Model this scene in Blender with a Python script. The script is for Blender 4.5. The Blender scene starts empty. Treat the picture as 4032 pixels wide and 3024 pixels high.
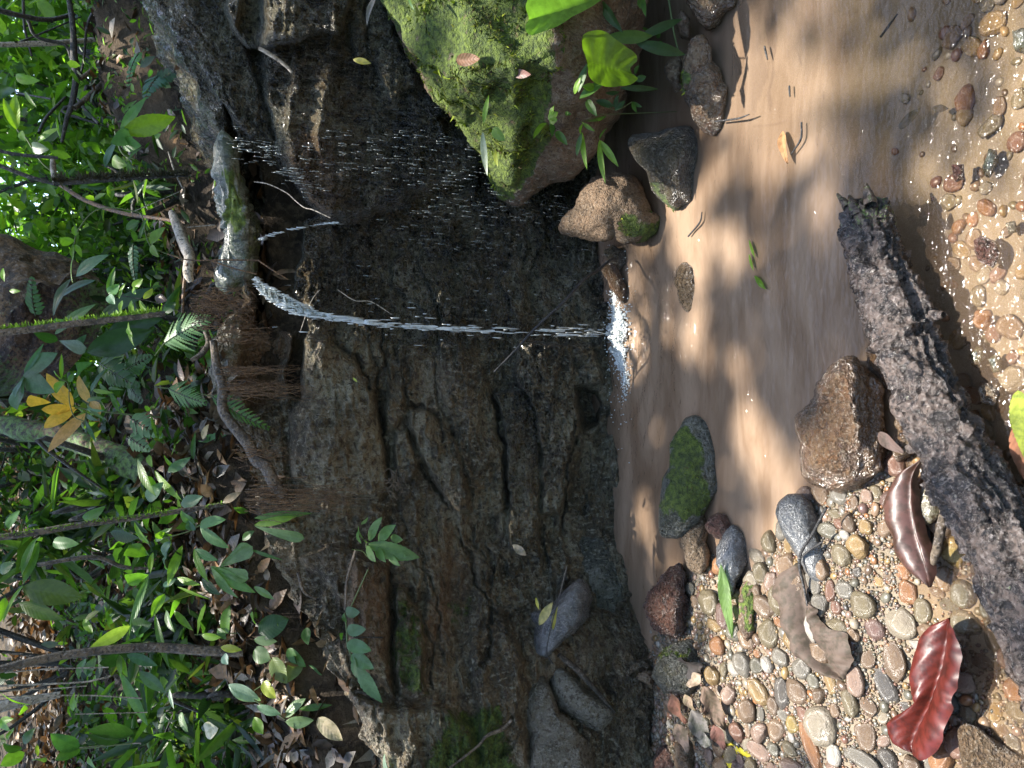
import bpy, bmesh, math, random
import numpy as np
from mathutils import Vector, Matrix
random.seed(7); rng = np.random.default_rng(7)
SC = bpy.context.scene
COL = SC.collection
# ------------------------------------------------------------------ camera, sky, sun, exposure
CAMH, PITCH, F = 1.2, math.radians(22.0), 3030.0
CAM = np.array([0.0, 0.0, CAMH])
FW = np.array([0, math.cos(PITCH), -math.sin(PITCH)])
UP = np.array([0, math.sin(PITCH), math.cos(PITCH)])
RT = np.array([1.0, 0, 0])
cd = bpy.data.cameras.new('camera'); co = bpy.data.objects.new('camera', cd); COL.objects.link(co)
cd.sensor_fit = 'HORIZONTAL'; cd.sensor_width = 36.0; cd.lens = 36.0 * F / 4032.0
cd.clip_start = 0.02; cd.clip_end = 400
m = Matrix(((-UP[0], RT[0], -FW[0], CAM[0]), (-UP[1], RT[1], -FW[1], CAM[1]), (-UP[2], RT[2], -FW[2], CAM[2]), (0, 0, 0, 1)))
co.matrix_world = m                       # the phone was held on its side: world up points to the left of the frame
SC.camera = co
SUN = np.array([0.05, 0.13, 0.99]); SUN /= np.linalg.norm(SUN)
w = bpy.data.worlds.new('World'); SC.world = w; w.use_nodes = True
nt = w.node_tree; bg = nt.nodes['Background']
sky = nt.nodes.new('ShaderNodeTexSky'); sky.sky_type = 'NISHITA'; sky.sun_disc = False
sky.sun_elevation = math.asin(SUN[2]); sky.sun_rotation = math.atan2(SUN[0], SUN[1])
nt.links.new(sky.outputs[0], bg.inputs[0]); bg.inputs[1].default_value = 0.13
sd = bpy.data.lights.new('sun', 'SUN'); sd.energy = 3.3; sd.angle = math.radians(0.5); sd.color = (1.0, 0.95, 0.87)
so = bpy.data.objects.new('sun', sd); COL.objects.link(so)
so.rotation_euler = Vector(SUN).to_track_quat('Z', 'Y').to_euler()
SC.view_settings.view_transform = 'Standard'; SC.view_settings.look = 'None'
SC.view_settings.gamma = 1; SC.view_settings.use_curve_mapping = False
SC.view_settings.exposure = 2.25
SC.render.engine = 'CYCLES'
SC.cycles.max_bounces = 8; SC.cycles.transparent_max_bounces = 24
SC.cycles.use_denoising = True
SC.cycles.sample_clamp_indirect = 6

# ------------------------------------------------------------------ picture measurements -> points in the place
def ray(p):
    p = np.asarray(p, float)
    r = (1512 - p[..., 1]) / F; d = (p[..., 0] - 2016) / F
    return FW + r[..., None] * RT - d[..., None] * UP
def at_y(x, y, Y):
    r = ray((x, y)); return CAM + r * (Y / r[1])
def at_z(x, y, Z):
    r = ray((x, y)); return CAM + r * ((Z - CAMH) / r[2])
def proj(P):
    Q = np.asarray(P, float) - CAM
    f = Q @ FW; f = np.where(f < 0.05, 0.05, f)
    return np.stack([2016 - F * (Q @ UP) / f, 1512 - F * (Q @ RT) / f], -1)
ORI = {1: (0, 0), 2: (0, 1000), 3: (0, 2010), 4: (1000, 0), 5: (1000, 1000), 6: (1000, 2010), 7: (2000, 0), 8: (2000, 1000), 9: (2000, 2010),
       10: (3010, 0), 11: (3010, 1000), 12: (3010, 2010)}
SCL = {1: .6088, 2: .6088, 3: .6114, 4: .6088, 5: .6088, 6: .6114, 7: .6088, 8: .6088, 9: .6114, 10: .6087, 11: .6087, 12: .6112}
def q(n, x, y): return (ORI[n][0] + x * SCL[n], ORI[n][1] + y * SCL[n])
def qs(n, L): return [q(n, *p) for p in L]
def A(L): return [(1000 + .482 * x, 1200 + .482 * y) for x, y in L]
def B(L): return [(1500 + .482 * x, 1300 + .482 * y) for x, y in L]
def V1(L): return [(600 + .422 * x, 400 + .422 * y) for x, y in L]
def D(L): return [(1.8228 * x, 1.8228 * y) for x, y in L]

# ------------------------------------------------------------------ numeric helpers
def _h(i, j, k, s):
    n = (i * 374761393 + j * 668265263 + k * 1274126177 + s * 974634777) & 0xffffffff
    n = ((n ^ (n >> 13)) * 1274126177) & 0xffffffff
    n = ((n ^ (n >> 16)) * 2246822519) & 0xffffffff
    return ((n ^ (n >> 15)) & 0xffffff) / float(0xffffff) * 2 - 1
def vn(P, s=0):
    P = np.asarray(P, float); I = np.floor(P).astype(np.int64); f = P - I; f = f * f * f * (f * (f * 6 - 15) + 10)
    o = 0
    for a in (0, 1):
        for b in (0, 1):
            for c in (0, 1):
                wgt = (f[:, 0] if a else 1 - f[:, 0]) * (f[:, 1] if b else 1 - f[:, 1]) * (f[:, 2] if c else 1 - f[:, 2])
                o = o + wgt * _h(I[:, 0] + a, I[:, 1] + b, I[:, 2] + c, s)
    return o
def fbm(P, n=4, s=0, g=0.5):
    o = 0; a = 1.0; t = 0
    for i in range(n):
        o = o + a * vn(P * (2.03 ** i) + 17.3 * i, s + i); t += a; a *= g
    return o / t
def ridge(P, n=4, s=0):
    o = 0; a = 1.0; t = 0
    for i in range(n):
        o = o + a * (1 - np.abs(vn(P * (2.07 ** i) + 9.1 * i, s + i)) * 2); t += a; a *= .5
    return o / t
def sst(a, b, x):
    t = np.clip((x - a) / (b - a), 0, 1); return t * t * (3 - 2 * t)
def facets(P2, s=0, tilt=.3):              # broken-rock relief: every cell of a jittered grid is a flat facet with its own height and tilt
    P2 = np.asarray(P2, float); I = np.floor(P2).astype(np.int64); best = np.full(len(P2), 1e9); out = np.zeros(len(P2)); z_ = np.zeros(len(P2), np.int64)
    for a in (-1, 0, 1):
        for b in (-1, 0, 1):
            i, j = I[:, 0] + a, I[:, 1] + b; cx = i + .5 + .48 * _h(i, j, z_, s); cy = j + .5 + .48 * _h(i, j, z_, s + 1); dx, dy = P2[:, 0] - cx, P2[:, 1] - cy
            d = dx * dx + dy * dy; k = d < best; best = np.where(k, d, best)
            v = _h(i, j, z_, s + 2) + tilt * 4 * (_h(i, j, z_, s + 3) * dx + _h(i, j, z_, s + 4) * dy); out = np.where(k, v, out)
    return out
def seg_dist(P, L):
    L = np.asarray(L, float); d = np.full(len(P), 1e9); u = np.zeros(len(P)); tot = 0
    ln = np.linalg.norm(np.diff(L, axis=0), axis=1); T = ln.sum()
    for i in range(len(L) - 1):
        a, b = L[i], L[i + 1]; v = b - a
        t = np.clip(((P - a) @ v) / (v @ v + 1e-9), 0, 1)
        dd = np.linalg.norm(P - a - t[:, None] * v, axis=1)
        k = dd < d; d[k] = dd[k]; u[k] = (tot + t[k] * ln[i]) / T; tot += ln[i]
    return d, u
def poly_sd(P, L):                         # signed distance in px, positive inside
    L = np.asarray(L, float); d, _ = seg_dist(P, np.vstack([L, L[:1]]))
    ins = np.zeros(len(P), bool)
    for i in range(len(L)):
        a, b = L[i], L[(i + 1) % len(L)]
        c = (a[1] > P[:, 1]) != (b[1] > P[:, 1])
        xx = (b[0] - a[0]) * (P[:, 1] - a[1]) / (b[1] - a[1] + 1e-12) + a[0]
        ins ^= c & (P[:, 0] < xx)
    return np.where(ins, d, -d)
def nz(v): v = np.asarray(v, float); return v / (np.linalg.norm(v, axis=-1, keepdims=True) + 1e-12)

# ------------------------------------------------------------------ mesh helpers
def mesh(name, V, Fs, mat=None, attrs=None, uv=None, smooth=True):
    V = np.asarray(V, np.float32); me = bpy.data.meshes.new(name)
    if isinstance(Fs, np.ndarray): Fs = [Fs]
    Fs = [np.asarray(f, np.int32) for f in Fs if len(f)]
    nl = sum(f.size for f in Fs); npoly = sum(len(f) for f in Fs)
    me.vertices.add(len(V)); me.vertices.foreach_set('co', V.ravel())
    li = np.concatenate([f.ravel() for f in Fs]); me.loops.add(nl); me.loops.foreach_set('vertex_index', li)
    tot = np.concatenate([np.full(len(f), f.shape[1], np.int32) for f in Fs]); st = np.concatenate([[0], np.cumsum(tot)[:-1]]).astype(np.int32)
    me.polygons.add(npoly); me.polygons.foreach_set('loop_start', st); me.polygons.foreach_set('loop_total', tot)
    me.polygons.foreach_set('use_smooth', np.full(npoly, smooth))
    me.update(calc_edges=True)
    if attrs:
        for k, c in attrs.items():
            c = np.asarray(c, np.float32)
            if c.shape[1] == 3: c = np.hstack([c, np.ones((len(c), 1), np.float32)])
            at = me.attributes.new(k, 'FLOAT_COLOR', 'POINT'); at.data.foreach_set('color', c.ravel())
    if uv is not None:
        l = me.uv_layers.new(name='UVMap'); l.data.foreach_set('uv', np.asarray(uv, np.float32)[li].ravel())
    if mat: me.materials.append(mat)
    return me
def ob(name, me, parent=None, label=None, cat=None, group=None, kind=None):
    o = bpy.data.objects.new(name, me); COL.objects.link(o)
    if parent: o.parent = parent
    if label: o['label'] = label
    if cat: o['category'] = cat
    if group: o['group'] = group
    if kind: o['kind'] = kind
    return o
def thing(name, label, cat, group=None, loc=(0, 0, 0)):
    o = ob(name, None, None, label, cat, group); o.location = loc; return o
def under(o, parent):                      # child placed in world space below a thing that stands at its base
    o.parent = parent; o.matrix_parent_inverse = Matrix.Translation(-Vector(parent.location)); return o
def grid_faces(nr, nc):
    i = np.arange(nr - 1)[:, None] * nc + np.arange(nc - 1)[None, :]
    return np.stack([i, i + 1, i + nc + 1, i + nc], -1).reshape(-1, 4)
_ico = {}
def ico(n):
    if n not in _ico:
        bm = bmesh.new(); bmesh.ops.create_icosphere(bm, subdivisions=n, radius=1)
        _ico[n] = (np.array([v.co[:] for v in bm.verts]), np.array([[v.index for v in f.verts] for f in bm.faces])); bm.free()
    return _ico[n]
def vnormals(V, Fc):
    if Fc.shape[1] == 4: fn = np.cross(V[Fc[:, 2]] - V[Fc[:, 0]], V[Fc[:, 3]] - V[Fc[:, 1]])
    else: fn = np.cross(V[Fc[:, 1]] - V[Fc[:, 0]], V[Fc[:, 2]] - V[Fc[:, 0]])
    N = np.zeros_like(V)
    for k in range(Fc.shape[1]): np.add.at(N, Fc[:, k], fn)
    return nz(N)
class MB:                                  # collects shapes that belong to one mesh
    def __init__(s): s.V = []; s.T = []; s.Q = []; s.C = []; s.U = []; s.n = 0
    def add(s, V, Fc, c=(1, 1, 1), uv=None):
        V = np.asarray(V, float); Fc = np.asarray(Fc)
        s.V.append(V); (s.T if Fc.shape[1] == 3 else s.Q).append(Fc + s.n); s.n += len(V)
        c = np.asarray(c, float); s.C.append(np.broadcast_to(c, (len(V), 3)) if c.ndim == 1 else c)
        s.U.append(np.zeros((len(V), 2)) if uv is None else uv)
    def mesh(s, name, mat):
        Fs = []
        if s.T: Fs.append(np.vstack(s.T))
        if s.Q: Fs.append(np.vstack(s.Q))
        return mesh(name, np.vstack(s.V), Fs, mat, {'col': np.vstack(s.C)}, np.vstack(s.U))
def smooth_path(P, n):
    P = np.asarray(P, float)
    if len(P) < 3:
        t = np.linspace(0, 1, n)[:, None]; return P[0] * (1 - t) + P[-1] * t
    E = np.vstack([2 * P[0] - P[1], P, 2 * P[-1] - P[-2]])
    t = np.linspace(0, len(P) - 1 - 1e-6, n); i = t.astype(int); f = (t - i)[:, None]
    a, b, c, d = E[i], E[i + 1], E[i + 2], E[i + 3]
    return .5 * ((2 * b) + (c - a) * f + (2 * a - 5 * b + 4 * c - d) * f ** 2 + (3 * b - a - 3 * c + d) * f ** 3)
def tube(P, R, ns=6, n=None, jit=0.0, seed=0, cap=True, taper=None):
    n = n or max(6, len(P) * 4)
    R = np.atleast_1d(np.asarray(R, float)); Q = smooth_path(P, n)
    rr = np.interp(np.linspace(0, 1, n), np.linspace(0, 1, len(R)), R) if len(R) > 1 else np.full(n, R[0])
    T = nz(np.gradient(Q, axis=0)); ref = np.array([0.3, -1, 0.2])
    if abs(T.mean(0) @ nz(ref)) > .9: ref = np.array([1., 0, 0])
    X = nz(np.cross(T, ref)); Y = np.cross(T, X)
    a = np.linspace(0, 2 * math.pi, ns, endpoint=False)
    V = Q[:, None] + rr[:, None, None] * (np.cos(a)[None, :, None] * X[:, None] + np.sin(a)[None, :, None] * Y[:, None])
    V = V.reshape(-1, 3)
    if jit: 
        c = np.repeat(Q, ns, 0); k = 1 + jit * fbm(V / (rr.mean() * 1.2), 3, seed); V = c + (V - c) * k[:, None]
    i = np.arange(n - 1)[:, None] * ns + np.arange(ns)[None, :]; j = np.arange(n - 1)[:, None] * ns + (np.arange(ns) + 1)[None, :] % ns
    return V, np.stack([i, j, j + ns, i + ns], -1).reshape(-1, 4)

# ------------------------------------------------------------------ materials
class NT:
    def __init__(s, name):
        s.m = bpy.data.materials.new(name); s.m.use_nodes = True; s.t = s.m.node_tree
        s.t.nodes.clear(); s.out = s.n('ShaderNodeOutputMaterial')
    def n(s, t, **k):
        o = s.t.nodes.new(t)
        for a, b in k.items(): setattr(o, a, b)
        return o
    def set(s, sock, v):
        if isinstance(v, bpy.types.NodeSocket): s.t.links.new(v, sock)
        elif v is not None: sock.default_value = (tuple(v) + (1,)) if hasattr(v, '__len__') and len(v) == 3 and sock.type == 'RGBA' else v
    def noise(s, vec, sc, det=4, rough=.55, dist=0):
        o = s.n('ShaderNodeTexNoise'); s.set(o.inputs['Vector'], vec); s.set(o.inputs['Scale'], sc)
        o.inputs['Detail'].default_value = det; o.inputs['Roughness'].default_value = rough; o.inputs['Distortion'].default_value = dist; return o.outputs['Fac']
    def vor(s, vec, sc, feat='F1', r=1):
        o = s.n('ShaderNodeTexVoronoi', feature=feat); s.set(o.inputs['Vector'], vec); s.set(o.inputs['Scale'], sc); s.set(o.inputs['Randomness'], r); return o.outputs['Distance']
    def mr(s, x, a, b, c=0, d=1):
        o = s.n('ShaderNodeMapRange', interpolation_type='SMOOTHSTEP'); s.set(o.inputs[0], x)
        for i, v in enumerate((a, b, c, d)): s.set(o.inputs[i + 1], v)
        return o.outputs[0]
    def ma(s, op, a, b=None, c=None):
        o = s.n('ShaderNodeMath', operation=op); s.set(o.inputs[0], a); s.set(o.inputs[1], b) if b is not None else 0
        if c is not None: s.set(o.inputs[2], c)
        return o.outputs[0]
    def mix(s, f, a, b, bt='MIX'):
        o = s.n('ShaderNodeMix', data_type='RGBA', blend_type=bt); s.set(o.inputs[0], f); s.set(o.inputs[6], a); s.set(o.inputs[7], b); return o.outputs[2]
    def vmul(s, v, k):
        o = s.n('ShaderNodeVectorMath', operation='MULTIPLY'); s.set(o.inputs[0], v); s.set(o.inputs[1], k); return o.outputs[0]
    def attr(s, k):
        o = s.n('ShaderNodeAttribute', attribute_name=k); return o
    def sep(s, c):
        o = s.n('ShaderNodeSeparateColor'); s.set(o.inputs[0], c); return o.outputs
    def bump(s, h, st, dist=.01, nrm=None):
        o = s.n('ShaderNodeBump'); s.set(o.inputs['Height'], h); s.set(o.inputs['Strength'], st); s.set(o.inputs['Distance'], dist)
        if nrm is not None: s.set(o.inputs['Normal'], nrm)
        return o.outputs[0]
    def pos(s): return s.n('ShaderNodeNewGeometry').outputs['Position']
    def obj(s): return s.n('ShaderNodeTexCoord').outputs['Object']
    def pr(s, col, rough=.6, nrm=None, spec=.5, **k):
        o = s.n('ShaderNodeBsdfPrincipled'); s.set(o.inputs['Base Color'], col); s.set(o.inputs['Roughness'], rough); s.set(o.inputs['Specular IOR Level'], spec)
        if nrm is not None: s.set(o.inputs['Normal'], nrm)
        for a, b in k.items(): s.set(o.inputs[a], b)
        return o.outputs[0]
    def fin(s, sh): s.t.links.new(sh, s.out.inputs[0]); return s.m

MOSS_D, MOSS_L = (0.035, 0.055, 0.010), (0.12, 0.165, 0.022)
def rock_mat(name, dark, light, tint, scale=1.0, pit=0.6, wetr=.22, dryr=.75, bump=.8):
    """mask: R moss, G wet, B brown stain, A pits"""
    n = NT(name); p = n.pos(); at = n.attr('mask'); mk = n.sep(at.outputs['Color']); pitm = at.outputs['Alpha']
    n1 = n.noise(p, 5 * scale, 5, .6, .4); n2 = n.noise(p, 28 * scale, 5, .6); n3 = n.noise(p, 62 * scale, 3, .6); n4 = n.noise(p, 210 * scale, 3, .6)
    n5 = n.noise(n.vmul(p, (1, 1, .35)), 95 * scale, 3, .6)
    c = n.mix(n.mr(n1, .40, .62), dark, light)
    c = n.mix(n.mr(n2, .47, .60, 0, .8), c, tint)
    c = n.mix(n.mr(n5, .52, .64, 0, .75), c, n.mix(.35, light, (.42, .40, .34)))
    c = n.mix(n.mr(n3, .48, .36, 0, .85), c, n.mix(.75, dark, (.008, .007, .006)))
    c = n.mix(n.ma('MULTIPLY', mk[2], n.mr(n1, .3, .6, .3, 1)), c, (.15, .08, .038))
    v = n.vor(p, 70 * scale); v2 = n.vor(p, 26 * scale)
    pits = n.ma('MULTIPLY', n.mr(v, .32, .1), pitm); 
    c = n.mix(n.ma('MULTIPLY', pits, .8), c, (.01, .009, .008))
    wet = mk[1]
    c = n.mix(n.ma('MULTIPLY', wet, .28), c, n.mix(1, c, (.35, .33, .30), 'MULTIPLY'))
    mossn = n.noise(p, 75, 4, .7)
    mossc = n.mix(n.mr(mossn, .35, .68), MOSS_D, MOSS_L)
    mossf = n.mr(n.ma('ADD', mk[0], n.ma('MULTIPLY', n.ma('SUBTRACT', n.noise(p, 34, 5, .7), .5), 1.3)), .38, .62)
    c = n.mix(mossf, c, mossc)
    h = n.ma('ADD', n.ma('MULTIPLY', n2, 1.0), n.ma('ADD', n.ma('MULTIPLY', n.ma('ADD', n3, n5), .8), n.ma('MULTIPLY', n4, .4)))
    h = n.ma('ADD', h, n.ma('MULTIPLY', n.ma('MULTIPLY', wet, n.noise(p, 110 * scale, 3, .6)), 1.8)); h = n.ma('SUBTRACT', h, n.ma('MULTIPLY', pits, pit))
    h = n.ma('ADD', h, n.ma('MULTIPLY', n.ma('MULTIPLY', mossf, mossn), 1.0))
    ro = n.mr(n.ma('ADD', wet, n.ma('MULTIPLY', n.ma('SUBTRACT', n3, .5), .8)), .1, .8, dryr, wetr)
    ro = n.mix(mossf, ro, (.9, .9, .9))
    return n.fin(n.pr(c, ro, n.bump(h, bump, n.mr(wet, .3, 1, .018, .042)), n.mr(wet, .3, .9, .5, 1.0)))
M = {}
M['cliff'] = rock_mat('wet_strata_rock', (.048, .043, .026), (.25, .225, .145), (.145, .105, .052), 1.0, .8, .10, .6, 1.0)
M['boulder'] = rock_mat('mossy_boulder_rock', (.07, .055, .035), (.20, .165, .11), (.14, .085, .05), 1.3, .5, .25, .8)
M['grey'] = rock_mat('grey_green_rock', (.06, .065, .05), (.17, .17, .14), (.10, .095, .06), 1.5, .5, .2, .7)
M['slate'] = rock_mat('slate_rock', (.06, .065, .07), (.15, .155, .16), (.11, .11, .11), 2.5, .1, .22, .45, .35)
M['tan'] = rock_mat('tan_porous_rock', (.12, .085, .05), (.30, .22, .14), (.19, .13, .075), 2.0, .8, .25, .85)
M['red'] = rock_mat('red_lava_rock', (.10, .045, .035), (.24, .13, .10), (.16, .07, .055), 2.0, .6, .22, .6)
M['brown'] = rock_mat('brown_wet_rock', (.055, .038, .024), (.20, .15, .095), (.13, .07, .035), 1.4, .3, .15, .6, .6)
M['lip'] = rock_mat('pale_worn_rock', (.05, .06, .04), (.15, .155, .12), (.075, .09, .05), 1.2, .1, .2, .4, .3)

def leaf_mat(name, rough=.38, trans=.45, veins=22, tint=(1.25, 1.5, .55), blot=.45):
    n = NT(name); c = n.attr('col').outputs['Color']
    uv = n.n('ShaderNodeUVMap', uv_map='UVMap').outputs[0]; s = n.n('ShaderNodeSeparateXYZ'); n.set(s.inputs[0], uv)
    u, v = s.outputs[0], s.outputs[1]; av = n.ma('ABSOLUTE', v)
    w_ = n.ma('SINE', n.ma('MULTIPLY', n.ma('SUBTRACT', u, n.ma('MULTIPLY', av, .16)), veins * 6.283 / 2))
    ve = n.mr(w_, .82, 1.0); mid = n.mr(av, .05, .012)
    p = n.pos(); nn = n.noise(p, 60, 4, .6)
    c1 = n.mix(n.mr(nn, .42, .62, 0, blot), c, n.mix(1, c, (.55, .6, .5), 'MULTIPLY'))
    c1 = n.mix(n.ma('MULTIPLY', n.ma('MAXIMUM', n.ma('MULTIPLY', ve, .6), mid), .22), c1, n.mix(1, c1, (1.5, 1.5, 1.3), 'MULTIPLY'))
    b = n.bump(n.ma('ADD', n.ma('MULTIPLY', w_, -.5), n.ma('MULTIPLY', nn, .5)), .16, .0018)
    pr = n.pr(c1, rough, b, .5)
    tr = n.n('ShaderNodeBsdfTranslucent'); n.set(tr.inputs[0], n.mix(1, c1, tint, 'MULTIPLY'))
    ms = n.n('ShaderNodeMixShader'); ms.inputs[0].default_value = trans; n.t.links.new(pr, ms.inputs[1]); n.t.links.new(tr.outputs[0], ms.inputs[2])
    return n.fin(ms.outputs[0])
M['leaf'] = leaf_mat('green_leaf', trans=.52)
M['blade'] = leaf_mat('narrow_leaf', .42, .45, 3)
M['dead'] = leaf_mat('dead_leaf', .42, .12, 16, (1.2, 1.0, .7), 1.0); M['dry'] = leaf_mat('dry_leaf', .75, .12, 16, (1.2, 1.0, .7), 1.0)
M['moss'] = leaf_mat('moss_tufts', .95, .15, 1)
def bark_mat(name, dark, light, sc, wet=.3, bump=.9):
    n = NT(name); p = n.pos(); mk = n.sep(n.attr('col').outputs['Color'])
    a = n.noise(p, 30 * sc, 6, .7, .6); b_ = n.noise(p, 130 * sc, 5, .7); v = n.vor(p, 90 * sc)
    c = n.mix(n.mr(a, .42, .58), dark, light); c = n.mix(n.mr(b_, .47, .38, 0, .9), c, (.010, .008, .007)); c = n.mix(n.mr(b_, .55, .64, 0, .6), c, n.mix(.5, light, (.4, .36, .34)))
    mf = n.mr(n.ma('ADD', mk[1], n.ma('MULTIPLY', n.ma('SUBTRACT', b_, .5), 1.6)), .4, .6)
    c = n.mix(mf, c, n.mix(n.mr(b_, .4, .6), (.03, .05, .012), (.09, .15, .03)))
    h = n.ma('ADD', n.ma('MULTIPLY', a, 1.), n.ma('ADD', n.ma('MULTIPLY', b_, .6), n.ma('MULTIPLY', v, .5)))
    return n.fin(n.pr(c, n.mr(a, .3, .7, wet, wet + .35), n.bump(h, bump, .008), .6))
M['log'] = bark_mat('wet_log_bark', (.018, .014, .012), (.085, .062, .05), 1.0, .1, 1.0)
M['bark'] = bark_mat('forest_bark', (.05, .035, .02), (.15, .11, .07), 1.0, .55, .8)
M['trunk'] = bark_mat('tree_trunk_bark', (.05, .028, .012), (.16, .095, .045), .5, .6, 1.0)
M['palebark'] = bark_mat('pale_bark', (.20, .16, .11), (.42, .36, .28), 1.0, .5, .6)
M['darkbark'] = bark_mat('dark_branch_bark', (.012, .011, .008), (.05, .04, .028), 1.0, .5, .6)
M['root'] = bark_mat('root_skin', (.07, .035, .015), (.22, .12, .05), 2.0, .45, .4)
M['cord'] = bark_mat('black_root_skin', (.006, .006, .006), (.018, .018, .018), 2.0, .5, .4)
def simple_col(name, rough, bump=.4, sc=60, spec=.5, coat=0):
    n = NT(name); p = n.obj(); oi = n.n('ShaderNodeObjectInfo').outputs['Color']
    a = n.noise(p, sc * .35, 5, .65); b_ = n.noise(p, sc * 1.6, 4, .7)
    c = n.mix(n.mr(a, .35, .68, 0, .6), oi, n.mix(1, oi, (.5, .45, .42), 'MULTIPLY')); c = n.mix(n.mr(b_, .52, .7, 0, .35), c, n.mix(.5, c, (.4, .36, .3)))
    return n.fin(n.pr(c, n.mr(a, .3, .7, rough, rough + .25), n.bump(n.ma('ADD', a, n.ma('MULTIPLY', b_, .5)), bump, .15), spec))
M['pebble'] = simple_col('pebble_stone', .18, .35, 3.0)
n = NT('gravel_stone'); pc = n.attr('col').outputs['Color']; pp = n.pos()
M['gravel'] = n.fin(n.pr(n.mix(n.mr(n.noise(pp, 260, 4), .4, .7, 0, .5), pc, n.mix(1, pc, (.5, .45, .4), 'MULTIPLY')), .28, n.bump(n.noise(pp, 400, 3), .3, .002), .5))
# sand and silt of the stream bed; soil of the bank
n = NT('wet_sand'); p = n.pos(); mk = n.sep(n.attr('mask').outputs['Color'])
a = n.noise(p, 4, 5, .6); b_ = n.noise(p, 60, 6, .7); g_ = n.noise(p, 500, 3, .7); vv = n.vor(p, 260)
c = n.mix(n.mr(a, .3, .7), (.16, .125, .082), (.25, .20, .14)); c = n.mix(n.mr(b_, .5, .72, 0, .5), c, (.16, .115, .075))
c = n.mix(n.mr(g_, .5, .75, 0, .5), c, (.50, .43, .34)); c = n.mix(mk[0], c, n.mix(n.mr(b_, .35, .65), (.06, .04, .024), (.15, .105, .06)))
c = n.mix(n.ma('MULTIPLY', mk[1], n.mr(n.noise(p, 30, 5, .7), .45, .6)), c, MOSS_D)
M['sand'] = n.fin(n.pr(c, n.mr(b_, .3, .7, .35, .75), n.bump(n.ma('ADD', n.ma('ADD', b_, n.ma('MULTIPLY', g_, .5)), n.ma('MULTIPLY', a, 2)), .7, .008), .4))
n = NT('forest_soil'); p = n.pos(); mk = n.sep(n.attr('mask').outputs['Color'])
a = n.noise(p, 5, 5, .65); b_ = n.noise(p, 45, 6, .7); g_ = n.noise(p, 260, 4, .7)
c = n.mix(n.mr(a, .42, .58), (.030, .020, .011), (.095, .064, .034)); c = n.mix(n.mr(b_, .5, .62, 0, .7), c, (.14, .10, .06)); c = n.mix(n.mr(g_, .48, .3, 0, .8), c, (.015, .01, .006))
c = n.mix(n.mr(n.ma('ADD', mk[0], n.ma('MULTIPLY', n.ma('SUBTRACT', n.noise(p, 20, 5, .7), .5), 1.5)), .45, .65), c, n.mix(n.mr(g_, .35, .65), MOSS_D, MOSS_L))
M['soil'] = n.fin(n.pr(c, .85, n.bump(n.ma('ADD', n.ma('MULTIPLY', a, 1.5), n.ma('ADD', b_, n.ma('MULTIPLY', g_, .4))), 1., .03), .3))
# silty water: see-through skin with a sky sheen; the attribute carries how much silt hangs in it
n = NT('silty_water'); p = n.pos(); mk = n.sep(n.attr('mask').outputs['Color'])
s1 = n.noise(n.vmul(p, (4, 22, 1)), 1, 3, .5, .3); s2 = n.noise(n.vmul(p, (16, 70, 1)), 1, 3, .55, .4); s3 = n.noise(n.vmul(p, (45, 60, 1)), 1, 2, .5, .6)
h = n.ma('ADD', n.ma('MULTIPLY', s1, 1.0), n.ma('ADD', n.ma('MULTIPLY', n.ma('MULTIPLY', s2, .28), 1), n.ma('MULTIPLY', n.ma('MULTIPLY', s3, mk[1]), .9)))
bm_ = n.bump(h, .6, .013)
silt = n.mix(n.mr(n.noise(n.vmul(p, (2.2, 9, 1)), 1, 4, .6, .8), .3, .7), (.165, .108, .068), (.27, .19, .128))
df = n.n('ShaderNodeBsdfDiffuse'); n.set(df.inputs[0], silt)
tb = n.n('ShaderNodeBsdfTransparent'); n.set(tb.inputs[0], (.93, .88, .80))
m1 = n.n('ShaderNodeMixShader'); n.set(m1.inputs[0], mk[0]); n.t.links.new(tb.outputs[0], m1.inputs[1]); n.t.links.new(df.outputs[0], m1.inputs[2])
gl = n.n('ShaderNodeBsdfGlossy'); gl.inputs['Roughness'].default_value = .07; n.set(gl.inputs['Normal'], bm_)
fr = n.n('ShaderNodeFresnel'); fr.inputs[0].default_value = 1.33; n.set(fr.inputs['Normal'], bm_)
m2 = n.n('ShaderNodeMixShader'); n.set(m2.inputs[0], fr.outputs[0]); n.t.links.new(m1.outputs[0], m2.inputs[1]); n.t.links.new(gl.outputs[0], m2.inputs[2])
M['water'] = n.fin(m2.outputs[0])
# falling water: bright broken drops and froth
n = NT('falling_water')
tb = n.n('ShaderNodeBsdfTransparent'); n.set(tb.inputs[0], (.95, .97, .98)); pr = n.pr((.42, .46, .45), .1, None, 1.0)
lw = n.n('ShaderNodeLayerWeight'); lw.inputs[0].default_value = .35
m1 = n.n('ShaderNodeMixShader'); n.set(m1.inputs[0], n.mr(lw.outputs['Facing'], .0, .8, .22, .7)); n.t.links.new(tb.outputs[0], m1.inputs[1]); n.t.links.new(pr, m1.inputs[2])
M['drops'] = n.fin(m1.outputs[0])
n = NT('froth'); p = n.pos()
M['froth'] = n.fin(n.pr((.58, .61, .59), .15, n.bump(n.noise(p, 300, 3), .6, .004), .8))
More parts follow.
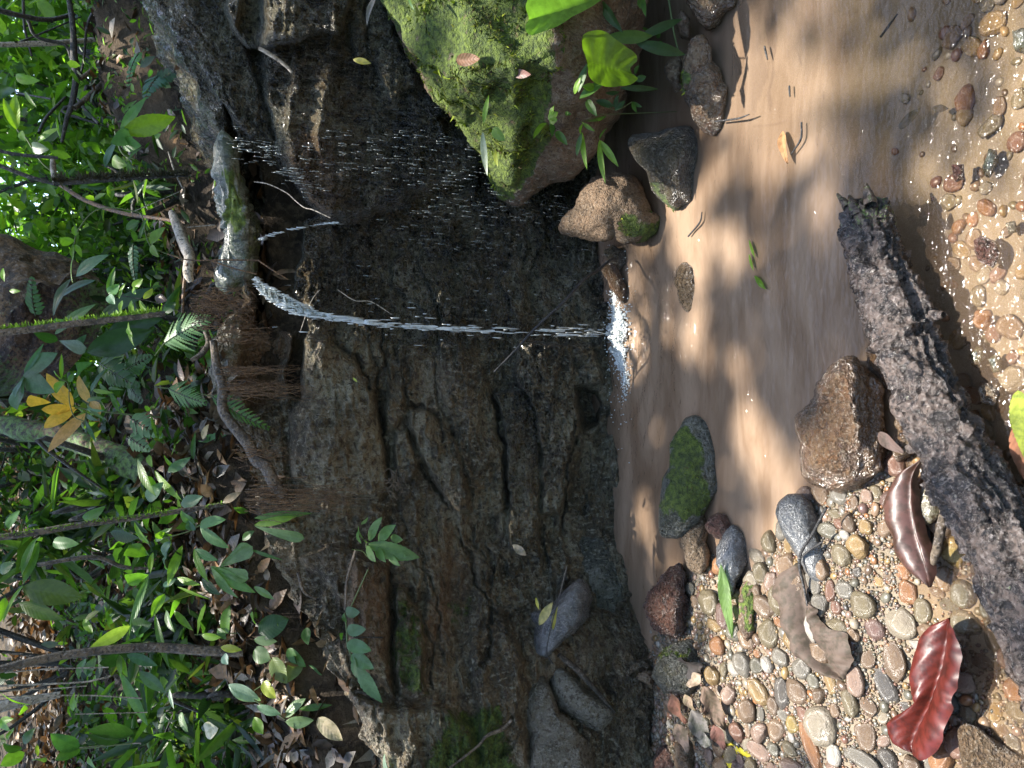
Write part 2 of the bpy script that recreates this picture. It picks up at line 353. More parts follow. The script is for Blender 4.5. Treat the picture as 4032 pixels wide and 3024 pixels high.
# ================================================================== THE SETTING
def lerp_tab(tab, x):
    t = np.array(sorted(tab)); return np.interp(x, t[:, 0], t[:, 1])
WL = D([(1290, -500), (1290, 0), (1290, 300), (1292, 560), (1305, 640), (1312, 760), (1312, 880), (1322, 1000), (1330, 1150), (1362, 1300), (1400, 1400), (1415, 1500), (1425, 1660), (1440, 2100)])
WLW = [at_z(x, y, 0.0) for x, y in WL]
YB = [(p[0], p[1]) for p in WLW]
def yb(x): return lerp_tab(YB, x)
TOP = D([(290, -500), (300, -150), (355, 0), (410, 100), (470, 210), (520, 330), (545, 440), (562, 560), (560, 640), (500, 690), (478, 780), (485, 900), (530, 1010), (590, 1080), (605, 1200), (640, 1290), (700, 1400), (745, 1500), (800, 1620), (860, 1750), (900, 2100)])
LEAN = 0.10
TW = [at_y(x, y, 2.2) for x, y in TOP]
ZT = [(p[0], p[2]) for p in TW]
def ztop(x): return lerp_tab(ZT, x)
nx, nzr, nb = 860, 400, 40
X = np.linspace(-2.3, 2.2, nx); zb = -0.12
G = []
zt = ztop(X) + .018 * vn(np.stack([X * 9, X * 0, X * 0], -1), 3) + .008 * vn(np.stack([X * 31, X * 0, X * 0], -1), 4)
for j in range(nzr):
    t = j / (nzr - 1); z = zb + t * (zt - zb); G.append(np.stack([X, yb(X) + LEAN * z, z], -1))
for j in range(1, nb + 1):
    t = j / nb; yy = yb(X) + LEAN * zt + t * .75; G.append(np.stack([X, yy, zt - .03 * t], -1))
G = np.array(G); sh = G.shape; V = G.reshape(-1, 3)
PX = proj(V); W3 = V.copy()
R_ = V - CAM; dist = np.linalg.norm(R_, axis=1); Rn = R_ / dist[:, None]
warp = fbm(W3 * 7, 4, 50) * 34
PW = PX + np.stack([warp, fbm(W3 * 7 + 7, 4, 51) * 34], -1)
Dp = np.zeros(len(V))
def bulge(poly, h, soft=26, dome=.0, sf=None):
    global Dp
    s = poly_sd(PW, poly); e = sst(-soft * .3, soft * .75, s)
    d = h * e
    if dome: d = d + dome * sst(0, 190, s)
    Dp = Dp + d; return e
# masses of the rock face
slab = bulge(V1([(1000, -1200), (1040, 0), (1130, 240), (1150, 400), (1290, 650), (1440, 900), (1640, 1100), (1800, 1150), (2000, 1050), (2300, 900), (2900, 700), (3200, 300), (3300, -1200)]), .13, 55, .04)
rec = bulge(V1([(660, 20), (740, 230), (820, 400), (960, 440), (1100, 520), (1290, 680), (1440, 900), (1560, 1050), (1400, 1090), (1400, 1420), (1300, 1800), (1290, 2200), (930, 2150), (990, 1500), (900, 1250), (860, 1000), (790, 560), (700, 330)]), -.42, 30)
bulge(V1([(940, 900), (1000, 920), (1050, 1040), (1080, 1200), (1020, 1500), (1000, 1400), (980, 1150)]), .14, 20)
bulge(V1([(1130, 1000), (1190, 990), (1220, 1120), (1160, 1250), (1120, 1150)]), .13, 20)
blockT = bulge(qs(4, [(-200, -900), (-180, 60), (-120, 180), (-40, 320), (60, 310), (280, 250), (430, 190), (520, 210), (560, 190), (590, 100), (640, -100), (660, -900)]), .16, 22)
bulge(qs(4, [(590, -900), (600, 200), (640, 370), (760, 380), (800, 500), (870, 650), (1100, 560), (1000, 380), (900, 200), (800, 0), (760, -900)]), .05, 22)
bulge(D([(355, 0), (380, 60), (430, 150), (480, 235), (540, 300), (600, 300), (560, 180), (520, 60), (520, -300), (340, -300)]), .08, 20)
recB = bulge(A([(330, -60), (460, 200), (400, 300), (390, 560), (385, 740), (300, 700), (290, 560), (280, 350), (300, 200), (250, -60)]), -.36, 22)
bulge(A([(-120, -100), (240, 0), (220, 170), (280, 360), (280, 560), (300, 700), (150, 800), (0, 900), (-120, 700)]), -.07, 40)
slabA = bulge(A([(400, 250), (520, 240), (640, 280), (740, 370), (880, 520), (970, 660), (1000, 800), (1040, 980), (1070, 1200), (1080, 1480), (1000, 1580), (650, 1560), (300, 1420), (300, 900), (390, 740)]), .055, 26, .05)
bulge(A([(840, 560), (960, 680), (990, 860), (1030, 1000), (1060, 1200), (820, 1200), (720, 900), (740, 640)]), .02, 60)
bulge(A([(1050, 620), (1190, 660), (1230, 740), (1240, 900), (1150, 1040), (1080, 1060), (1060, 900)]), .04, 22)
bulge(A([(1060, 480), (1210, 340), (1490, 300), (1500, 620), (1520, 860), (1300, 780), (1220, 640), (1110, 620)]), .0, 40)
bulge(A([(1245, 840), (1380, 850), (1500, 920), (1640, 1120), (1690, 1350), (1780, 1700), (1620, 1659), (1450, 1430), (1340, 1260), (1290, 1060), (1240, 920)]), .06, 24, .03)
bulge(A([(1160, 1030), (1260, 1020), (1290, 1120), (1340, 1260), (1290, 1420), (1200, 1440), (1150, 1330), (1135, 1160)]), .055, 18, .02)
bulge(A([(1500, 240), (1640, 300), (1900, 500), (1960, 720), (1980, 1000), (2040, 1300), (2080, 1700), (1800, 1700), (1690, 1340), (1600, 980), (1500, 640)]), .035, 24, .02)
slabD = bulge(B([(930, 500), (1140, 470), (1220, 640), (1260, 860), (1300, 1150), (1330, 1500), (1300, 1900), (1080, 1800), (1070, 1450), (1030, 1150), (960, 720)]), .06, 16)
pitz = bulge(B([(1120, 60), (1700, 100), (1800, 420), (1590, 480), (1600, 640), (1590, 880), (1530, 1100), (1480, 1500), (1330, 1500), (1280, 1000), (1200, 560), (1100, 420)]), .07, 20, .03)
bulge(B([(1590, 500), (1650, 470), (1740, 490), (1760, 620), (1720, 800), (1620, 860), (1590, 760)]), -.12, 26)
slabE = bulge(B([(1640, 760), (1700, 860), (1850, 760), (1900, 1200), (1960, 1700), (1900, 2300), (1480, 2300), (1490, 1500), (1540, 1200)]), -.02, 26)
bulge(qs(6, [(920, 510), (1000, 540), (1090, 700), (1130, 860), (1100, 1060), (1130, 1180), (1020, 1200), (930, 1180), (910, 900)]), .05, 16, .02)
bulge(qs(6, [(900, 60), (1100, 60), (1220, 300), (1230, 620), (1120, 560), (1000, 520), (900, 480)]), .03, 30)
bulge(qs(6, [(280, 300), (420, 420), (580, 640), (600, 800), (760, 1080), (900, 1220), (900, 700), (880, 350), (700, 260), (500, 200)]), .05, 40, .02)
bulge(qs(6, [(1440, 380), (1560, 640), (1700, 900), (1800, 1659), (1450, 1700), (1440, 1300), (1380, 1000)]), .05, 40)
bulge(qs(6, [(600, 1180), (900, 1250), (1180, 1240), (1400, 1380), (1480, 1700), (600, 1900)]), .06, 40)
# cracks between beds and blocks
CR = [(A([(640, 260), (740, 370), (830, 440), (900, 540), (980, 680), (1010, 800), (1050, 940), (1075, 1060), (1070, 1250), (1090, 1420), (1100, 1520), (1140, 1560)]), 9, .06),
      (A([(1045, 100), (1050, 300), (1060, 480), (1020, 600), (1025, 760), (1050, 900)]), 7, .05), (A([(1060, 480), (1110, 620), (1110, 680)]), 4, .02),
      (A([(910, 130), (920, 290), (970, 420), (1020, 500)]), 4, .02),
      (A([(1440, -80), (1500, 240), (1515, 320), (1490, 420), (1500, 620), (1520, 860), (1600, 980), (1640, 1110), (1690, 1340)]), 5, .025),
      (A([(1600, 160), (1510, 330)]), 4, .02), (A([(1240, 690), (1240, 820), (1260, 830), (1400, 840), (1490, 900), (1530, 980)]), 8, .05),
      (A([(1210, 340), (1215, 560), (1230, 700), (1320, 780)]), 4, .02), (A([(1240, 960), (1280, 1080), (1330, 1200), (1350, 1320), (1450, 1430), (1510, 1550), (1600, 1659)]), 7, .05),
      (A([(1240, 980), (1160, 1060), (1130, 1200), (1160, 1360), (1180, 1480), (1250, 1540)]), 5, .035), (A([(1520, 900), (1525, 1150)]), 4, .02),
      (A([(1600, 680), (1640, 720), (1660, 800)]), 4, .02),
      (B([(905, 450), (925, 520), (950, 700), (990, 860), (1020, 1010), (1030, 1200), (1060, 1320), (1080, 1500)]), 9, .07), (B([(870, 770), (980, 765), (1170, 740)]), 4, .02),
      (B([(1150, 470), (1220, 640), (1250, 800), (1290, 960), (1300, 1150)]), 5, .02), (B([(1590, 700), (1580, 900), (1530, 1150), (1490, 1400), (1480, 1659)]), 7, .06),
      (B([(1690, 880), (1700, 1040), (1700, 1220), (1670, 1400), (1640, 1540)]), 4, .02), (B([(740, 400), (870, 330)]), 5, .03), (B([(1370, 130), (1450, 240)]), 6, .02),
      (qs(6, [(890, 350), (880, 480), (900, 700), (890, 900), (900, 1100), (905, 1240)]), 9, .05), (qs(6, [(1020, 330), (1130, 430), (1170, 560), (1190, 750), (1130, 1180)]), 5, .03),
      (qs(6, [(1300, 180), (1400, 300), (1450, 480), (1530, 620), (1600, 700)]), 6, .04), (qs(6, [(1530, 620), (1500, 760), (1540, 850), (1440, 1040)]), 9, .05),
      (qs(4, [(720, -300), (725, 0), (740, 250), (760, 370)]), 6, .06), (qs(4, [(900, 60), (920, 400)]), 2, .0),
      (qs(5, [(1040, 0), (1160, 280), (1180, 440), (1210, 560)]), 7, .03), (qs(5, [(690, 280), (740, 560)]), 5, .02), (qs(5, [(380, 230), (400, 420), (520, 540)]), 5, .02),
      (qs(1, [(1150, 200), (1270, 360), (1340, 470), (1420, 560), (1530, 720)]), 6, .03), (qs(1, [(1230, 130), (1380, 330), (1500, 400)]), 5, .02)]
PC = PX + np.stack([fbm(W3 * 26, 4, 61), fbm(W3 * 26, 4, 62)], -1) * 26
crk = np.zeros(len(V))
for L, wd, dep in CR:
    d, u = seg_dist(PC, L); k = np.exp(-(d / (wd * .75 * (.7 + .6 * np.abs(vn(np.stack([u * 9, u * 0, u * 0], -1), 5))))) ** 2) * np.clip(np.minimum(u, 1 - u) * 12, .25, 1)
    Dp -= dep * .8 * k; crk = np.maximum(crk, k)
# beds, ragged edges and fine relief
st = np.stack([W3[:, 0] * 2.2, W3[:, 1] * 2, W3[:, 2] * 11 + .8 * W3[:, 0]], -1)
right = sst(.02, .3, W3[:, 0])
Dp += ridge(st + fbm(W3 * 3, 3, 9)[:, None] * .9, 4, 3) * (.026 + .012 * right)
Dp += fbm(W3 * np.array([6, 6, 8]), 4, 20) * .026 + ridge(W3 * np.array([18, 22, 30]), 4, 25) * .014 + fbm(W3 * 55, 4, 30) * .009 + fbm(W3 * np.array([130, 130, 60]), 2, 31) * .003
fw = np.stack([fbm(W3 * 9, 3, 52), fbm(W3 * 9, 3, 53)], -1) * .9
calm = 1 - .65 * np.clip(slabA + slabE, 0, 1)
Dp += (facets(np.stack([W3[:, 0] * 5 , W3[:, 2] * 12 + W3[:, 0]], -1) + fw, 5) * .014 + facets(np.stack([W3[:, 0] * 13, W3[:, 2] * 26], -1) + fw * 1.6, 15) * .0075 + facets(np.stack([W3[:, 0] * 30, W3[:, 2] * 48], -1) + fw * 2, 25) * .0035) * calm
flow = fbm(W3 * np.array([60, 30, 13]), 3, 33)
Dp += slab * flow * .030 + right * np.abs(fbm(W3 * np.array([110, 60, 60]), 2, 36)) * .008
pn = vn(W3 * np.array([60, 60, 60]), 40)
Dp -= pitz * sst(.45, .8, pn) * .013
topfade = sst(1.0, .93, (np.arange(sh[0]) / nzr)[:, None].repeat(sh[1], 1).ravel()); topfade = .35 + .65 * topfade
Dp *= topfade
V2 = V - Rn * Dp[:, None]
V2[:, 2] += (.045 * fbm(W3 * 7, 4, 44) + .02 * fbm(W3 * 30, 3, 45)) * (topfade < .5)
moss = .18 + .12 * fbm(W3 * 5, 3, 71)
for L, a_ in ((qs(6, [(920, 510), (1000, 540), (1090, 700), (1130, 860), (1100, 1060), (1130, 1180), (930, 1180), (910, 900)]), .35), (qs(6, [(1250, 600), (1420, 560), (1420, 800), (1280, 820)]), .25),
              (D([(960, 1540), (1080, 1530), (1140, 1700), (900, 1700)]), .5), (D([(430, 80), (470, 40), (760, 20), (700, 150), (800, 260), (720, 100)]), .12), (A([(700, 800), (990, 800), (1000, 1100), (760, 1000)]), .12)):
    moss += a_ * sst(-40, 40, poly_sd(PW, L))
moss -= .25 * right
wet = .25 + .45 * fbm(W3 * 3, 3, 81) + .55 * right + .35 * slabD
wet += .4 * sst(-30, 60, poly_sd(PW, qs(5, [(300, 0), (1000, 0), (1659, 0), (1659, 500), (1200, 520), (800, 560), (400, 400)])))
brown = .25 + .4 * fbm(W3 * 3.5, 3, 91) - .22 * right
for L, a_ in ((A([(-120, -100), (300, 0), (300, 700), (0, 900), (-120, 700)]), .8), (qs(6, [(1210, 100), (1300, 250), (1420, 500), (1200, 900), (1130, 1180), (1100, 700), (1180, 560)]), .5),
              (qs(6, [(600, 300), (880, 300), (900, 900), (760, 1080), (600, 700)]), .5), (V1([(1440, 100), (1700, 500), (1900, 1000), (1500, 1100), (1200, 500)]), .5), (A([(520, 250), (900, 520), (900, 600), (520, 420)]), .4)):
    brown += a_ * sst(-40, 60, poly_sd(PW, L))
pits = np.clip(pitz + .25, 0, 1)
mask = np.clip(np.stack([moss, wet, brown, pits], -1), 0, 1)
ob('cliff', mesh('cliff', V2, grid_faces(sh[0], sh[1]), M['cliff'], {'mask': mask}), kind='structure')

# ---- ground: one sheet from the stream bed over the bank and out to the horizon
BEACH = D([(1385, 1380), (1430, 1290), (1470, 1200), (1540, 1150), (1600, 1215), (1660, 1150), (1700, 1080), (1760, 1050), (1880, 950), (1960, 975), (2030, 1080), (2080, 1230), (2150, 1400), (2212, 1500), (2400, 1850), (2400, 2300), (1300, 2300), (1340, 1600), (1370, 1450)])
def bed(x, y):
    P = np.stack([x, y, np.zeros_like(x)], -1); px = proj(P)
    far = (y > .25); s = np.where(far, poly_sd(px, BEACH), -200)
    near = sst(3650, 3350, px[:, 0])
    h = -.012 - .06 * sst(0, -260, s) * sst(-300, 500, 3900 - px[:, 0]) + (.010 + .035 * near) * sst(-40, 260, s) - .02 * sst(1, .4, y)
    h += .006 * fbm(P * 9, 4, 3) + .0025 * fbm(P * 40, 3, 4)
    h += .25 * sst(.9, 2.2, x - .1 * y) * 1.0 + .30 * sst(-1.15, -2.4, x)
    return h
def land(x, y):
    P = np.stack([x, y, np.zeros_like(x)], -1)
    b = y - (yb(x) + LEAN * ztop(x))
    left = sst(.25, -.35, x)
    z0 = ztop(np.clip(x, -2.3, 2.2))
    hl = z0 - .015 + .38 * np.clip(b - .02, 0, 9) + .10 * sst(.0, .12, b)
    hr = np.minimum(z0, 1.06) - .05 + .26 * sst(.62, .92, b) + .06 * np.clip(b - .8, 0, 9) + np.maximum(z0 - 1.09, 0) * 1.0
    h = hl * left + hr * (1 - left)
    h += .05 * fbm(P * 2.2, 4, 8) + .035 * fbm(P * 9, 4, 9) + .022 * ridge(P * 13, 3, 10)
    return np.minimum(h, 6 + .1 * P[:, 0] * 0)
def ground_z(x, y):
    x = np.atleast_1d(np.asarray(x, float)); y = np.atleast_1d(np.asarray(y, float))
    k = sst(.015, .06, y - (yb(np.clip(x, -2.3, 2.2)) + LEAN * ztop(np.clip(x, -2.3, 2.2))))
    return bed(x, y) * (1 - k) + land(x, y) * k
def axis(core, lo, hi, step, far, n):
    c = np.arange(lo, hi, step); g = np.geomspace(step, far, n); return np.concatenate([lo - g[::-1], c, hi + g])
xs = axis(0, -1.6, 1.6, .014, 150, 45); ys = axis(0, .2, 3.4, .014, 150, 45)
GX, GY = np.meshgrid(xs, ys); gx, gy = GX.ravel(), GY.ravel()
gz = ground_z(gx, gy)
bk = gy - (yb(np.clip(gx, -2.3, 2.2)) + .1)
gmask = np.stack([sst(.05, .12, bk) * 0 + 0, np.full(len(gx), 0.0), gx * 0, gx * 0 + 1], -1)
Vg = np.stack([gx, gy, gz], -1)
fa = grid_faces(len(ys), len(xs)); bankf = (bk[fa].mean(1) > .03)
mo = .12 + .25 * fbm(Vg * 1.5, 3, 5)
gmask[:, 0] = mo
mk2 = gmask.copy(); mk2[:, 0] = sst(-.9, -1.5, gx) * .8 + sst(1.1, 1.6, gx) * .8; mk2[:, 1] = sst(-1.2, -1.6, gx) * .6
ob('stream_bed', mesh('stream_bed', Vg, fa[~bankf], M['sand'], {'mask': mk2}), kind='structure')
ob('soil_bank', mesh('soil_bank', Vg, fa[bankf], M['soil'], {'mask': gmask}), kind='structure')

# ---- water of the pool and stream
xs = np.arange(-1.8, 2.2, .012); ys = np.arange(-2.5, 2.6, .012)
GX, GY = np.meshgrid(xs, ys); P = np.stack([GX.ravel(), GY.ravel(), GX.ravel() * 0], -1); px = proj(P)
px = np.where((P[:, 1] > .3)[:, None], px, np.array([4600., 900.]))
murk = .93 - .80 * sst(3250, 3650, px[:, 0] + .05 * (1500 - px[:, 1])) - .35 * sst(1000, 300, px[:, 1]) * sst(2700, 3000, px[:, 0]) + .05 * fbm(P * 3, 3, 4)
rip = .35 + .8 * sst(3500, 3800, px[:, 0]) + .9 * np.exp(-((px[:, 0] - 2480) / 260) ** 2 - ((px[:, 1] - 1350) / 420) ** 2)
src = at_z(*q(8, 720, 560), 0.0)
dd = np.linalg.norm((P - src)[:, :2] * np.array([1., 1.5]), axis=1)
hz = .0022 * fbm(P * np.array([5, 28, 1]), 3, 12) + .0075 * np.exp(-dd * 3.2) * np.sin(dd * 70 + 1.5 * fbm(P * 6, 2, 5)) + .0018 * vn(P * np.array([40, 46, 1]), 6) * sst(3450, 3800, px[:, 0])
P[:, 2] = hz
ob('stream_water', mesh('stream_water', P, grid_faces(len(ys), len(xs)), M['water'], {'mask': np.clip(np.stack([murk, rip, rip * 0], -1), 0, 1)}), kind='structure')
# wet film on the shelf above the fall
# ================================================================== ROCKS
def rock(name, outline, mat, label=None, cat='rock', group=None, thick=.32, y=None, zg=-.02, seed=1, sub=5, facets=10, amp=.05, moss=0., wet=.4, brown=.3, pits=.3, mosspoly=None, parent=None, blocky=.75, tilt=0, push=0, fine=1.0):
    L = np.array(outline, float); c = L.mean(0)
    mn, mx = L.min(0), L.max(0); c = (c + (mn + mx) / 2) / 2
    U, Fc = ico(sub); U = U.copy(); rs = np.random.default_rng(seed)
    for i in range(facets):
        d = nz(rs.normal(size=3) * np.array([1, 1, 1.3])); k = rs.uniform(.72, .93); s = U @ d; e = s > k
        U[e] -= d * ((s[e] - k) * .85)[:, None]
    U = np.stack([U[:, 0], U[:, 1], U[:, 2]], -1)
    r = np.hypot(U[:, 0], U[:, 1]); th = np.arctan2(U[:, 1], U[:, 0])
    tt = np.linspace(-math.pi, math.pi, 181); RR = []
    for t in tt:
        dv = np.array([math.cos(t), math.sin(t)]); best = 0
        for i in range(len(L)):
            a, b = L[i] - c, L[(i + 1) % len(L)] - c; e = b - a
            den = dv[0] * e[1] - dv[1] * e[0]
            if abs(den) < 1e-9: continue
            s = (a[0] * e[1] - a[1] * e[0]) / den; u = (a[0] * dv[1] - a[1] * dv[0]) / den
            if s > 0 and -1e-6 <= u <= 1 + 1e-6: best = max(best, s)
        RR.append(best)
    RR = np.array(RR); RR = np.convolve(np.concatenate([RR[-4:-1], RR, RR[1:4]]), np.ones(3) / 3, 'same')[3:-3]
    R = np.interp(th, tt, RR)
    gr = np.clip(r, 0, 1) ** .92
    p2 = c + np.stack([np.cos(th), np.sin(th)], -1) * (R * gr)[:, None]
    rc = nz(ray(c)); size = (mx - mn).mean() / F
    if y is not None: t0 = (at_y(c[0], c[1], y) - CAM) @ rc
    else:
        bi = np.argmax(L[:, 0]); bp = L[bi]; bp = np.array([bp[0] - 4, bp[1]])
        P = at_z(bp[0], bp[1], zg); t0 = (P - CAM) @ rc + push
    T = thick if thick > 0 else -thick * size * t0
    dep = np.sign(U[:, 2]) * np.abs(U[:, 2]) ** blocky * T
    dr = ray(p2); dr = dr / (dr @ rc)[:, None]
    V = CAM + dr * (t0 - dep)[:, None]
    sz = size * t0
    if tilt: V = V + rc * ((p2[:, 0] - c[0]) / (mx - mn)[0] * tilt)[:, None]
    N = vnormals(V, Fc)
    Q = V / sz + seed * 3.7
    V = V + N * (sz * amp * (fbm(Q * 2.2, 4, seed) + .5 * ridge(Q * 3, 3, seed + 3) - .35 + fine * (.35 * fbm(Q * 11, 4, seed + 6) + .22 * (ridge(Q * 17, 3, seed + 8) - .2))))[:, None]
    N = vnormals(V, Fc)
    mo = moss * sst(-.5, .7, N[:, 2]) + (moss * .3)
    if mosspoly is not None: mo = mo + .7 * sst(-25, 25, poly_sd(proj(V) + fbm(Q * 6, 4, 2)[:, None] * 75, mosspoly))
    msk = np.stack([mo, np.full(len(V), wet) + .3 * fbm(Q * 2, 2, 4), np.full(len(V), brown), np.full(len(V), pits)], -1)
    base = V[np.argmin(V[:, 2])]
    me = mesh(name, V, Fc, M[mat], {'mask': np.clip(msk, 0, 1)})
    o = ob(name, me, parent, label, cat if parent is None else None, group)
    return o, V, Fc, N
# big mossy boulder
BO = D([(790, -260), (815, -20), (845, 40), (880, 105), (925, 175), (955, 228), (990, 262), (1012, 300), (1040, 350), (1066, 400), (1086, 432), (1112, 445), (1130, 425), (1150, 400), (1190, 392), (1235, 372), (1262, 345), (1300, 300), (1335, 262), (1352, 215), (1385, 170), (1400, 90), (1415, -40), (1400, -300)])
bo, bV, bF, bN = rock('mossy_boulder', BO, 'boulder', 'big wedge boulder, bright green moss on its lit flank, jutting over the stream', 'boulder', thick=.40, y=1.95, seed=11, sub=6, facets=7, fine=2.4, amp=.028, moss=0, wet=.15, brown=.5, pits=.35, blocky=1.45,
     mosspoly=D([(800, -300), (815, 10), (870, 100), (930, 220), (990, 300), (1070, 440), (1130, 405), (1160, 360), (1190, 330), (1200, 250), (1215, 120), (1190, 20), (1180, -300)]))
R = {}
def rk(k, *a, **kw): R[k] = rock(*a, **kw)
rk('tri', 'stone', qs(7, [(325, 1500), (345, 1420), (440, 1350), (490, 1240), (560, 1180), (640, 1150), (800, 1130), (860, 1200), (900, 1290), (930, 1390), (975, 1400), (965, 1480), (900, 1550), (840, 1560), (740, 1550), (700, 1500), (640, 1570), (560, 1560), (480, 1550), (400, 1540)]), 'tan', 'rough tan stone with a sunlit mossy end, behind the stream below the boulder tip', 'stone', seed=21, amp=.06, wet=.1, moss=.0, brown=.5, pits=.5, zg=-.01, thick=-.35,
   mosspoly=qs(7, [(760, 1400), (980, 1390), (970, 1490), (840, 1570), (760, 1540), (720, 1480)]))
rk('wedge', 'stone', qs(7, [(770, 920), (800, 870), (900, 850), (1000, 840), (1100, 810), (1190, 815), (1240, 900), (1240, 1000), (1225, 1100), (1215, 1240), (1200, 1340), (1130, 1330), (1080, 1370), (1000, 1290), (940, 1220), (900, 1100), (830, 1040)]), 'grey', 'dark wet wedge-shaped stone standing at the edge of the stream under the boulder', 'stone', seed=22, amp=.03, wet=.85, moss=.15, zg=-.02, thick=-.4, mosspoly=qs(7, [(930, 1200), (1050, 1210), (1090, 1380), (1020, 1340)]))
rk('longb', 'stone', qs(7, [(1150, 600), (1200, 470), (1290, 380), (1360, 440), (1430, 560), (1440, 700), (1430, 820), (1400, 880), (1330, 895), (1270, 860), (1200, 760)]), 'brown', 'long brown wet stone lying in the stream beside the wedge stone', 'stone', seed=23, amp=.04, wet=.7, zg=-.02, thick=-.3)
rk('longc', 'stone', qs(7, [(1130, 400), (1180, 260), (1260, 230), (1320, 300), (1310, 420), (1260, 560), (1230, 680), (1180, 700), (1130, 600)]), 'brown', 'greenish brown flat stone lying on the long stone by the stream', 'stone', seed=24, amp=.05, wet=.6, zg=.035, thick=-.3, mosspoly=qs(7, [(1150, 480), (1260, 520), (1240, 680), (1160, 640)]))
rk('cornr', 'stone', qs(7, [(1060, -200), (1150, -20), (1180, 60), (1230, 120), (1300, 190), (1380, 180), (1430, 90), (1520, 40), (1560, -200)]), 'brown', 'brown stream stone at the right bank, cut by the top of the picture', 'stone', seed=25, amp=.05, wet=.7, zg=-.02, thick=-.3)
rk('cornr2', 'stone', qs(7, [(1080, 140), (1120, 60), (1170, 120), (1190, 220), (1180, 260), (1110, 240)]), 'brown', 'small brown stone tucked under the long blade leaves on the right bank', 'stone', seed=26, zg=.03, thick=-.4, wet=.5, sub=4)
rk('nook', 'stone', qs(7, [(1000, 470), (1040, 380), (1110, 360), (1140, 440), (1130, 580), (1080, 600), (1060, 540)]), 'brown', 'rounded dull stone in the dark gap beneath the boulder', 'stone', seed=27, zg=.05, thick=-.4, wet=.3, sub=4)
rk('hump', 'stone', qs(8, [(1070, 160), (1090, 100), (1130, 60), (1190, 70), (1240, 140), (1270, 220), (1260, 300), (1200, 390), (1150, 370), (1110, 300), (1090, 230)]), 'tan', 'sunlit half-drowned tan stone alone in mid stream', 'stone', seed=28, zg=-.035, thick=-.3, wet=.9, brown=.1, pits=.6, sub=4)
rk('gold', 'stone', qs(8, [(600, 60), (640, 40), (700, 70), (740, 150), (760, 220), (770, 330), (720, 300), (680, 230), (630, 140)]), 'tan', 'golden wet knobbly stone at the foot of the cliff beside the splash', 'stone', seed=29, zg=-.01, thick=-.4, wet=1, brown=.9, pits=.2, sub=4, amp=.09)
rk('gold2', 'stone', qs(8, [(620, -20), (680, -60), (760, -10), (760, 60), (720, 110), (660, 50)]), 'grey', 'dark knobbly stone wedged between the tan stone and the golden stone', 'stone', seed=30, zg=0, thick=-.4, wet=.8, sub=4, amp=.09)
rk('sub1', 'stone', qs(8, [(1410, 1100), (1450, 960), (1500, 1000), (1510, 1090), (1480, 1180), (1430, 1160)]), 'tan', 'pale drowned cobble showing just below the mossy mid-stream stone', 'stone', seed=31, zg=-.04, thick=-.3, wet=.9, pits=0, sub=4)
rk('midm', 'stone', D([(1468, 925), (1480, 903), (1505, 896), (1528, 908), (1542, 935), (1553, 985), (1562, 1040), (1560, 1068), (1542, 1092), (1510, 1125), (1470, 1160), (1425, 1160), (1424, 1120), (1430, 1060), (1440, 1010), (1446, 960)]), 'grey', 'grey green stone patched with moss, standing in mid stream', 'stone', seed=32, zg=-.04, thick=-.28, wet=.55, moss=.1, brown=0, pits=.1, amp=.025,
   mosspoly=D([(1450, 960), (1490, 920), (1520, 960), (1520, 1020), (1530, 1080), (1480, 1120), (1430, 1140), (1440, 1020)]))
rk('por', 'stone', qs(9, [(1108, 220), (1120, 160), (1160, 90), (1240, 32), (1280, 40), (1300, 120), (1280, 200), (1310, 290), (1290, 370), (1240, 412), (1170, 380), (1130, 300)]), 'tan', 'tan porous stone at the water edge between mossy stone and red stones', 'stone', seed=33, zg=.0, thick=-.4, wet=.05, pits=.9, amp=.03)
rk('red1', 'stone', qs(9, [(1265, 95), (1300, 50), (1350, 15), (1400, 25), (1435, 80), (1420, 150), (1380, 190), (1330, 170), (1290, 140)]), 'red', 'small rust red pitted stone beside the porous tan stone', 'stone', seed=34, zg=.0, thick=-.45, wet=.5, pits=.8, amp=.05)
rk('gry', 'stone', qs(9, [(1345, 240), (1400, 130), (1450, 85), (1510, 140), (1540, 220), (1550, 330), (1510, 420), (1470, 470), (1460, 540), (1400, 600), (1360, 520), (1340, 380)]), 'slate', 'smooth grey faceted stone under the narrow green leaf', 'stone', seed=35, zg=-.01, thick=-.35, wet=.7, pits=0, amp=.02, brown=0)
rk('red2', 'stone', qs(9, [(886, 620), (900, 530), (945, 500), (1000, 420), (1060, 360), (1110, 345), (1140, 400), (1130, 480), (1150, 560), (1130, 680), (1120, 780), (1080, 830), (1010, 800), (940, 740), (900, 690)]), 'red', 'large lumpy dark red stone at the water edge', 'stone', seed=36, zg=.01, thick=-.4, wet=.75, pits=.5, amp=.11)
rk('mgr', 'stone', qs(9, [(930, 1060), (960, 960), (1000, 900), (1080, 850), (1200, 815), (1240, 900), (1270, 1000), (1250, 1120), (1180, 1180), (1060, 1200), (990, 1210), (950, 1140)]), 'grey', 'pale stone with a fresh moss cap and litter heaped on it, by the leaf pile', 'stone', seed=37, zg=.0, thick=-.4, wet=.6, pits=0, brown=.1, amp=.03,
   mosspoly=qs(9, [(980, 990), (1030, 880), (1180, 860), (1210, 930), (1080, 940), (1040, 1010)]))
rk('pink', 'stone', qs(9, [(735, 1180), (760, 1120), (820, 1090), (880, 1120), (910, 1180), (880, 1260), (900, 1330), (920, 1400), (915, 1500), (870, 1535), (800, 1480), (750, 1380), (730, 1280)]), 'tan', 'pinkish brown smooth stone with a sunlit wet face, left of the leaf pile', 'stone', seed=38, zg=.01, thick=-.4, wet=.6, pits=.1, amp=.03, brown=.8)
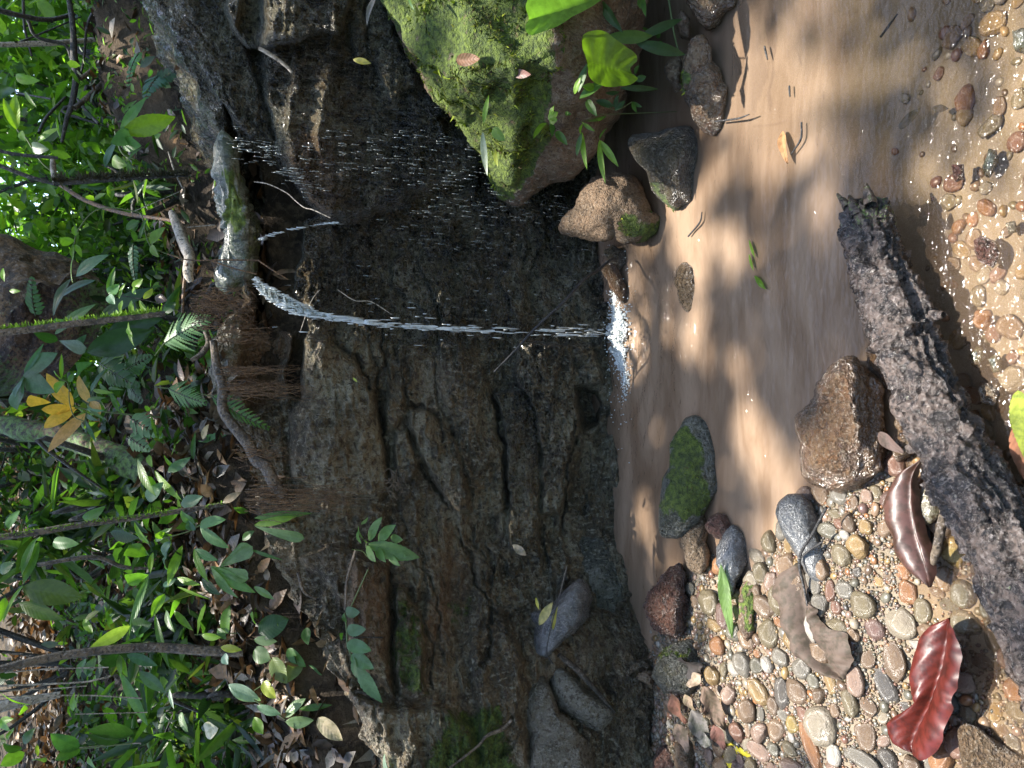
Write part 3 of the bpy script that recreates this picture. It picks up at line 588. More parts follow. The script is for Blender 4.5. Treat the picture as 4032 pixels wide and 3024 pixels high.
rk('lb1', 'stone', qs(9, [(935, 1600), (960, 1520), (1010, 1510), (1080, 1560), (1090, 1700), (930, 1720)]), 'red', 'reddish brown stone cut by the bottom of the picture', 'stone', seed=39, zg=.02, thick=-.4, wet=.4, pits=.2, sub=4)
rk('lb2', 'stone', qs(9, [(1065, 1500), (1120, 1450), (1190, 1480), (1210, 1560), (1180, 1740), (1080, 1720)]), 'brown', 'dark brown block beside the reddish stone at the left bank', 'stone', seed=40, zg=.02, thick=-.4, wet=.4, sub=4)
rk('lb3', 'stone', qs(9, [(735, 1600), (760, 1550), (810, 1545), (850, 1600), (840, 1700), (750, 1720)]), 'tan', 'pale tan stone in the left bottom corner of the gravel bar', 'stone', seed=41, zg=.02, thick=-.4, wet=.2, sub=4, brown=.2)
rk('lb4', 'stone', qs(9, [(820, 1080), (840, 1045), (920, 1030), (940, 1080), (930, 1150), (860, 1100)]), 'brown', 'small brown stone resting behind the pinkish stone', 'stone', seed=42, zg=.03, thick=-.4, wet=.4, sub=4)
rk('lb5', 'stone', qs(9, [(690, 1110), (720, 1000), (770, 950), (850, 960), (880, 1010), (800, 1060), (730, 1120), (700, 1180)]), 'tan', 'crumbly brown stone at the cliff foot with plant debris on it', 'stone', seed=43, zg=.02, thick=-.4, wet=.2, sub=4, amp=.08)
rk('sed', 'stone', qs(9, [(1480, 560), (1500, 470), (1540, 420), (1600, 410), (1640, 500), (1620, 640), (1580, 700), (1600, 780), (1540, 860), (1490, 740)]), 'brown', 'low muddy stone tufted with dark green moss on the gravel bar', 'stone', seed=44, zg=.0, thick=-.25, wet=.3, sub=4, moss=.35, mosspoly=qs(9, [(1490, 540), (1520, 430), (1610, 430), (1620, 640), (1560, 700), (1540, 830), (1500, 700)]))
rk('F1', 'rock_slab', qs(9, [(160, 760), (150, 660), (250, 640), (330, 560), (400, 480), (470, 430), (520, 480), (540, 560), (520, 680), (430, 790), (330, 880), (250, 960), (190, 940), (150, 860)]), 'slate', 'dark smooth leaning block at the cliff foot, above the lichen slab', 'rock', seed=45, y=1.98, thick=.09, wet=.6, pits=.05, amp=.02, brown=.1, facets=12)
rk('F2', 'rock_slab', qs(9, [(240, 960), (310, 955), (380, 1010), (480, 1110), (560, 1170), (640, 1230), (695, 1320), (640, 1370), (590, 1420), (500, 1400), (400, 1330), (320, 1280), (270, 1170), (230, 1060)]), 'grey', 'leaning slab with a pale lichen stripe down its edge', 'rock', seed=46, y=1.93, thick=.09, wet=.1, pits=.4, amp=.02, brown=.2)
rk('F3', 'rock_slab', qs(9, [(90, 1160), (200, 1000), (250, 1100), (330, 1290), (480, 1390), (600, 1500), (560, 1800), (80, 1800)]), 'grey', 'crumbling grey rock mass at the left foot of the cliff', 'rock', seed=47, y=1.95, thick=.14, wet=.05, pits=.5, amp=.05, brown=.3)
rk('F4', 'rock_slab', qs(9, [(420, 120), (480, 60), (560, 90), (640, 200), (700, 330), (760, 480), (780, 640), (830, 800), (860, 960), (760, 1000), (700, 1080), (600, 1040), (500, 880), (520, 640), (530, 560), (470, 420), (400, 260)]), 'grey', 'large smooth grey green slab dipping into the pool at the cliff foot', 'rock', seed=48, y=2.10, thick=.10, wet=.45, pits=.05, amp=.015, brown=0, moss=.05, facets=5)
rk('logr', 'stone', qs(11, [(590, 640), (615, 690), (660, 740), (790, 860), (822, 960), (825, 1120), (832, 1300), (830, 1450), (740, 1530), (620, 1562), (480, 1545), (330, 1475), (262, 1420), (230, 1260), (203, 1100), (215, 1045), (260, 1000), (320, 930), (350, 830), (390, 770), (430, 690), (520, 640)]), 'brown', 'big glossy brown boulder at the stream edge, touching the fallen log', 'boulder', seed=49, zg=-.03, thick=-.42, wet=.85, pits=.1, amp=.045, brown=.6, sub=6, facets=12)
rk('slate', 'stone', D([(1700, 1068), (1682, 1085), (1675, 1108), (1690, 1150), (1712, 1185), (1730, 1215), (1758, 1260), (1785, 1270), (1800, 1245), (1790, 1190), (1770, 1125), (1752, 1085), (1728, 1066)]), 'slate', 'smooth blue grey slate stone crossed by a dark twig', 'stone', seed=50, zg=.0, thick=-.3, wet=.45, pits=0, amp=.015, brown=0, facets=6, fine=.4)
rk('orsub', 'stone', qs(11, [(650, 600), (700, 460), (740, 560), (790, 700), (850, 860), (900, 960), (870, 1000), (800, 900), (700, 760), (660, 700)]), 'tan', 'drowned orange slab beside the log', 'stone', seed=51, zg=-.03, thick=-.2, wet=.9, pits=0, brown=1, sub=4)
rk('ol1', 'stone', qs(11, [(830, 1090), (860, 980), (910, 950), (950, 1060), (960, 1160), (990, 1180), (950, 1330), (860, 1350), (820, 1250), (900, 1190)]), 'brown', 'olive brown stone squeezed between the glossy boulder and the log', 'stone', seed=52, zg=.0, thick=-.35, wet=.9, pits=0, sub=4)
rk('flat', 'stone', qs(11, [(960, 1659), (980, 1560), (1030, 1470), (1110, 1480), (1150, 1560), (1150, 1659), (1080, 1760), (980, 1740)]), 'lip', 'flat pale olive stone partly under the log', 'stone', seed=53, zg=.0, thick=-.25, wet=.7, sub=4)
rk('bigsub', 'stone', qs(12, [(1250, 1400), (1300, 1370), (1380, 1400), (1470, 1470), (1600, 1560), (1720, 1620), (1760, 1760), (1300, 1780)]), 'tan', 'broad flat wet slab in the near right corner of the gravel bar, one corner shining', 'stone', seed=54, zg=-.01, thick=-.12, wet=.7, sub=5, pits=0, amp=.02)
for i, (L, mt, lb) in enumerate([(qs(10, [(1410, 1080), (1450, 960), (1500, 980), (1520, 1060), (1460, 1150), (1420, 1140)]), 'lip', 'pale yellow drowned stone in clear water near the camera'), (qs(10, [(1350, 1550), (1400, 1520), (1480, 1560), (1540, 1640), (1480, 1740), (1380, 1680)]), 'red', 'reddish drowned stone in the clear shallows beside the log'),
      (qs(10, [(1560, 1440), (1620, 1430), (1640, 1500), (1580, 1520)]), 'lip', 'small pale drowned stone in the clear shallows'), (qs(10, [(1210, 1060), (1290, 1060), (1300, 1160), (1230, 1180)]), 'red', 'rust coloured drowned stone past the log tip'),
      (qs(10, [(1600, 200), (1679, 180), (1740, 260), (1700, 360), (1620, 330)]), 'lip', 'whitish drowned stone near the right side of the clear shallows'),
      (qs(11, [(1330, 640), (1370, 595), (1420, 600), (1430, 660), (1400, 720), (1350, 710)]), 'lip', 'round pale cobble in the shallows beside the middle of the log'),
      (qs(11, [(1440, 680), (1500, 640), (1545, 680), (1530, 760), (1480, 770)]), 'lip', 'pale wet pebble beside the round cobble in the shallows'),
      (qs(11, [(1380, 880), (1430, 830), (1520, 840), (1560, 910), (1500, 990), (1400, 960)]), 'brown', 'glittering brown cobble in the shallows below the log')]):
    rk('d%d' % i, 'stone', L, mt, lb, 'stone', seed=60 + i, zg=-.015, thick=-.35, wet=.9, pits=0, sub=4, brown=.2)
rk('lipr', 'lip_rock', V1([(600, 262), (680, 260), (735, 350), (760, 470), (800, 640), (835, 760), (870, 900), (905, 1050), (930, 1180), (905, 1290), (925, 1400), (960, 1500), (985, 1620), (960, 1760), (800, 1800), (640, 1760), (620, 1640), (650, 1500), (680, 1400), (690, 1200), (640, 1100), (610, 1000), (600, 880), (610, 740), (630, 620), (670, 500), (660, 380)]), 'lip', 'pale water-worn rock lip, half green with algae, that the water runs off', 'rock', seed=70, y=2.31, thick=.07, wet=.5, pits=.3, amp=.07, brown=0, facets=0, moss=.3, blocky=1, fine=2.5,
   mosspoly=V1([(640, 580), (760, 600), (800, 860), (860, 1100), (780, 1220), (700, 1190), (660, 1100), (720, 900), (700, 700)]))
# stones wedged in the face of the cliff are pieces of the cliff
cl = bpy.data.objects['cliff']
def mosstufts(V, Fc, N, cond, count, size, cols, mb, seed=0):
    rs = np.random.default_rng(seed); fc = Fc[cond(V[Fc].mean(1), N[Fc].mean(1))]
    if not len(fc): return
    a = np.linalg.norm(np.cross(V[fc[:, 1]] - V[fc[:, 0]], V[fc[:, 2]] - V[fc[:, 0]]), axis=1); f = fc[rs.choice(len(fc), count, p=a / a.sum())]
    u = rs.dirichlet((1, 1, 1), count); P = (V[f] * u[..., None]).sum(1); n_ = nz((N[f] * u[..., None]).sum(1))
    d = nz(n_ + rs.normal(size=(count, 3)) * .7); s = nz(np.cross(d, rs.normal(size=(count, 3))))
    Ls = size * rs.uniform(.5, 1.5, (count, 1)); c = np.array(cols)[rs.integers(len(cols), size=count)] * rs.uniform(.6, 1.3, (count, 1)) * (1 + 1.1 * np.clip(fbm(P * 22, 3, 6), -.55, .6))[:, None]
    VV = np.stack([P - s * Ls * .22, P + s * Ls * .22, P + d * Ls * .6 + s * Ls * .16, P + d * Ls], 1).reshape(-1, 3)
    i = np.arange(count)[:, None] * 4; mb.add(VV, np.vstack([i + [0, 1, 2], i + [0, 2, 3]]), np.repeat(c, 4, 0))
MC = [(.10, .13, .010), (.06, .09, .008), (.15, .165, .014), (.035, .052, .006), (.08, .058, .022)]
mb = MB(); mp = D([(850, -200), (845, 30), (885, 90), (935, 200), (1000, 285), (1070, 420), (1130, 410), (1160, 365), (1190, 340), (1205, 250), (1215, 120), (1190, 20), (1180, -200)])
dens = lambda P: fbm(P * 14, 4, 5)
mosstufts(bV, bF, bN, lambda P, n_: (poly_sd(proj(P), mp) + 110 * fbm(P * 13, 3, 15) > 0) & ((P - CAM) * n_ < 0).any(1) & (dens(P) > .0), 70000, .011, MC, mb, 1)
mosstufts(bV, bF, bN, lambda P, n_: (poly_sd(proj(P), mp) > 12) & ((P - CAM) * n_ < 0).any(1) & (dens(P * 1.3) > .12), 14000, .019, [(.13, .16, .012), (.08, .11, .01)], mb, 2)
ob('moss', mb.mesh('moss', M['moss']), bo, kind='stuff')
for k, cnt, sz in (('midm', 3800, .0055), ('tri', 2600, .007), ('wedge', 500, .007), ('mgr', 1400, .007), ('sed', 1100, .006), ('longc', 900, .008), ('lipr', 2200, .005)):
    o, V_, F_, N_ = R[k]; mb = MB(); me = o.data; mk_ = np.zeros(len(V_) * 4, np.float32); me.attributes['mask'].data.foreach_get('color', mk_); mv = mk_.reshape(-1, 4)[:, 0]
    mosstufts(V_, np.asarray(F_)[(mv[np.asarray(F_)].mean(1) > .45)], N_, lambda P, n_: dens(P * 1.7) > -.15, cnt, sz, MC if k != 'sed' else [(.05, .10, .02), (.03, .06, .015)], mb, 3)
    ob('moss', mb.mesh('moss', M['moss']), o, kind='stuff')

# ================================================================== GRAVEL BAR
pebble_me = []
for i in range(10):
    U, Fc = ico(3); rs = np.random.default_rng(100 + i); U = U.copy()
    for _ in range(7):
        d = nz(rs.normal(size=3)); k = rs.uniform(.7, .92); s = U @ d; e = s > k; U[e] -= d * ((s[e] - k) * .8)[:, None]
    U *= (1 + .10 * fbm(U * 1.3 + i * 5, 3, i) + .02 * fbm(U * 6, 2, i))[:, None]
    U /= np.abs(U).max(0)
    pebble_me.append(mesh('pebble', U, Fc, M['pebble']))
PCOL = {'grey': (.20, .20, .17), 'greengrey': (.16, .17, .13), 'cream': (.46, .40, .29), 'olive': (.20, .17, .09), 'brown': (.19, .12, .07), 'tan': (.33, .21, .12), 'orange': (.42, .17, .05), 'ochre': (.42, .27, .09),
        'red': (.26, .11, .07), 'plum': (.17, .085, .08), 'slate': (.055, .065, .07), 'blue': (.06, .075, .085), 'yellow': (.50, .36, .08), 'white': (.6, .57, .5), 'pink': (.38, .25, .19)}
placed = []
def pebble(px, py, rx, ry, ang, col, label, flat=.6, sink=.40, group=None, idx=None, world=None, jit=None):
    """rx: half size across the frame (towards the camera), ry: half size up the frame, source px"""
    g = at_z(px, py, .03); gz_ = float(ground_z(g[0], g[1])[0]); g = at_z(px, py, gz_)
    k = (g - CAM) @ FW / F; el = -(g - CAM)[2] / np.linalg.norm(g - CAM)
    a = ry * k; b = rx * k / (el * .85 + .15); hgt = flat * min(a, b)
    return put(g[0], g[1], gz_, a, b, hgt, ang, col, label, sink, group, idx)
def put(x, y, z, a, b, hgt, ang, col, label, sink=.25, group=None, idx=None):
    o = bpy.data.objects.new('pebble', pebble_me[(idx if idx is not None else rng.integers(10)) % 10]); COL.objects.link(o)
    o.location = (x, y, z + hgt * (1 - 2 * sink)); o.scale = (a, b, hgt); o.rotation_euler = (rng.normal() * .08, rng.normal() * .08, -math.radians(ang))
    c = PCOL[col] if isinstance(col, str) else col; c = tuple((.66 if z > -.03 else .7) * (.55 * t + .45 * s_) for t, s_ in zip(c, (.17, .13, .09)))
    o.color = tuple(np.clip(np.array(c) * rng.uniform(.88, 1.12), 0, 1)) + (1,)
    o['label'] = label; o['category'] = 'pebble'; o['group'] = group or 'pebbles on the gravel bar'
    placed.append((x, y, max(a, b) * .5 + min(a, b) * .5)); return o
PB = [(415, 135, 62, 58, 0, 'greengrey', 'round grey green pebble beside the twig on the slate stone'), (500, 290, 62, 75, 0, 'olive', 'speckled olive pebble above the light grey one, near the brown curled leaf'),
 (515, 505, 58, 62, 0, 'grey', 'plain light grey pebble next to the small red brown pebble'), (430, 520, 32, 75, 0, 'red', 'slim red brown pebble between slate stone and light grey pebble'), (640, 600, 78, 92, 0, 'olive', 'large smooth olive brown pebble near the plum coloured one'),
 (720, 770, 58, 75, 0, 'plum', 'angular plum coloured pebble'), (880, 720, 110, 105, 0, 'cream', 'large pitted cream pebble in the middle of the gravel bar'), (938, 530, 60, 90, 0, 'orange', 'glossy orange red kidney pebble'),
 (900, 385, 50, 72, 0, 'orange', 'glossy orange pebble touching the brown curled leaf'), (1155, 430, 52, 95, 0, 'tan', 'smooth oval tan pebble below the tip of the brown curled leaf'), (1230, 275, 88, 108, 0, 'yellow', 'lumpy bright yellow stone beside the log'),
 (1280, 540, 78, 98, 0, 'olive', 'round olive pebble with a sun glint near the log'), (1165, 605, 85, 62, 0, 'greengrey', 'flat grey green pebble above the red leaf'), (1300, 725, 95, 88, 0, 'olive', 'half-drowned olive grey pebble above the red leaf'),
 (1025, 640, 58, 88, 0, 'olive', 'dull olive pebble right beside the kidney pebble'), (820, 960, 95, 140, -25, 'brown', 'broad flat brown stone left of the red leaf'), (665, 945, 52, 72, 0, 'brown', 'brown oval pebble behind the broad flat stone'),
 (790, 1120, 62, 125, -38, 'blue', 'long blue black stone left of the red leaf'), (915, 1265, 44, 54, 0, 'slate', 'small round dark slate pebble touching the red leaf'), (650, 1440, 62, 102, 0, 'brown', 'flat brown block between cream stone and red leaf'),
 (660, 1265, 64, 68, 0, 'brown', 'brown grey pebble capping the flat brown block'), (555, 1245, 48, 92, -15, 'olive', 'long olive pebble left of the brown grey one'), (365, 1375, 95, 135, -10, 'cream', 'largest smooth cream stone at the left of the gravel bar'),
 (310, 1530, 42, 170, -38, 'orange', 'long orange sliver of stone beside the largest cream stone'), (215, 1160, 70, 80, 0, 'brown', 'mottled brown pebble beside the upright dark slate pebble'), (120, 1185, 42, 112, 0, 'slate', 'upright dark slate pebble'),
 (247, 1010, 55, 75, -10, 'grey', 'speckled grey pebble below the decayed leaf'), (110, 945, 52, 58, 0, 'grey', 'rough grey pebble near the left edge of the decayed leaf'), (430, 1095, 34, 98, -10, 'ochre', 'slim ochre pebble below the decayed leaf'),
 (980, 860, 45, 35, 0, 'white', 'creamy white chip at the red leaf edge'), (1480, 840, 44, 115, -25, 'olive', 'long dark olive pebble between red leaf and log'), (1400, 970, 66, 62, 0, 'brown', 'brown tan pebble beside the red leaf'),
 (1455, 1100, 60, 76, -20, 'red', 'flat red brown pebble lying in silt between red leaf and log'), (1620, 1160, 72, 78, 0, 'orange', 'big orange pebble at the near edge of the picture'), (1495, 1290, 44, 74, 0, 'ochre', 'ochre oval pebble next to the big orange one'),
 (1640, 1300, 76, 72, 0, 'olive', 'olive pebble under the big orange one'), (1540, 1410, 52, 52, 0, 'brown', 'round brown pebble at the near edge'), (1610, 1500, 50, 72, 0, 'grey', 'grey pebble at the near edge beyond the round brown one'),
 (1355, 485, 32, 34, 0, 'orange', 'tiny bright orange pebble by the log moss'), (1500, 985, 30, 46, 0, 'ochre', 'small ochre pebble between red leaf and log moss'), (620, 1600, 112, 64, 0, 'grey', 'large grey pebble cut by the bottom of the picture'),
 (800, 1610, 62, 80, -30, 'slate', 'angled slate pebble at the bottom of the picture'), (60, 1530, 42, 46, 0, 'greengrey', 'greenish grey pebble in the left of the gravel'), (190, 1380, 38, 62, 0, 'yellow', 'yellow wet pebble next to the largest cream stone'),
 (260, 1310, 46, 50, 0, 'red', 'red brown pebble above the largest cream stone'), (100, 580, 58, 100, 0, 'olive', 'brown olive stone against the decayed leaf'), (35, 790, 60, 95, 0, 'olive', 'shaded olive stone left of the decayed leaf'),
 (660, 105, 42, 52, 0, 'ochre', 'ochre chip near the brown curled leaf stalk'), (482, 85, 33, 35, 0, 'red', 'little orange red pebble beside the glossy boulder'), (450, 18, 46, 36, 0, 'olive', 'olive pebble at the foot of the glossy boulder'),
 (1320, 1320, 46, 60, 0, 'olive', 'olive brown pebble lying in silt near the red leaf'), (1270, 418, 60, 30, 0, 'tan', 'thin tan pebble below the yellow stone'), (1090, 520, 72, 40, 0, 'brown', 'flat brown pebble by the leaf tip'),
 (460, 1290, 30, 52, 0, 'tan', 'slim tan pebble by the long olive one'), (800, 415, 36, 46, 0, 'brown', 'brown pebble near the orange glossy pebble'), (735, 460, 44, 46, 0, 'ochre', 'ochre and olive pebble in the middle gravel'),
 (600, 395, 26, 36, 20, 'slate', 'small dark slate pebble between olive pebbles'), (785, 275, 26, 40, 0, 'grey', 'grey oval pebble above the orange ones'), (1340, 860, 22, 44, 0, 'red', 'rust oval pebble touching the red leaf')]
for i, (a_, b_, c_, d_, e_, col, lb) in enumerate(PB): pebble(*q(12, a_, b_), c_ * .6112, d_ * .6112, e_, col, lb, flat=.62 if lb.find('flat') < 0 else .35, idx=i)
def hit9(cx, cy, rx, ry, col, lb, fl=.6): pebble(*q(9, cx, cy), rx * .6114, ry * .6114, 0, col, lb, flat=fl)
hit9(1300, 590, 62, 85, 'olive', 'knobbly olive pebble beside the narrow green leaf'); hit9(1210, 590, 30, 45, 'tan', 'rusty round pebble beside the knobbly olive one'); hit9(1330, 740, 50, 40, 'ochre', 'yellowish pebble below the narrow green leaf')
hit9(1180, 510, 28, 50, 'greengrey', 'grey green pebble next to the lumpy red stone'); hit9(1610, 1000, 40, 55, 'greengrey', 'grey green pebble in the left gravel'); hit9(1460, 1020, 36, 50, 'white', 'speckled whitish pebble in the left gravel'); hit9(1610, 915, 24, 34, 'orange', 'bright orange small pebble in the left gravel')
def h11(cx, cy, rx, ry, ang, col, lb, fl=.6): pebble(*q(11, cx, cy), rx * .6087, ry * .6087, ang, col, lb, flat=fl)
h11(750, 810, 48, 80, -25, 'olive', 'shiny flat olive pebble balanced between glossy boulder and log', .5); h11(700, 750, 44, 60, 0, 'orange', 'orange pebble under the shiny olive one'); h11(368, 1545, 50, 92, 0, 'tan', 'oval tan pebble at the stream side of the glossy boulder')
h11(725, 1550, 45, 58, 0, 'olive', 'olive pebble behind the curled leaf stalk'); h11(670, 1565, 38, 50, 0, 'pink', 'pinkish pebble behind the olive one'); h11(585, 1605, 28, 50, 0, 'brown', 'dark brown pebble near the glossy boulder'); h11(860, 1480, 36, 36, 0, 'cream', 'small cream pebble by the leaf stalk')
# the many that nothing tells apart: large ones singly, the rest as one bed of gravel
NC = ['grey', 'greengrey', 'cream', 'olive', 'brown', 'tan', 'orange', 'ochre', 'red', 'plum', 'slate', 'white', 'pink', 'tan', 'brown', 'grey', 'greengrey', 'olive', 'pink', 'cream']
rocks_px = [np.array(v[1]) for v in R.values()]
occ = []
for v in R.values():
    lo = v[1][v[1][:, 2] < .12]
    if len(lo) > 10: occ.append((lo[:, 0].mean(), lo[:, 1].mean(), min(np.ptp(lo[:, 0]), np.ptp(lo[:, 1])) * .42))
allp = list(placed) + occ
ax, ay, ar = [np.array(t) for t in zip(*allp)]; ax, ay, ar = list(ax), list(ay), list(ar)
cand = []
N1 = 240 - 0
tries = 0; sizes = np.sort(rng.pareto(1.9, 9000))[::-1] * .0040 + .0036; sizes = np.clip(sizes, 0, .027)
AX = np.zeros(20000); AY = np.zeros(20000); AR = np.zeros(20000); na = len(ax); AX[:na], AY[:na], AR[:na] = ax, ay, ar
for s in sizes:
    for t in range(6):
        px_ = rng.uniform(2520, 4180); py_ = rng.uniform(1650, 3300); g = at_z(px_, py_, .03)
        sdv = poly_sd(np.array([[px_, py_]]), BEACH)[0]
        if sdv < -30 or (sdv < 60 and rng.random() > .6) : continue
        if px_ > 3560 and rng.random() > .45 + (s > .011) * .3: continue
        if s > .012 and px_ < 2800: continue
        if ((AX[:na] - g[0]) ** 2 + (AY[:na] - g[1]) ** 2 < (AR[:na] + s * .78) ** 2).any(): continue
        AX[na], AY[na], AR[na] = g[0], g[1], s * .85; na += 1; cand.append((g[0], g[1], s, sdv)); break
print('gravel', len(cand))
# a thin scatter of stones on the floor of the clear shallows
for t in range(420):
    px_ = rng.uniform(3380, 4150); py_ = rng.uniform(-60, 2300); g = at_z(px_, py_, -.04); s = rng.uniform(.006, .022) * (1 if px_ > 3700 else .6)
    if poly_sd(np.array([[px_, py_]]), BEACH)[0] > -20 or rng.random() > sst(3350, 3900, px_ + .1 * (py_ - 700)): continue
    if ((AX[:na] - g[0]) ** 2 + (AY[:na] - g[1]) ** 2 < (AR[:na] + s * .7) ** 2).any(): continue
    AX[na], AY[na], AR[na] = g[0], g[1], s * .85; na += 1; cand.append((g[0], g[1], s, -100))
GZ = ground_z(np.array([c[0] for c in cand]), np.array([c[1] for c in cand]))
mbg = MB(); U2, F2 = ico(2); k_ind = 0
order = sorted(range(len(cand)), key=lambda i: -cand[i][2])
for i in order:
    x, y, s, sdv = cand[i]; z = GZ[i]
    col = NC[rng.integers(len(NC))] if sdv > -50 else ['tan', 'brown', 'orange', 'olive', 'ochre', 'cream', 'red'][rng.integers(7)]
    word = {'grey': 'grey', 'greengrey': 'grey', 'cream': 'pale', 'white': 'pale', 'olive': 'olive', 'brown': 'brown', 'tan': 'tan', 'pink': 'tan', 'orange': 'rusty', 'ochre': 'yellowish', 'red': 'reddish', 'plum': 'reddish', 'slate': 'dark'}[col]
    if k_ind < 225:
        put(x, y, z, s * rng.uniform(.75, 1.0), s * rng.uniform(.9, 1.35), s * rng.uniform(.45, .75), rng.uniform(0, 180), col,
            'small %s river pebble, one of many alike on the gravel bar' % word if sdv > -50 else 'small %s drowned pebble, one of many alike in the clear shallows' % word, .3, 'small %s pebbles of the gravel bar' % word if sdv > -50 else 'drowned %s pebbles of the clear shallows' % word); k_ind += 1
    else:
        a = rng.uniform(0, 6.28); ca, sa = math.cos(a), math.sin(a); u = U2 * (1 + .12 * vn(U2 * 1.5 + i, 3))[:, None] * np.array([s * rng.uniform(.7, 1), s * rng.uniform(.9, 1.3), s * rng.uniform(.5, .8)])
        u = np.stack([u[:, 0] * ca - u[:, 1] * sa, u[:, 0] * sa + u[:, 1] * ca, u[:, 2]], -1) + [x, y, z + s * .15]
        mbg.add(u, F2, (np.array(PCOL[col]) * .55 + np.array((.07, .053, .038))) * .68 * rng.uniform(.8, 1.2))
# grit: a skin of tiny stones between the pebbles
gp = rng.uniform((2480, 1650), (4100, 3250), (26000, 2)); sdv = poly_sd(gp, BEACH); gp = gp[(sdv > -10) & (rng.random(len(gp)) < np.where(gp[:, 0] > 3500, .25, 1.0))]
GP = at_z(gp[:, 0], gp[:, 1], .03) if False else np.array([at_z(a, b, .035) for a, b in gp]); gzz = ground_z(GP[:, 0], GP[:, 1])
U1, F1 = ico(1); ns_ = rng.uniform(.0016, .0042, len(GP)); keys = np.array([PCOL[NC[i]] for i in rng.integers(len(NC), size=len(GP))])
sc3 = ns_[:, None] * rng.uniform(.7, 1.3, (len(GP), 3)); VV = U1[None] * sc3[:, None] + np.stack([GP[:, 0], GP[:, 1], gzz + ns_ * .4], -1)[:, None]
mbg.add(VV.reshape(-1, 3), (F1[None] + (np.arange(len(GP)) * len(U1))[:, None, None]).reshape(-1, 3), np.repeat((keys * .55 + np.array((.07, .053, .038))) * .68 * rng.uniform(.6, 1.2, (len(GP), 1)), len(U1), 0))
ob('gravel', mbg.mesh('gravel', M['gravel']), None, 'fine mixed gravel filling the bar between the pebbles', 'gravel', kind='stuff')

# ================================================================== THE LOG
lp = [(q(10, 640, 1290), .055), (q(10, 700, 1640), .06), (q(11, 830, 330), .06), (q(11, 1010, 830), .065), (q(11, 1200, 1250), .06), (q(12, 1465, 60), .05), (q(12, 1730, 640), .04), (q(12, 2030, 1350), .03)]
LC = np.array([at_z(p[0], p[1], z) for p, z in lp]); LR = np.array([.038, .045, .049, .052, .053, .054, .057, .062])
Vl, Fl = tube(LC, LR, ns=96, n=300)
Vc = np.repeat(smooth_path(LC, 300), 96, 0); rel = Vl - Vc; rn = nz(rel); t_ = np.repeat(np.linspace(0, 1, 300), 96)
dspl = .008 * fbm(Vl * 12, 4, 1) + .0055 * ridge(Vl * np.array([55, 38, 50]), 3, 2) + .0035 * fbm(Vl * 150, 3, 3)
dspl += .012 * np.exp(-((t_ - .34 - .02 * rn[:, 2]) / .006) ** 2) - .006 * np.exp(-((t_ - .352 - .02 * rn[:, 2]) / .006) ** 2)
dspl -= .010 * np.clip(vn(np.stack([np.arctan2(rn[:, 0], rn[:, 2]) * 3.2, t_ * 7, t_ * 0], -1), 31) ** 2 * 6 - .9, 0, 1) ** .5 * 1.0; dspl += .006 * facets(np.stack([np.arctan2(rn[:, 0], rn[:, 2]) * 3, t_ * 26], -1) + fbm(Vl * 18, 2, 3)[:, None], 8)
dspl -= .016 * np.exp(-((t_ - .57) / .012) ** 2 - ((rn[:, 0] + .6) / .3) ** 2)
rag = .45 + .55 * sst(0, .035, t_ - .02 * vn(rn * 4, 8))
Vl = Vc + rel * rag[:, None] + rn * dspl[:, None] - np.array([0, 0, 0])
Vl[t_ == 0] += 0
nl_ = len(Vl); Vl = np.vstack([Vl, LC[:1] + nz(LC[0] - LC[1]) * .0]); Fcap = np.array([[nl_, i, (i + 1) % 96] for i in range(96)])
mo = np.concatenate([np.clip(.26 * sst(.16, .02, t_) + .75 * sst(.70, .86, t_ + .05 * rn[:, 0]) * sst(.2, .9, -rn[:, 0]) + .12 + .2 * fbm(Vc * 20 + rn, 3, 5), 0, 1), [.6]])
melog = mesh('bark', Vl, [Fl, Fcap], M['log'], {'col': np.stack([mo * 0, mo, mo * 0], -1)})
lg = thing('fallen_log', 'wet rough-barked fallen log lying across the shallows, mossy at both ends', 'log', loc=tuple(LC[3]))
under(ob('bark', melog), lg)
mb = MB(); Nl = vnormals(Vl, Fl); ft = np.vstack([Fl[:, :3], Fl[:, [0, 2, 3]]])
mosstufts(Vl, ft[mo[ft].mean(1) > .42], Nl, lambda P, n_: fbm(P * 40, 3, 2) > -.1, 3000, .005, [(.04, .07, .02), (.08, .13, .03), (.03, .05, .015)], mb, 4)
under(ob('moss', mb.mesh('moss', M['moss']), kind='stuff'), lg)
# splinters of the broken end
for p0, p1, r in (((470, 1255), (540, 1340), .007), ((655, 1190), (690, 1330), .010), ((800, 1330), (760, 1420), .009), ((545, 1265), (600, 1400), .010)):
    V_, F_ = tube([at_z(*q(10, *p0), .075), at_z(*q(10, *p1), .085)], [r * .3, r, r * 1.2], 6, 8, .4, 3)
    under(ob('splinter', mesh('splinter', V_, F_, M['log'], {'col': np.tile([0, .35, 0], (len(V_), 1))})), lg)
V_, F_ = tube([at_z(*q(11, 1090, 400), .085), at_z(*q(11, 1160, 395), .09)], [.010, .006], 8, 8, .4, 3); under(ob('branch_stub', mesh('branch_stub', V_, F_, M['log'], {'col': np.tile([0, .2, 0], (len(V_), 1))})), lg)
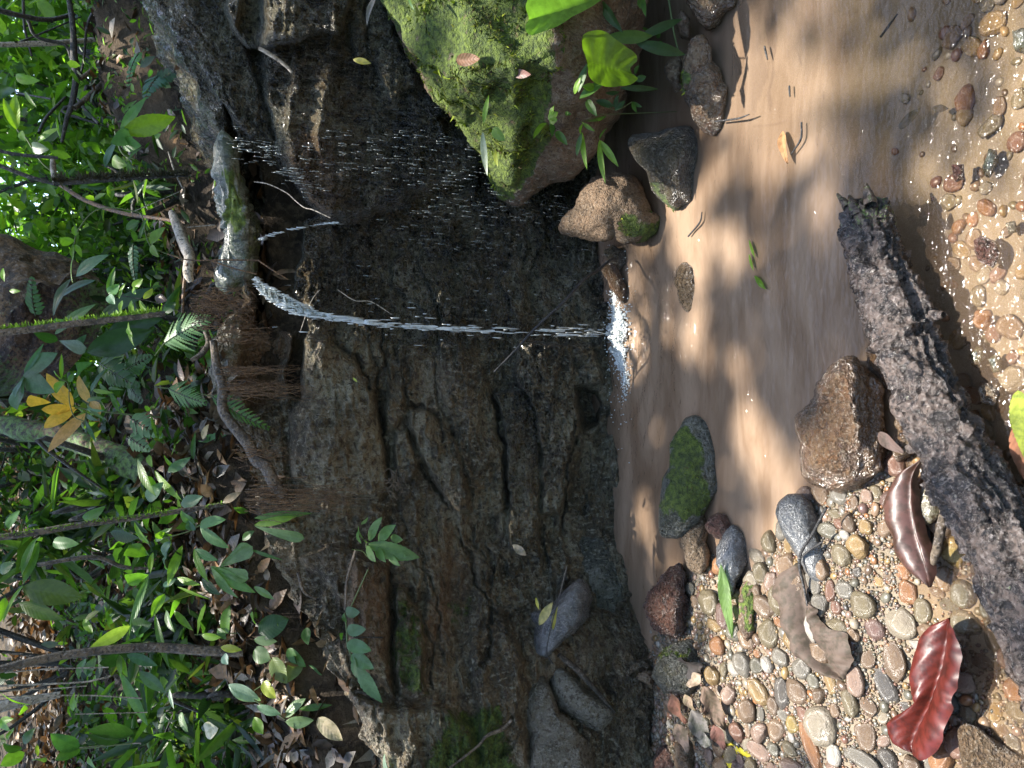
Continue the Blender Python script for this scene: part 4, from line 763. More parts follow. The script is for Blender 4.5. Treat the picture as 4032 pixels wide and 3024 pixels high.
# gaps shaped into the unseen canopy: where sun should reach the place (display px of the photograph, radius in metres)
GAPS = [(842, 30, 0.059, dict(y=1.9)), (872, 90, 0.053, dict(y=1.9)), (907, 150, 0.059, dict(y=1.88)), (942, 210, 0.059, dict(y=1.86)), (977, 250, 0.059, dict(y=1.86)), (1012, 300, 0.059, dict(y=1.84)), (1047, 350, 0.065, dict(y=1.82)), (1082, 390, 0.065, dict(y=1.8)), (1122, 360, 0.065, dict(y=1.78)), (1152, 330, 0.059, dict(y=1.76)),
    
    (1215, 40, 0.090, dict(y=1.55, s=.9)), (1320, 140, 0.080, dict(y=1.55, s=.9)), (1250, 320, 0.080, dict(y=1.74, s=.7)),
    (1360, 475, 0.065, dict(z=.05)), (1310, 560, 0.050, dict(z=.05)), (1490, 600, 0.070, dict(z=.02)), (1335, 740, .1, dict(z=.0)), (1330, 690, .1, dict(z=0)),
    (1440, 500, 0.056, dict(z=0)), (1500, 470, 0.056, dict(z=0)), (1540, 430, 0.043, dict(z=0)), (1560, 520, 0.037, dict(z=0)), (1600, 560, 0.037, dict(z=0, s=.8)), (1550, 330, 0.037, dict(z=0, s=.8)), (1620, 290, 0.037, dict(z=0)),
    (1650, 90, 0.068, dict(z=0)), (1640, 190, 0.056, dict(z=0)), (1700, 250, 0.056, dict(z=0)), (1700, 160, 0.050, dict(z=0)), (1680, 380, 0.056, dict(z=0, s=.8)), (1760, 60, 0.062, dict(z=0, s=.7)), (1640, 20, 0.056, dict(z=0)), (1780, 200, 0.062, dict(z=0, s=.6)), (1860, 300, 0.062, dict(z=0, s=.35)), (1750, 420, 0.043, dict(z=0, s=.4)),
    (1430, 700, 0.037, dict(z=0, s=.8)), (1480, 760, 0.037, dict(z=0, s=.8)), (1530, 680, 0.037, dict(z=0, s=.7)), (1580, 820, 0.037, dict(z=0, s=.8)), (1640, 800, 0.031, dict(z=0, s=.9)), (1590, 905, 0.031, dict(z=0, s=.9)), (1650, 880, 0.037, dict(z=0, s=.8)), (1670, 640, 0.031, dict(z=0, s=.6)), (1620, 970, 0.043, dict(z=0, s=0.56)), (1680, 1000, 0.037, dict(z=0, s=0.56)), (1600, 1050, 0.031, dict(z=0, s=0.48)),
    (1850, 870, 0.090, dict(z=.1, s=.75)), (1800, 980, 0.090, dict(z=.1, s=0.60)), (1900, 1050, 0.090, dict(z=.04, s=0.72)), (1960, 1000, 0.080, dict(z=.04, s=0.72)), (1740, 1130, 0.080, dict(z=.04, s=0.72)), (1800, 1180, 0.090, dict(z=.03, s=0.72)), (1870, 1160, 0.090, dict(z=.03, s=0.72)),
    (1960, 1160, 0.090, dict(z=.04, s=0.72)), (2030, 1230, 0.080, dict(z=.04, s=0.72)), (1650, 1200, 0.090, dict(z=.03, s=0.68)), (1580, 1290, 0.090, dict(z=.04, s=0.68)), (1500, 1250, 0.080, dict(z=.06, s=0.64)), (1440, 1260, 0.060, dict(z=.08, s=0.48)), (1530, 1160, 0.060, dict(z=.05, s=0.48)),
    (1700, 1290, 0.090, dict(z=.03, s=0.72)), (1780, 1300, 0.090, dict(z=.03, s=0.72)), (1870, 1290, 0.090, dict(z=.03, s=0.72)), (1950, 1320, 0.090, dict(z=.03, s=0.72)), (2040, 1350, 0.090, dict(z=.03, s=0.72)), (2120, 1440, 0.090, dict(z=.03, s=0.72)), (1600, 1400, 0.100, dict(z=.04, s=0.72)),
    (1700, 1400, 0.100, dict(z=.03, s=0.76)), (1800, 1420, 0.100, dict(z=.03, s=0.76)), (1900, 1430, 0.100, dict(z=.03, s=0.76)), (2000, 1460, 0.100, dict(z=.03, s=0.76)), (2100, 1540, 0.090, dict(z=.03, s=0.76)), (2190, 1560, 0.090, dict(z=.03, s=0.76)), (1620, 1520, 0.100, dict(z=.04, s=0.72)), (1720, 1530, 0.100, dict(z=.03, s=0.76)), (1830, 1540, 0.100, dict(z=.03, s=0.76)),
    (1930, 1560, 0.100, dict(z=.03, s=0.76)), (2030, 1620, 0.090, dict(z=.03, s=0.76)), (1680, 1640, 0.120, dict(z=.03, s=0.76)), (1800, 1650, 0.120, dict(z=.03, s=0.76)), (1920, 1680, 0.120, dict(z=.03, s=0.72)), (2140, 1660, 0.100, dict(z=.03, s=0.72)), (1370, 1520, 0.070, dict(z=.09, s=.8)), (1480, 1450, 0.070, dict(z=.06, s=0.64)), (1500, 1560, 0.080, dict(z=.05, s=0.48)),
    (1880, 470, 0.070, dict(z=.1, s=.5)), (1920, 600, 0.080, dict(z=.1, s=.5)), (1990, 760, 0.090, dict(z=.1, s=.6)), (2050, 900, 0.090, dict(z=.1, s=.7)), (2110, 1080, 0.090, dict(z=.1, s=0.64)), (2180, 1220, 0.090, dict(z=.1, s=0.64)), (2120, 650, 0.120, dict(z=0, s=.7)), (2170, 850, 0.120, dict(z=0, s=.7)), (2100, 400, 0.150, dict(z=0, s=.5)), (2150, 150, 0.150, dict(z=0, s=.45)),
    (780, 1500, 0.045, dict(y=1.95)), (850, 1545, 0.045, dict(y=1.93)), (900, 1580, 0.060, dict(y=1.92)), (960, 1560, 0.050, dict(y=1.92)), (1000, 1610, 0.050, dict(y=1.9)), (1060, 1640, 0.060, dict(y=1.88)), (740, 1480, 0.040, dict(y=1.97)), (700, 1450, 0.040, dict(y=2.0)), (900, 1600, 0.050, dict(y=1.9)), (1100, 1660, 0.050, dict(y=1.86)),
    (515, 555, 0.020, dict(y=2.3, s=.6)), (620, 1540, 0.060, dict(y=2.05, s=.9)), (780, 1170, 0.050, dict(y=1.97, s=.7)), (390, 700, 0.070, dict(y=2.15, s=.7)), (400, 820, 0.060, dict(y=2.2, s=.5)), (430, 1400, 0.080, dict(y=2.25)), (460, 1460, 0.080, dict(y=2.2)), (560, 1160, 0.060, dict(y=2.15, s=.6)), (500, 1090, 0.060, dict(y=2.2, s=.7)), (450, 1080, 0.070, dict(y=2.25, s=.7))]
n = NT('water_sheet'); pp = n.pos()
tb = n.n('ShaderNodeBsdfTransparent'); n.set(tb.inputs[0], (.9, .93, .92)); pr = n.pr((.30, .34, .32), .05, n.bump(n.noise(n.vmul(pp, (200, 60, 30)), 1, 3), .8, .004), 1.0)
m1 = n.n('ShaderNodeMixShader'); n.set(m1.inputs[0], n.mr(n.noise(n.vmul(pp, (160, 60, 25)), 1, 3), .4, .62, .2, .8)); n.t.links.new(tb.outputs[0], m1.inputs[1]); n.t.links.new(pr, m1.inputs[2])
M['sheet'] = n.fin(m1.outputs[0])
# ================================================================== LEAVES
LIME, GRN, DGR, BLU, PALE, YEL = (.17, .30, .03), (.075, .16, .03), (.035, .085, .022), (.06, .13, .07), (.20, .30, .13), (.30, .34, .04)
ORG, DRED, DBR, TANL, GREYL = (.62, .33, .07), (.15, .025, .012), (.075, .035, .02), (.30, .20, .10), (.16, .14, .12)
def wprof(u, kind):
    if kind == 'lance': w_ = np.sin(np.pi * np.clip(u, 0, 1) ** .85) ** .9
    elif kind == 'ovate': w_ = np.sin(np.pi * u ** .68) ** .75
    elif kind == 'heart': w_ = np.where(u < .3, np.minimum(1, .30 + .70 * np.sin(np.clip(u / .26, 0, 1) * np.pi / 2) ** .7), np.cos((u - .3) / .7 * np.pi / 2) ** .62)
    elif kind == 'fan': w_ = np.minimum(u ** .8 * 1.15, 1) * np.where(u > .8, np.clip((1 - u) / .2, 0, 1) ** .35, 1)
    elif kind == 'blade': w_ = np.clip(u * 9, 0, 1) ** .5 * (1 - u) ** .55
    elif kind == 'obov': w_ = np.sin(np.pi * u ** 1.25) ** .8
    return w_
def leaf_geo(P0, P1, wid, nrm, kind='lance', curl=.12, fold=.25, wave=.04, nl=14, nw=3, serr=0., seed=0, pleat=0.):
    P0, P1 = np.asarray(P0, float), np.asarray(P1, float); L = np.linalg.norm(P1 - P0); x = (P1 - P0) / L
    nrm = nz(nrm - (nrm @ x) * x); y = np.cross(nrm, x)
    u = np.linspace(0, 1, nl); v = np.linspace(-1, 1, 2 * nw + 1); Uu, Vv = np.meshgrid(u, v, indexing='ij')
    w_ = np.clip(wprof(Uu, kind), 0, None) * wid / 2
    if serr: w_ = w_ * (1 - serr * (np.arange(nl) % 2)[:, None] * (np.abs(Vv) > .9))
    X = Uu * L
    if kind == 'heart': X = X - np.abs(Vv) ** 1.5 * (1 - Uu) ** 2 * wid * .34
    else: X = X + np.abs(Vv) * .10 * wid * np.sin(Uu * np.pi)
    Y = Vv * w_; rs = np.random.default_rng(seed); ph = rs.uniform(0, 6, 3)
    Z = curl * L * 4 * Uu * (1 - Uu) * .5 + fold * np.abs(Vv) * w_ + wave * wid * np.sin(Uu * 9 + ph[0] + 2 * Vv) * np.abs(Vv)
    if pleat: Z = Z + pleat * wid * np.cos(Vv * np.pi * 3.5) * np.clip(w_ / wid * 2, 0, 1) * .5
    V = P0 + X[..., None] * x + Y[..., None] * y + Z[..., None] * nrm
    return V.reshape(-1, 3), grid_faces(nl, 2 * nw + 1), np.stack([Uu.ravel(), Vv.ravel()], -1)
lseed = [0]
def leaf(plant, a, b, wpx, ya, yb_=None, col=GRN, kind='lance', mat='leaf', name='leaf', nrm=None, label=None, **kw):
    lseed[0] += 1; rs = np.random.default_rng(lseed[0] + 500)
    yb_ = ya if yb_ is None else yb_
    P0, P1 = at_y(a[0], a[1], ya), at_y(b[0], b[1], yb_)
    wd = wpx * ((P0 + P1) / 2 - CAM) @ FW / F if False else wpx * (((P0 + P1) / 2 - CAM) @ FW) / F
    tc = nz(CAM - P0)
    if nrm is None: nrm = tc * .75 + np.array([0, 0, .45]) + rs.normal(size=3) * .22
    V, Fc, uv = leaf_geo(P0, P1, wd, np.asarray(nrm, float), kind, seed=lseed[0], **kw)
    c = np.array(col) * rs.uniform(.85, 1.15)
    me = mesh(name, V, Fc, M[mat], {'col': np.tile(c, (len(V), 1))}, uv)
    o = ob(name, me, None, label)
    if plant is not None: under(o, plant)
    return o
def stem(plant, pts, rpx, ys, mat='stem', name='stem', ns=6, jit=.08, col=(0, 0, 0), label=None, n=None):
    ys = np.interp(np.linspace(0, 1, len(pts)), np.linspace(0, 1, len(np.atleast_1d(ys))), np.atleast_1d(ys)) if not np.isscalar(ys) else [ys] * len(pts)
    P = np.array([at_y(p[0], p[1], y) for p, y in zip(pts, ys)]); k = ((P - CAM) @ FW).mean() / F
    V, Fc = tube(P, np.atleast_1d(rpx) * k, ns, n, jit, int(P[0, 0] * 1000) % 97)
    o = ob(name, mesh(name, V, Fc, M[mat], {'col': np.tile(col, (len(V), 1))}), None, label)
    if plant is not None: under(o, plant)
    return o, P
n = NT('plant_stem'); M['stem'] = n.fin(n.pr((.09, .12, .04), .5, None, .4))
def plant(label, cat, base, y, group=None, name='plant'):
    return thing(name, label, cat, group, tuple(at_y(base[0], base[1], y)))
LS = (LIME, GRN, DGR, BLU, PALE, YEL)
def leaves(pl, n_, rows, y, dy=-.04, mat='leaf', kind='lance', **kw):
    for r in rows:
        a, b, w_ = q(n_, *r[0]), q(n_, *r[1]), r[2] * .61; col = r[3] if len(r) > 3 else GRN; kd = r[4] if len(r) > 4 else kind
        leaf(pl, a, b, w_, y, y + dy, col, kd, mat, **kw)

def edge_leaf(name, mid, ea, eb, P3, col, mat, parent=None, label=None, cat=None, ha=.0, hb=.0, bend=.0, nl=40, nw=8, ripple=.0016, lift=np.array([0, 0, 1.])):
    '''a leaf spread between its traced midrib and its two edges; P3 turns a picture point into a place, ha/hb raise the edges'''
    m3, a3, b3 = [smooth_path(np.array([P3(*t) for t in L]), nl) for L in (mid, ea, eb)]
    u = np.linspace(0, 1, nl)[:, None, None]; v = np.linspace(-1, 1, 2 * nw + 1)[None, :, None]; w_ = np.abs(v); E = np.where(v < 0, a3[:, None], b3[:, None]); V = m3[:, None] * (1 - w_) + E * w_
    env = np.sin(np.pi * np.clip(u, .02, .98)) ** .5
    V = V + lift * (np.where(v < 0, ha, hb) * (w_ ** .8) + bend * (w_ - w_ ** 2) * 2) * env + lift * (ripple * np.sin(u * 34 + v * 2) * w_ * env)
    V = V.reshape(-1, 3); uv = np.stack(np.broadcast_arrays(u[..., 0], v[..., 0]), -1).reshape(-1, 2)
    V = V + lift * (.35 * ripple * np.cos((uv[:, 0] - .16 * np.abs(uv[:, 1])) * 2 * np.pi * 13))[:, None]
    c = np.array(col) * (1 + .3 * fbm(V * 45, 3, 4))[:, None]; me = mesh(name, V, grid_faces(nl, 2 * nw + 1), M[mat], {'col': c}, uv); o = ob(name, me, None, label, cat)
    if parent is not None: under(o, parent)
    return o
# --- foreground plants on the big boulder
p = plant('broad-leaved aroid seedling growing from the boulder, two big glossy leaves and blade leaves', 'plant', q(7, 590, 200), 1.66)
lf_ = np.array([.1, -.7, .5])
edge_leaf('leaf', qs(7, [(140, 128), (330, 70), (520, 10), (700, -60), (800, -110)]), qs(7, [(140, 128), (128, 60), (190, -40), (330, -140), (520, -190), (700, -170), (800, -110)]), qs(7, [(140, 128), (118, 190), (145, 246), (215, 240), (330, 195), (440, 130), (560, 60), (680, -20), (760, -80), (800, -110)]), lambda x, y: at_y(x, y, 1.56), (.17, .31, .05), 'leaf', p, 'large pale lime leaf cut by the top of the picture', .03, .03, .02, lift=lf_)
edge_leaf('leaf', qs(7, [(512, 392), (620, 425), (720, 455), (800, 478)]), qs(7, [(512, 392), (488, 330), (495, 255), (560, 235), (640, 242), (700, 292), (760, 332), (815, 370), (840, 402), (832, 432), (795, 455), (800, 478)]), qs(7, [(512, 392), (520, 450), (530, 510), (580, 560), (650, 578), (740, 576), (810, 556), (842, 525), (825, 500), (800, 478)]), lambda x, y: at_y(x, y, 1.55), (.16, .26, .02), 'leaf', p, 'heart-shaped leaf with brown spots and a notched tip', .02, .03, .015, lift=lf_)
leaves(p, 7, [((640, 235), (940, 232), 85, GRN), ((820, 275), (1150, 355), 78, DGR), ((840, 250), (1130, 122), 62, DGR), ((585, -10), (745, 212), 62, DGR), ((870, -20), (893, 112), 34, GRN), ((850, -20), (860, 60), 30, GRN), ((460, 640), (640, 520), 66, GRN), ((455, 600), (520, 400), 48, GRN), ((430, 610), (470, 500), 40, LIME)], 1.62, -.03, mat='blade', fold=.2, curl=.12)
leaf(p, q(7, 560, 570), q(7, 480, 560), 30, 1.6, 1.6, LIME, 'ovate')
stem(p, qs(7, [(590, 200), (480, 185), (330, 175), (150, 135)]), [5, 4, 3, 3], [1.66, 1.62, 1.6, 1.56]); stem(p, qs(7, [(590, 200), (500, 150), (455, 120)]), 5, 1.63); stem(p, qs(7, [(590, 200), (605, 100), (595, 20)]), 4, 1.64)
stem(p, qs(7, [(590, 200), (560, 300), (510, 395)]), 4, [1.66, 1.6, 1.58]); stem(p, qs(7, [(590, 210), (700, 235), (830, 260)]), 4, 1.63); stem(p, qs(7, [(1040, 0), (1060, 130), (1075, 220), (1100, 325)]), 4.5, 1.66)
p = plant('small bunch of narrow bright blades hanging from the underside of the boulder', 'plant', q(7, 600, 780), 1.74)
leaves(p, 7, [((478, 850), (512, 1100), 38, LIME), ((445, 1010), (480, 850), 34, GRN), ((480, 800), (470, 870), 26, LIME), ((590, 905), (632, 1190), 42, LIME), ((592, 905), (716, 1080), 46, LIME), ((640, 830), (590, 905), 22, GRN), ((478, 790), (565, 850), 26, LIME), ((640, 750), (500, 785), 26, GRN)], 1.74, -.02, mat='blade', fold=.25)
stem(p, qs(7, [(600, 740), (760, 735), (1090, 722)]), 1.4, 1.76); stem(p, qs(7, [(600, 740), (470, 790)]), 1.6, 1.75)
p = plant('cluster of small oval-leaved seedlings low on the boulder flank', 'plant', q(7, 300, 750), 1.74)
leaves(p, 7, [((245, 795), (165, 897), 48, LIME, 'ovate'), ((262, 775), (325, 725), 56, LIME, 'ovate'), ((270, 790), (320, 770), 46, LIME, 'ovate'), ((285, 800), (285, 885), 36, GRN, 'ovate'), ((310, 850), (385, 938), 50, GRN, 'ovate'), ((275, 760), (300, 680), 36, LIME, 'ovate'), ((300, 640), (275, 660), 30, GRN, 'ovate'), ((315, 600), (325, 640), 22, GRN, 'ovate'),
   ((320, 670), (345, 640), 34, GRN, 'ovate'), ((260, 520), (290, 600), 26, GRN, 'ovate'), ((250, 480), (290, 450), 28, LIME, 'ovate'), ((370, 730), (410, 740), 26, GRN, 'ovate')], 1.74, -.02)
stem(p, qs(7, [(250, 460), (265, 600), (280, 700), (270, 800), (300, 860)]), 2, 1.75)
p = plant('creeper with tiny pale leaves trailing over the shaded boulder flank', 'plant', q(7, 240, 330), 1.70)
leaves(p, 7, [((110, 210), (120, 270), 34, LIME), ((240, 240), (232, 300), 20, LIME), ((232, 330), (240, 400), 24, LIME), ((225, 400), (255, 470), 24, LIME), ((285, 380), (330, 392), 20, GRN), ((310, 340), (325, 370), 20, GRN), ((300, 270), (340, 310), 24, LIME), ((340, 200), (320, 260), 20, GRN), ((380, 270), (408, 255), 24, GRN), ((330, 440), (345, 430), 20, GRN), ((120, 60), (135, 120), 26, LIME), ((60, 110), (90, 110), 16, LIME)], 1.70, -.01)
stem(p, qs(7, [(230, 230), (238, 330), (245, 460)]), 1.5, 1.7)
p = plant('shaded seedlings with narrow leaves under the boulder edge', 'plant', q(7, 730, 650), 1.68)
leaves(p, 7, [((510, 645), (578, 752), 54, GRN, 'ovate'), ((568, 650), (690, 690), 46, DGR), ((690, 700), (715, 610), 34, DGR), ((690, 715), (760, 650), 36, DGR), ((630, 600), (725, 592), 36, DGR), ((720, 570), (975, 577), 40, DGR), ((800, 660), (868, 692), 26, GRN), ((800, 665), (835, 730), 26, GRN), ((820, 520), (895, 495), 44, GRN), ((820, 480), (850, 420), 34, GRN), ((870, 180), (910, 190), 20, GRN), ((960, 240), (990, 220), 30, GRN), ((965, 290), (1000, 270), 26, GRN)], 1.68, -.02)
stem(p, qs(7, [(560, 660), (700, 710), (800, 660)]), 1.6, 1.68)
p = plant('white-lit narrow leaf seedling at the tip of the boulder rim', 'plant', q(4, 1500, 830), 1.78)
leaves(p, 4, [((1478, 850), (1510, 1140), 44, (.5, .55, .4)), ((1485, 800), (1520, 610), 34, LIME), ((1545, 830), (1625, 910), 70, LIME, 'ovate'), ((1560, 960), (1580, 1080), 36, YEL), ((1480, 40), (1490, -60), 26, GRN), ((1000, -20), (1040, 70), 22, GRN)], 1.78, -.02, mat='blade')
stem(p, qs(4, [(1478, 850), (1550, 820), (1600, 850)]), 3, 1.79)
o = leaf(None, q(4, 1305, 392), q(4, 1462, 378), 80 * .61, 1.72, 1.68, (.33, .17, .09), 'ovate', 'dead', 'fallen_leaf', fold=.3, curl=-.1); o['label'] = 'brown dead leaf lying on the moss of the boulder'; o['category'] = 'leaf'
o = leaf(None, q(7, 30, 470), q(7, 150, 480), 60 * .61, 1.66, 1.62, (.22, .11, .08), 'ovate', 'dead', 'fallen_leaf', fold=.2, curl=.1); o['label'] = 'reddish scrap of leaf on the boulder below the brown one'; o['category'] = 'leaf'
o = leaf(None, q(4, 800, -40), q(4, 730, 170), 50 * .61, 1.85, 1.83, GREYL, 'lance', 'dead', 'fallen_leaf', fold=.4, curl=.1); o['label'] = 'grey furled dead leaf hanging where the boulder meets the cliff'; o['category'] = 'leaf'
o, _ = stem(None, qs(4, [(30, 310), (110, 355), (200, 420), (245, 470)]), [8, 9, 8, 5], 1.98, 'palebark', 'stick'); o['label'] = 'pale stick lying against the wet rock under the top block'; o['category'] = 'stick'
o = leaf(None, q(4, 640, 385), q(4, 760, 410), 40 * .61, 2.0, 1.98, (.35, .30, .05), 'lance', 'dead', 'fallen_leaf', fold=.3); o['label'] = 'small yellow leaf caught in the crack of the wet wall'; o['category'] = 'leaf'
# --- plants on the bank above and beside the fall
p = plant('sapling with one large lime toothed leaf over the upper stream', 'plant', q(1, 760, 900), 2.75)
leaves(p, 1, [((790, 858), (1135, 755), 135, (.24, .36, .02), 'lance'), ((775, 850), (950, 627), 62, (.10, .22, .06)), ((850, 860), (715, 930), 105, BLU, 'ovate'), ((790, 930), (915, 940), 95, (.10, .24, .04), 'ovate'), ((745, 925), (680, 1088), 62, BLU), ((725, 1030), (822, 1072), 85, LIME, 'ovate'), ((930, 950), (826, 1042), 36, GRN), ((745, 830), (735, 770), 40, GRN), ((990, 460), (960, 500), 40, DGR, 'ovate')], 2.72, -.05, fold=.15, nl=20, nw=4, serr=.06)
stem(p, qs(1, [(745, 850), (760, 920), (800, 1000), (870, 1030)]), 4, 2.75)
p = plant('slender climbing twig with round lime leaves above the pale root', 'plant', q(1, 600, 1400), 2.6)
leaves(p, 1, [((468, 1572), (388, 1535), 82, LIME, 'ovate'), ((490, 1525), (478, 1460), 36, LIME), ((472, 1580), (475, 1680), 34, LIME), ((488, 1580), (530, 1668), 34, LIME), ((815, 1482), (905, 1425), 52, GRN), ((905, 1545), (952, 1412), 34, GRN), ((968, 1575), (1072, 1470), 66, LIME, 'ovate'), ((975, 1585), (1030, 1665), 50, LIME, 'ovate'), ((880, 1560), (850, 1480), 36, GRN)], 2.6, -.03)
stem(p, qs(1, [(480, 1580), (500, 1500), (580, 1390), (680, 1345), (860, 1365), (920, 1400), (960, 1570), (1050, 1630), (1150, 1659)]), 2.5, 2.6)
p = plant('high twig with long backlit lime leaves in the right upper growth', 'plant', q(1, 110, 840), 3.0)
leaves(p, 1, [((112, 840), (20, 632), 56, (.25, .38, .03)), ((112, 832), (100, 600), 66, (.25, .38, .03)), ((250, 912), (385, 830), 46, LIME), ((132, 850), (166, 915), 46, LIME), ((160, 590), (240, 700), 30, LIME), ((205, 950), (318, 965), 76, (.10, .15, .08), 'ovate'), ((100, 500), (260, 520), 66, LIME, 'ovate'), ((60, 560), (-10, 640), 120, DGR, 'ovate')], 3.0, -.05)
stem(p, qs(1, [(60, 700), (112, 840), (160, 880), (260, 1040), (350, 1120)]), 2.5, 3.0)
# ferns
def frond(parent, a, b, ya, yt, halfpx, npin, col, ang=62, droop=.25, lobed=True, nrm=None, base_w=.35, wf=.55):
    P0, P1 = at_y(*a, ya), at_y(*b, yt); L = np.linalg.norm(P1 - P0); x = (P1 - P0) / L; k = (((P0 + P1) / 2 - CAM) @ FW) / F
    nr = nz(CAM - P0) * .8 + np.array([0, 0, .4]) if nrm is None else np.asarray(nrm, float)
    nr = nz(nr - (nr @ x) * x); y = np.cross(nr, x); mb = MB(); rs = np.random.default_rng(int(a[0] * 7 + a[1]) % 9999)
    V, Fc = tube(np.array([P0 + x * L * t + nr * L * droop * .5 * 4 * t * (1 - t) * .5 for t in np.linspace(0, 1, 6)]), [k * 3, k * 1.2], 4, 10); mb.add(V, Fc, (.06, .08, .03))
    for i in range(npin):
        t = (i + .6) / npin; Lp = halfpx * k * min(1, base_w + t * 3.2) * (1 - t) ** .75 + k * 5
        O = P0 + x * L * t + nr * L * droop * .5 * 4 * t * (1 - t) * .5
        for s in (-1, 1):
            aa = math.radians(ang * (1 - .35 * t)) + rs.normal() * .05; d = nz(x * math.cos(aa) + s * y * math.sin(aa) - nr * .25 + rs.normal(size=3) * .05); wd = L / npin * wf * 1.6
            c = np.array(col) * rs.uniform(.8, 1.2)
            if lobed:
                nl = 9; tt = np.linspace(0, 1, nl * 2); wv = (1 - tt) ** .6 * wd / 2 * np.where(np.arange(nl * 2) % 2, 1, .45); sd_ = nz(np.cross(nr, d))
                C = O + d * (tt * Lp)[:, None] - nr * (tt ** 2 * Lp * .25)[:, None]
                VV = np.concatenate([C, C + sd_ * wv[:, None] + d * wd * .15, C - sd_ * wv[:, None] + d * wd * .15]); m_ = nl * 2; i0 = np.arange(m_ - 1)
                mb.add(VV, np.vstack([np.stack([i0, i0 + 1, i0 + 1 + m_, i0 + m_], -1), np.stack([i0, i0 + 2 * m_, i0 + 1 + 2 * m_, i0 + 1], -1)]), c)
            else:
                V, Fc, uv = leaf_geo(O, O + d * Lp, wd, nr + rs.normal(size=3) * .1, 'lance', .1, .2, .03, 7, 1); mb.add(V, Fc, c, uv)
    return under(ob('frond', mb.mesh('frond', M['blade'])), parent)
p = plant('fern with broad triangular silvery fronds hanging over the roots beside the mossy stem', 'fern', q(2, 1060, 560), 2.2, 'ferns on the bank', 'fern'); frond(p, q(2, 1060, 580), q(2, 1358, 412), 2.24, 2.08, 190 * .61, 15, (.14, .24, .10)); stem(p, qs(2, [(1000, 660), (1060, 580)]), 2.5, 2.26)
p = plant('fern with a feathery green frond drooping at the centre of the bank edge', 'fern', q(2, 1090, 880), 2.25, 'ferns on the bank', 'fern'); frond(p, q(2, 1090, 870), q(2, 1335, 968), 2.26, 2.12, 130 * .61, 16, (.10, .20, .06)); stem(p, qs(2, [(1000, 860), (1090, 870)]), 2.5, 2.28)
p = plant('fern with a ragged frond lying over the diagonal root', 'fern', q(2, 1380, 920), 2.12, 'ferns on the bank', 'fern'); frond(p, q(2, 1370, 920), q(2, 1740, 1130), 2.14, 2.04, 110 * .61, 13, (.08, .17, .03), nrm=(0, -.6, .8)); stem(p, qs(2, [(1280, 900), (1370, 920)]), 2.5, 2.16)
p = plant('fern with long curling pinnate frond below the orange leaves', 'fern', q(2, 560, 1100), 2.5, 'ferns on the bank', 'fern')
leaves(p, 2, [((560, 1000), (680, 1010), 30, (.10, .22, .10)), ((560, 950), (690, 930), 30), ((560, 1040), (640, 1080), 30, BLU), ((555, 1080), (625, 1225), 28, BLU), ((560, 970), (700, 1080), 26), ((600, 880), (740, 900), 30, LIME), ((610, 850), (690, 740), 26, BLU), ((590, 890), (650, 790), 26, BLU), ((620, 820), (720, 730), 24), ((640, 830), (760, 950), 26), ((720, 900), (780, 1040), 30), ((560, 1060), (600, 1150), 26, BLU), ((540, 1050), (560, 1150), 22), ((700, 870), (800, 880), 24)], 2.5, -.06, mat='blade', fold=.2, curl=.2)
stem(p, qs(2, [(540, 1120), (560, 1020), (600, 900), (660, 780)]), 2, 2.5)
p = plant('fern of stiff shiny pinnae in the shade left of the mossy trunk', 'fern', q(2, 850, 1130), 2.6, 'ferns on the bank', 'fern'); frond(p, q(2, 840, 1060), q(2, 1050, 1180), 2.6, 2.5, 120 * .61, 9, (.14, .24, .10), lobed=False); frond(p, q(2, 830, 1180), q(2, 970, 1270), 2.62, 2.55, 90 * .61, 7, (.12, .22, .09), lobed=False)
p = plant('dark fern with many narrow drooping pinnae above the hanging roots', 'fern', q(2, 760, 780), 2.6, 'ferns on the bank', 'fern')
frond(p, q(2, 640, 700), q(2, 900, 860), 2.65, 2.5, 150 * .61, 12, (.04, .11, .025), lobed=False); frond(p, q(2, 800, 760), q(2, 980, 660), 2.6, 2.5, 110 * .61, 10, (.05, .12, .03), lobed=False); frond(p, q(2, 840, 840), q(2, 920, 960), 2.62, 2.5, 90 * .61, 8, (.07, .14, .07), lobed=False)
p = plant('small ladder-leaved fern in the shade over the upper stream', 'fern', q(2, 860, 60), 2.7, 'ferns on the bank', 'fern'); frond(p, q(2, 860, -60), q(2, 880, 190), 2.7, 2.66, 50 * .61, 10, (.07, .15, .07), lobed=False); frond(p, q(1, 900, 340), q(1, 830, 560), 2.9, 2.8, 46 * .61, 9, (.10, .24, .06), lobed=False)
p = plant('pale green fern behind the sapling, close to the dark trunk', 'fern', q(1, 1000, 560), 2.9, 'ferns on the bank', 'fern'); frond(p, q(1, 1040, 480), q(1, 940, 640), 2.9, 2.8, 120 * .61, 9, (.04, .12, .06), lobed=False); frond(p, q(1, 1000, 540), q(1, 1200, 430), 2.9, 2.8, 70 * .61, 10, (.04, .10, .03), lobed=False)
p = plant('sparse fern with thin dark pinnae beside the tree buttress', 'fern', q(2, 230, 260), 3.0, 'ferns on the bank', 'fern'); frond(p, q(2, 230, 400), q(2, 210, 150), 3.0, 2.9, 90 * .61, 9, (.05, .12, .02), lobed=False)
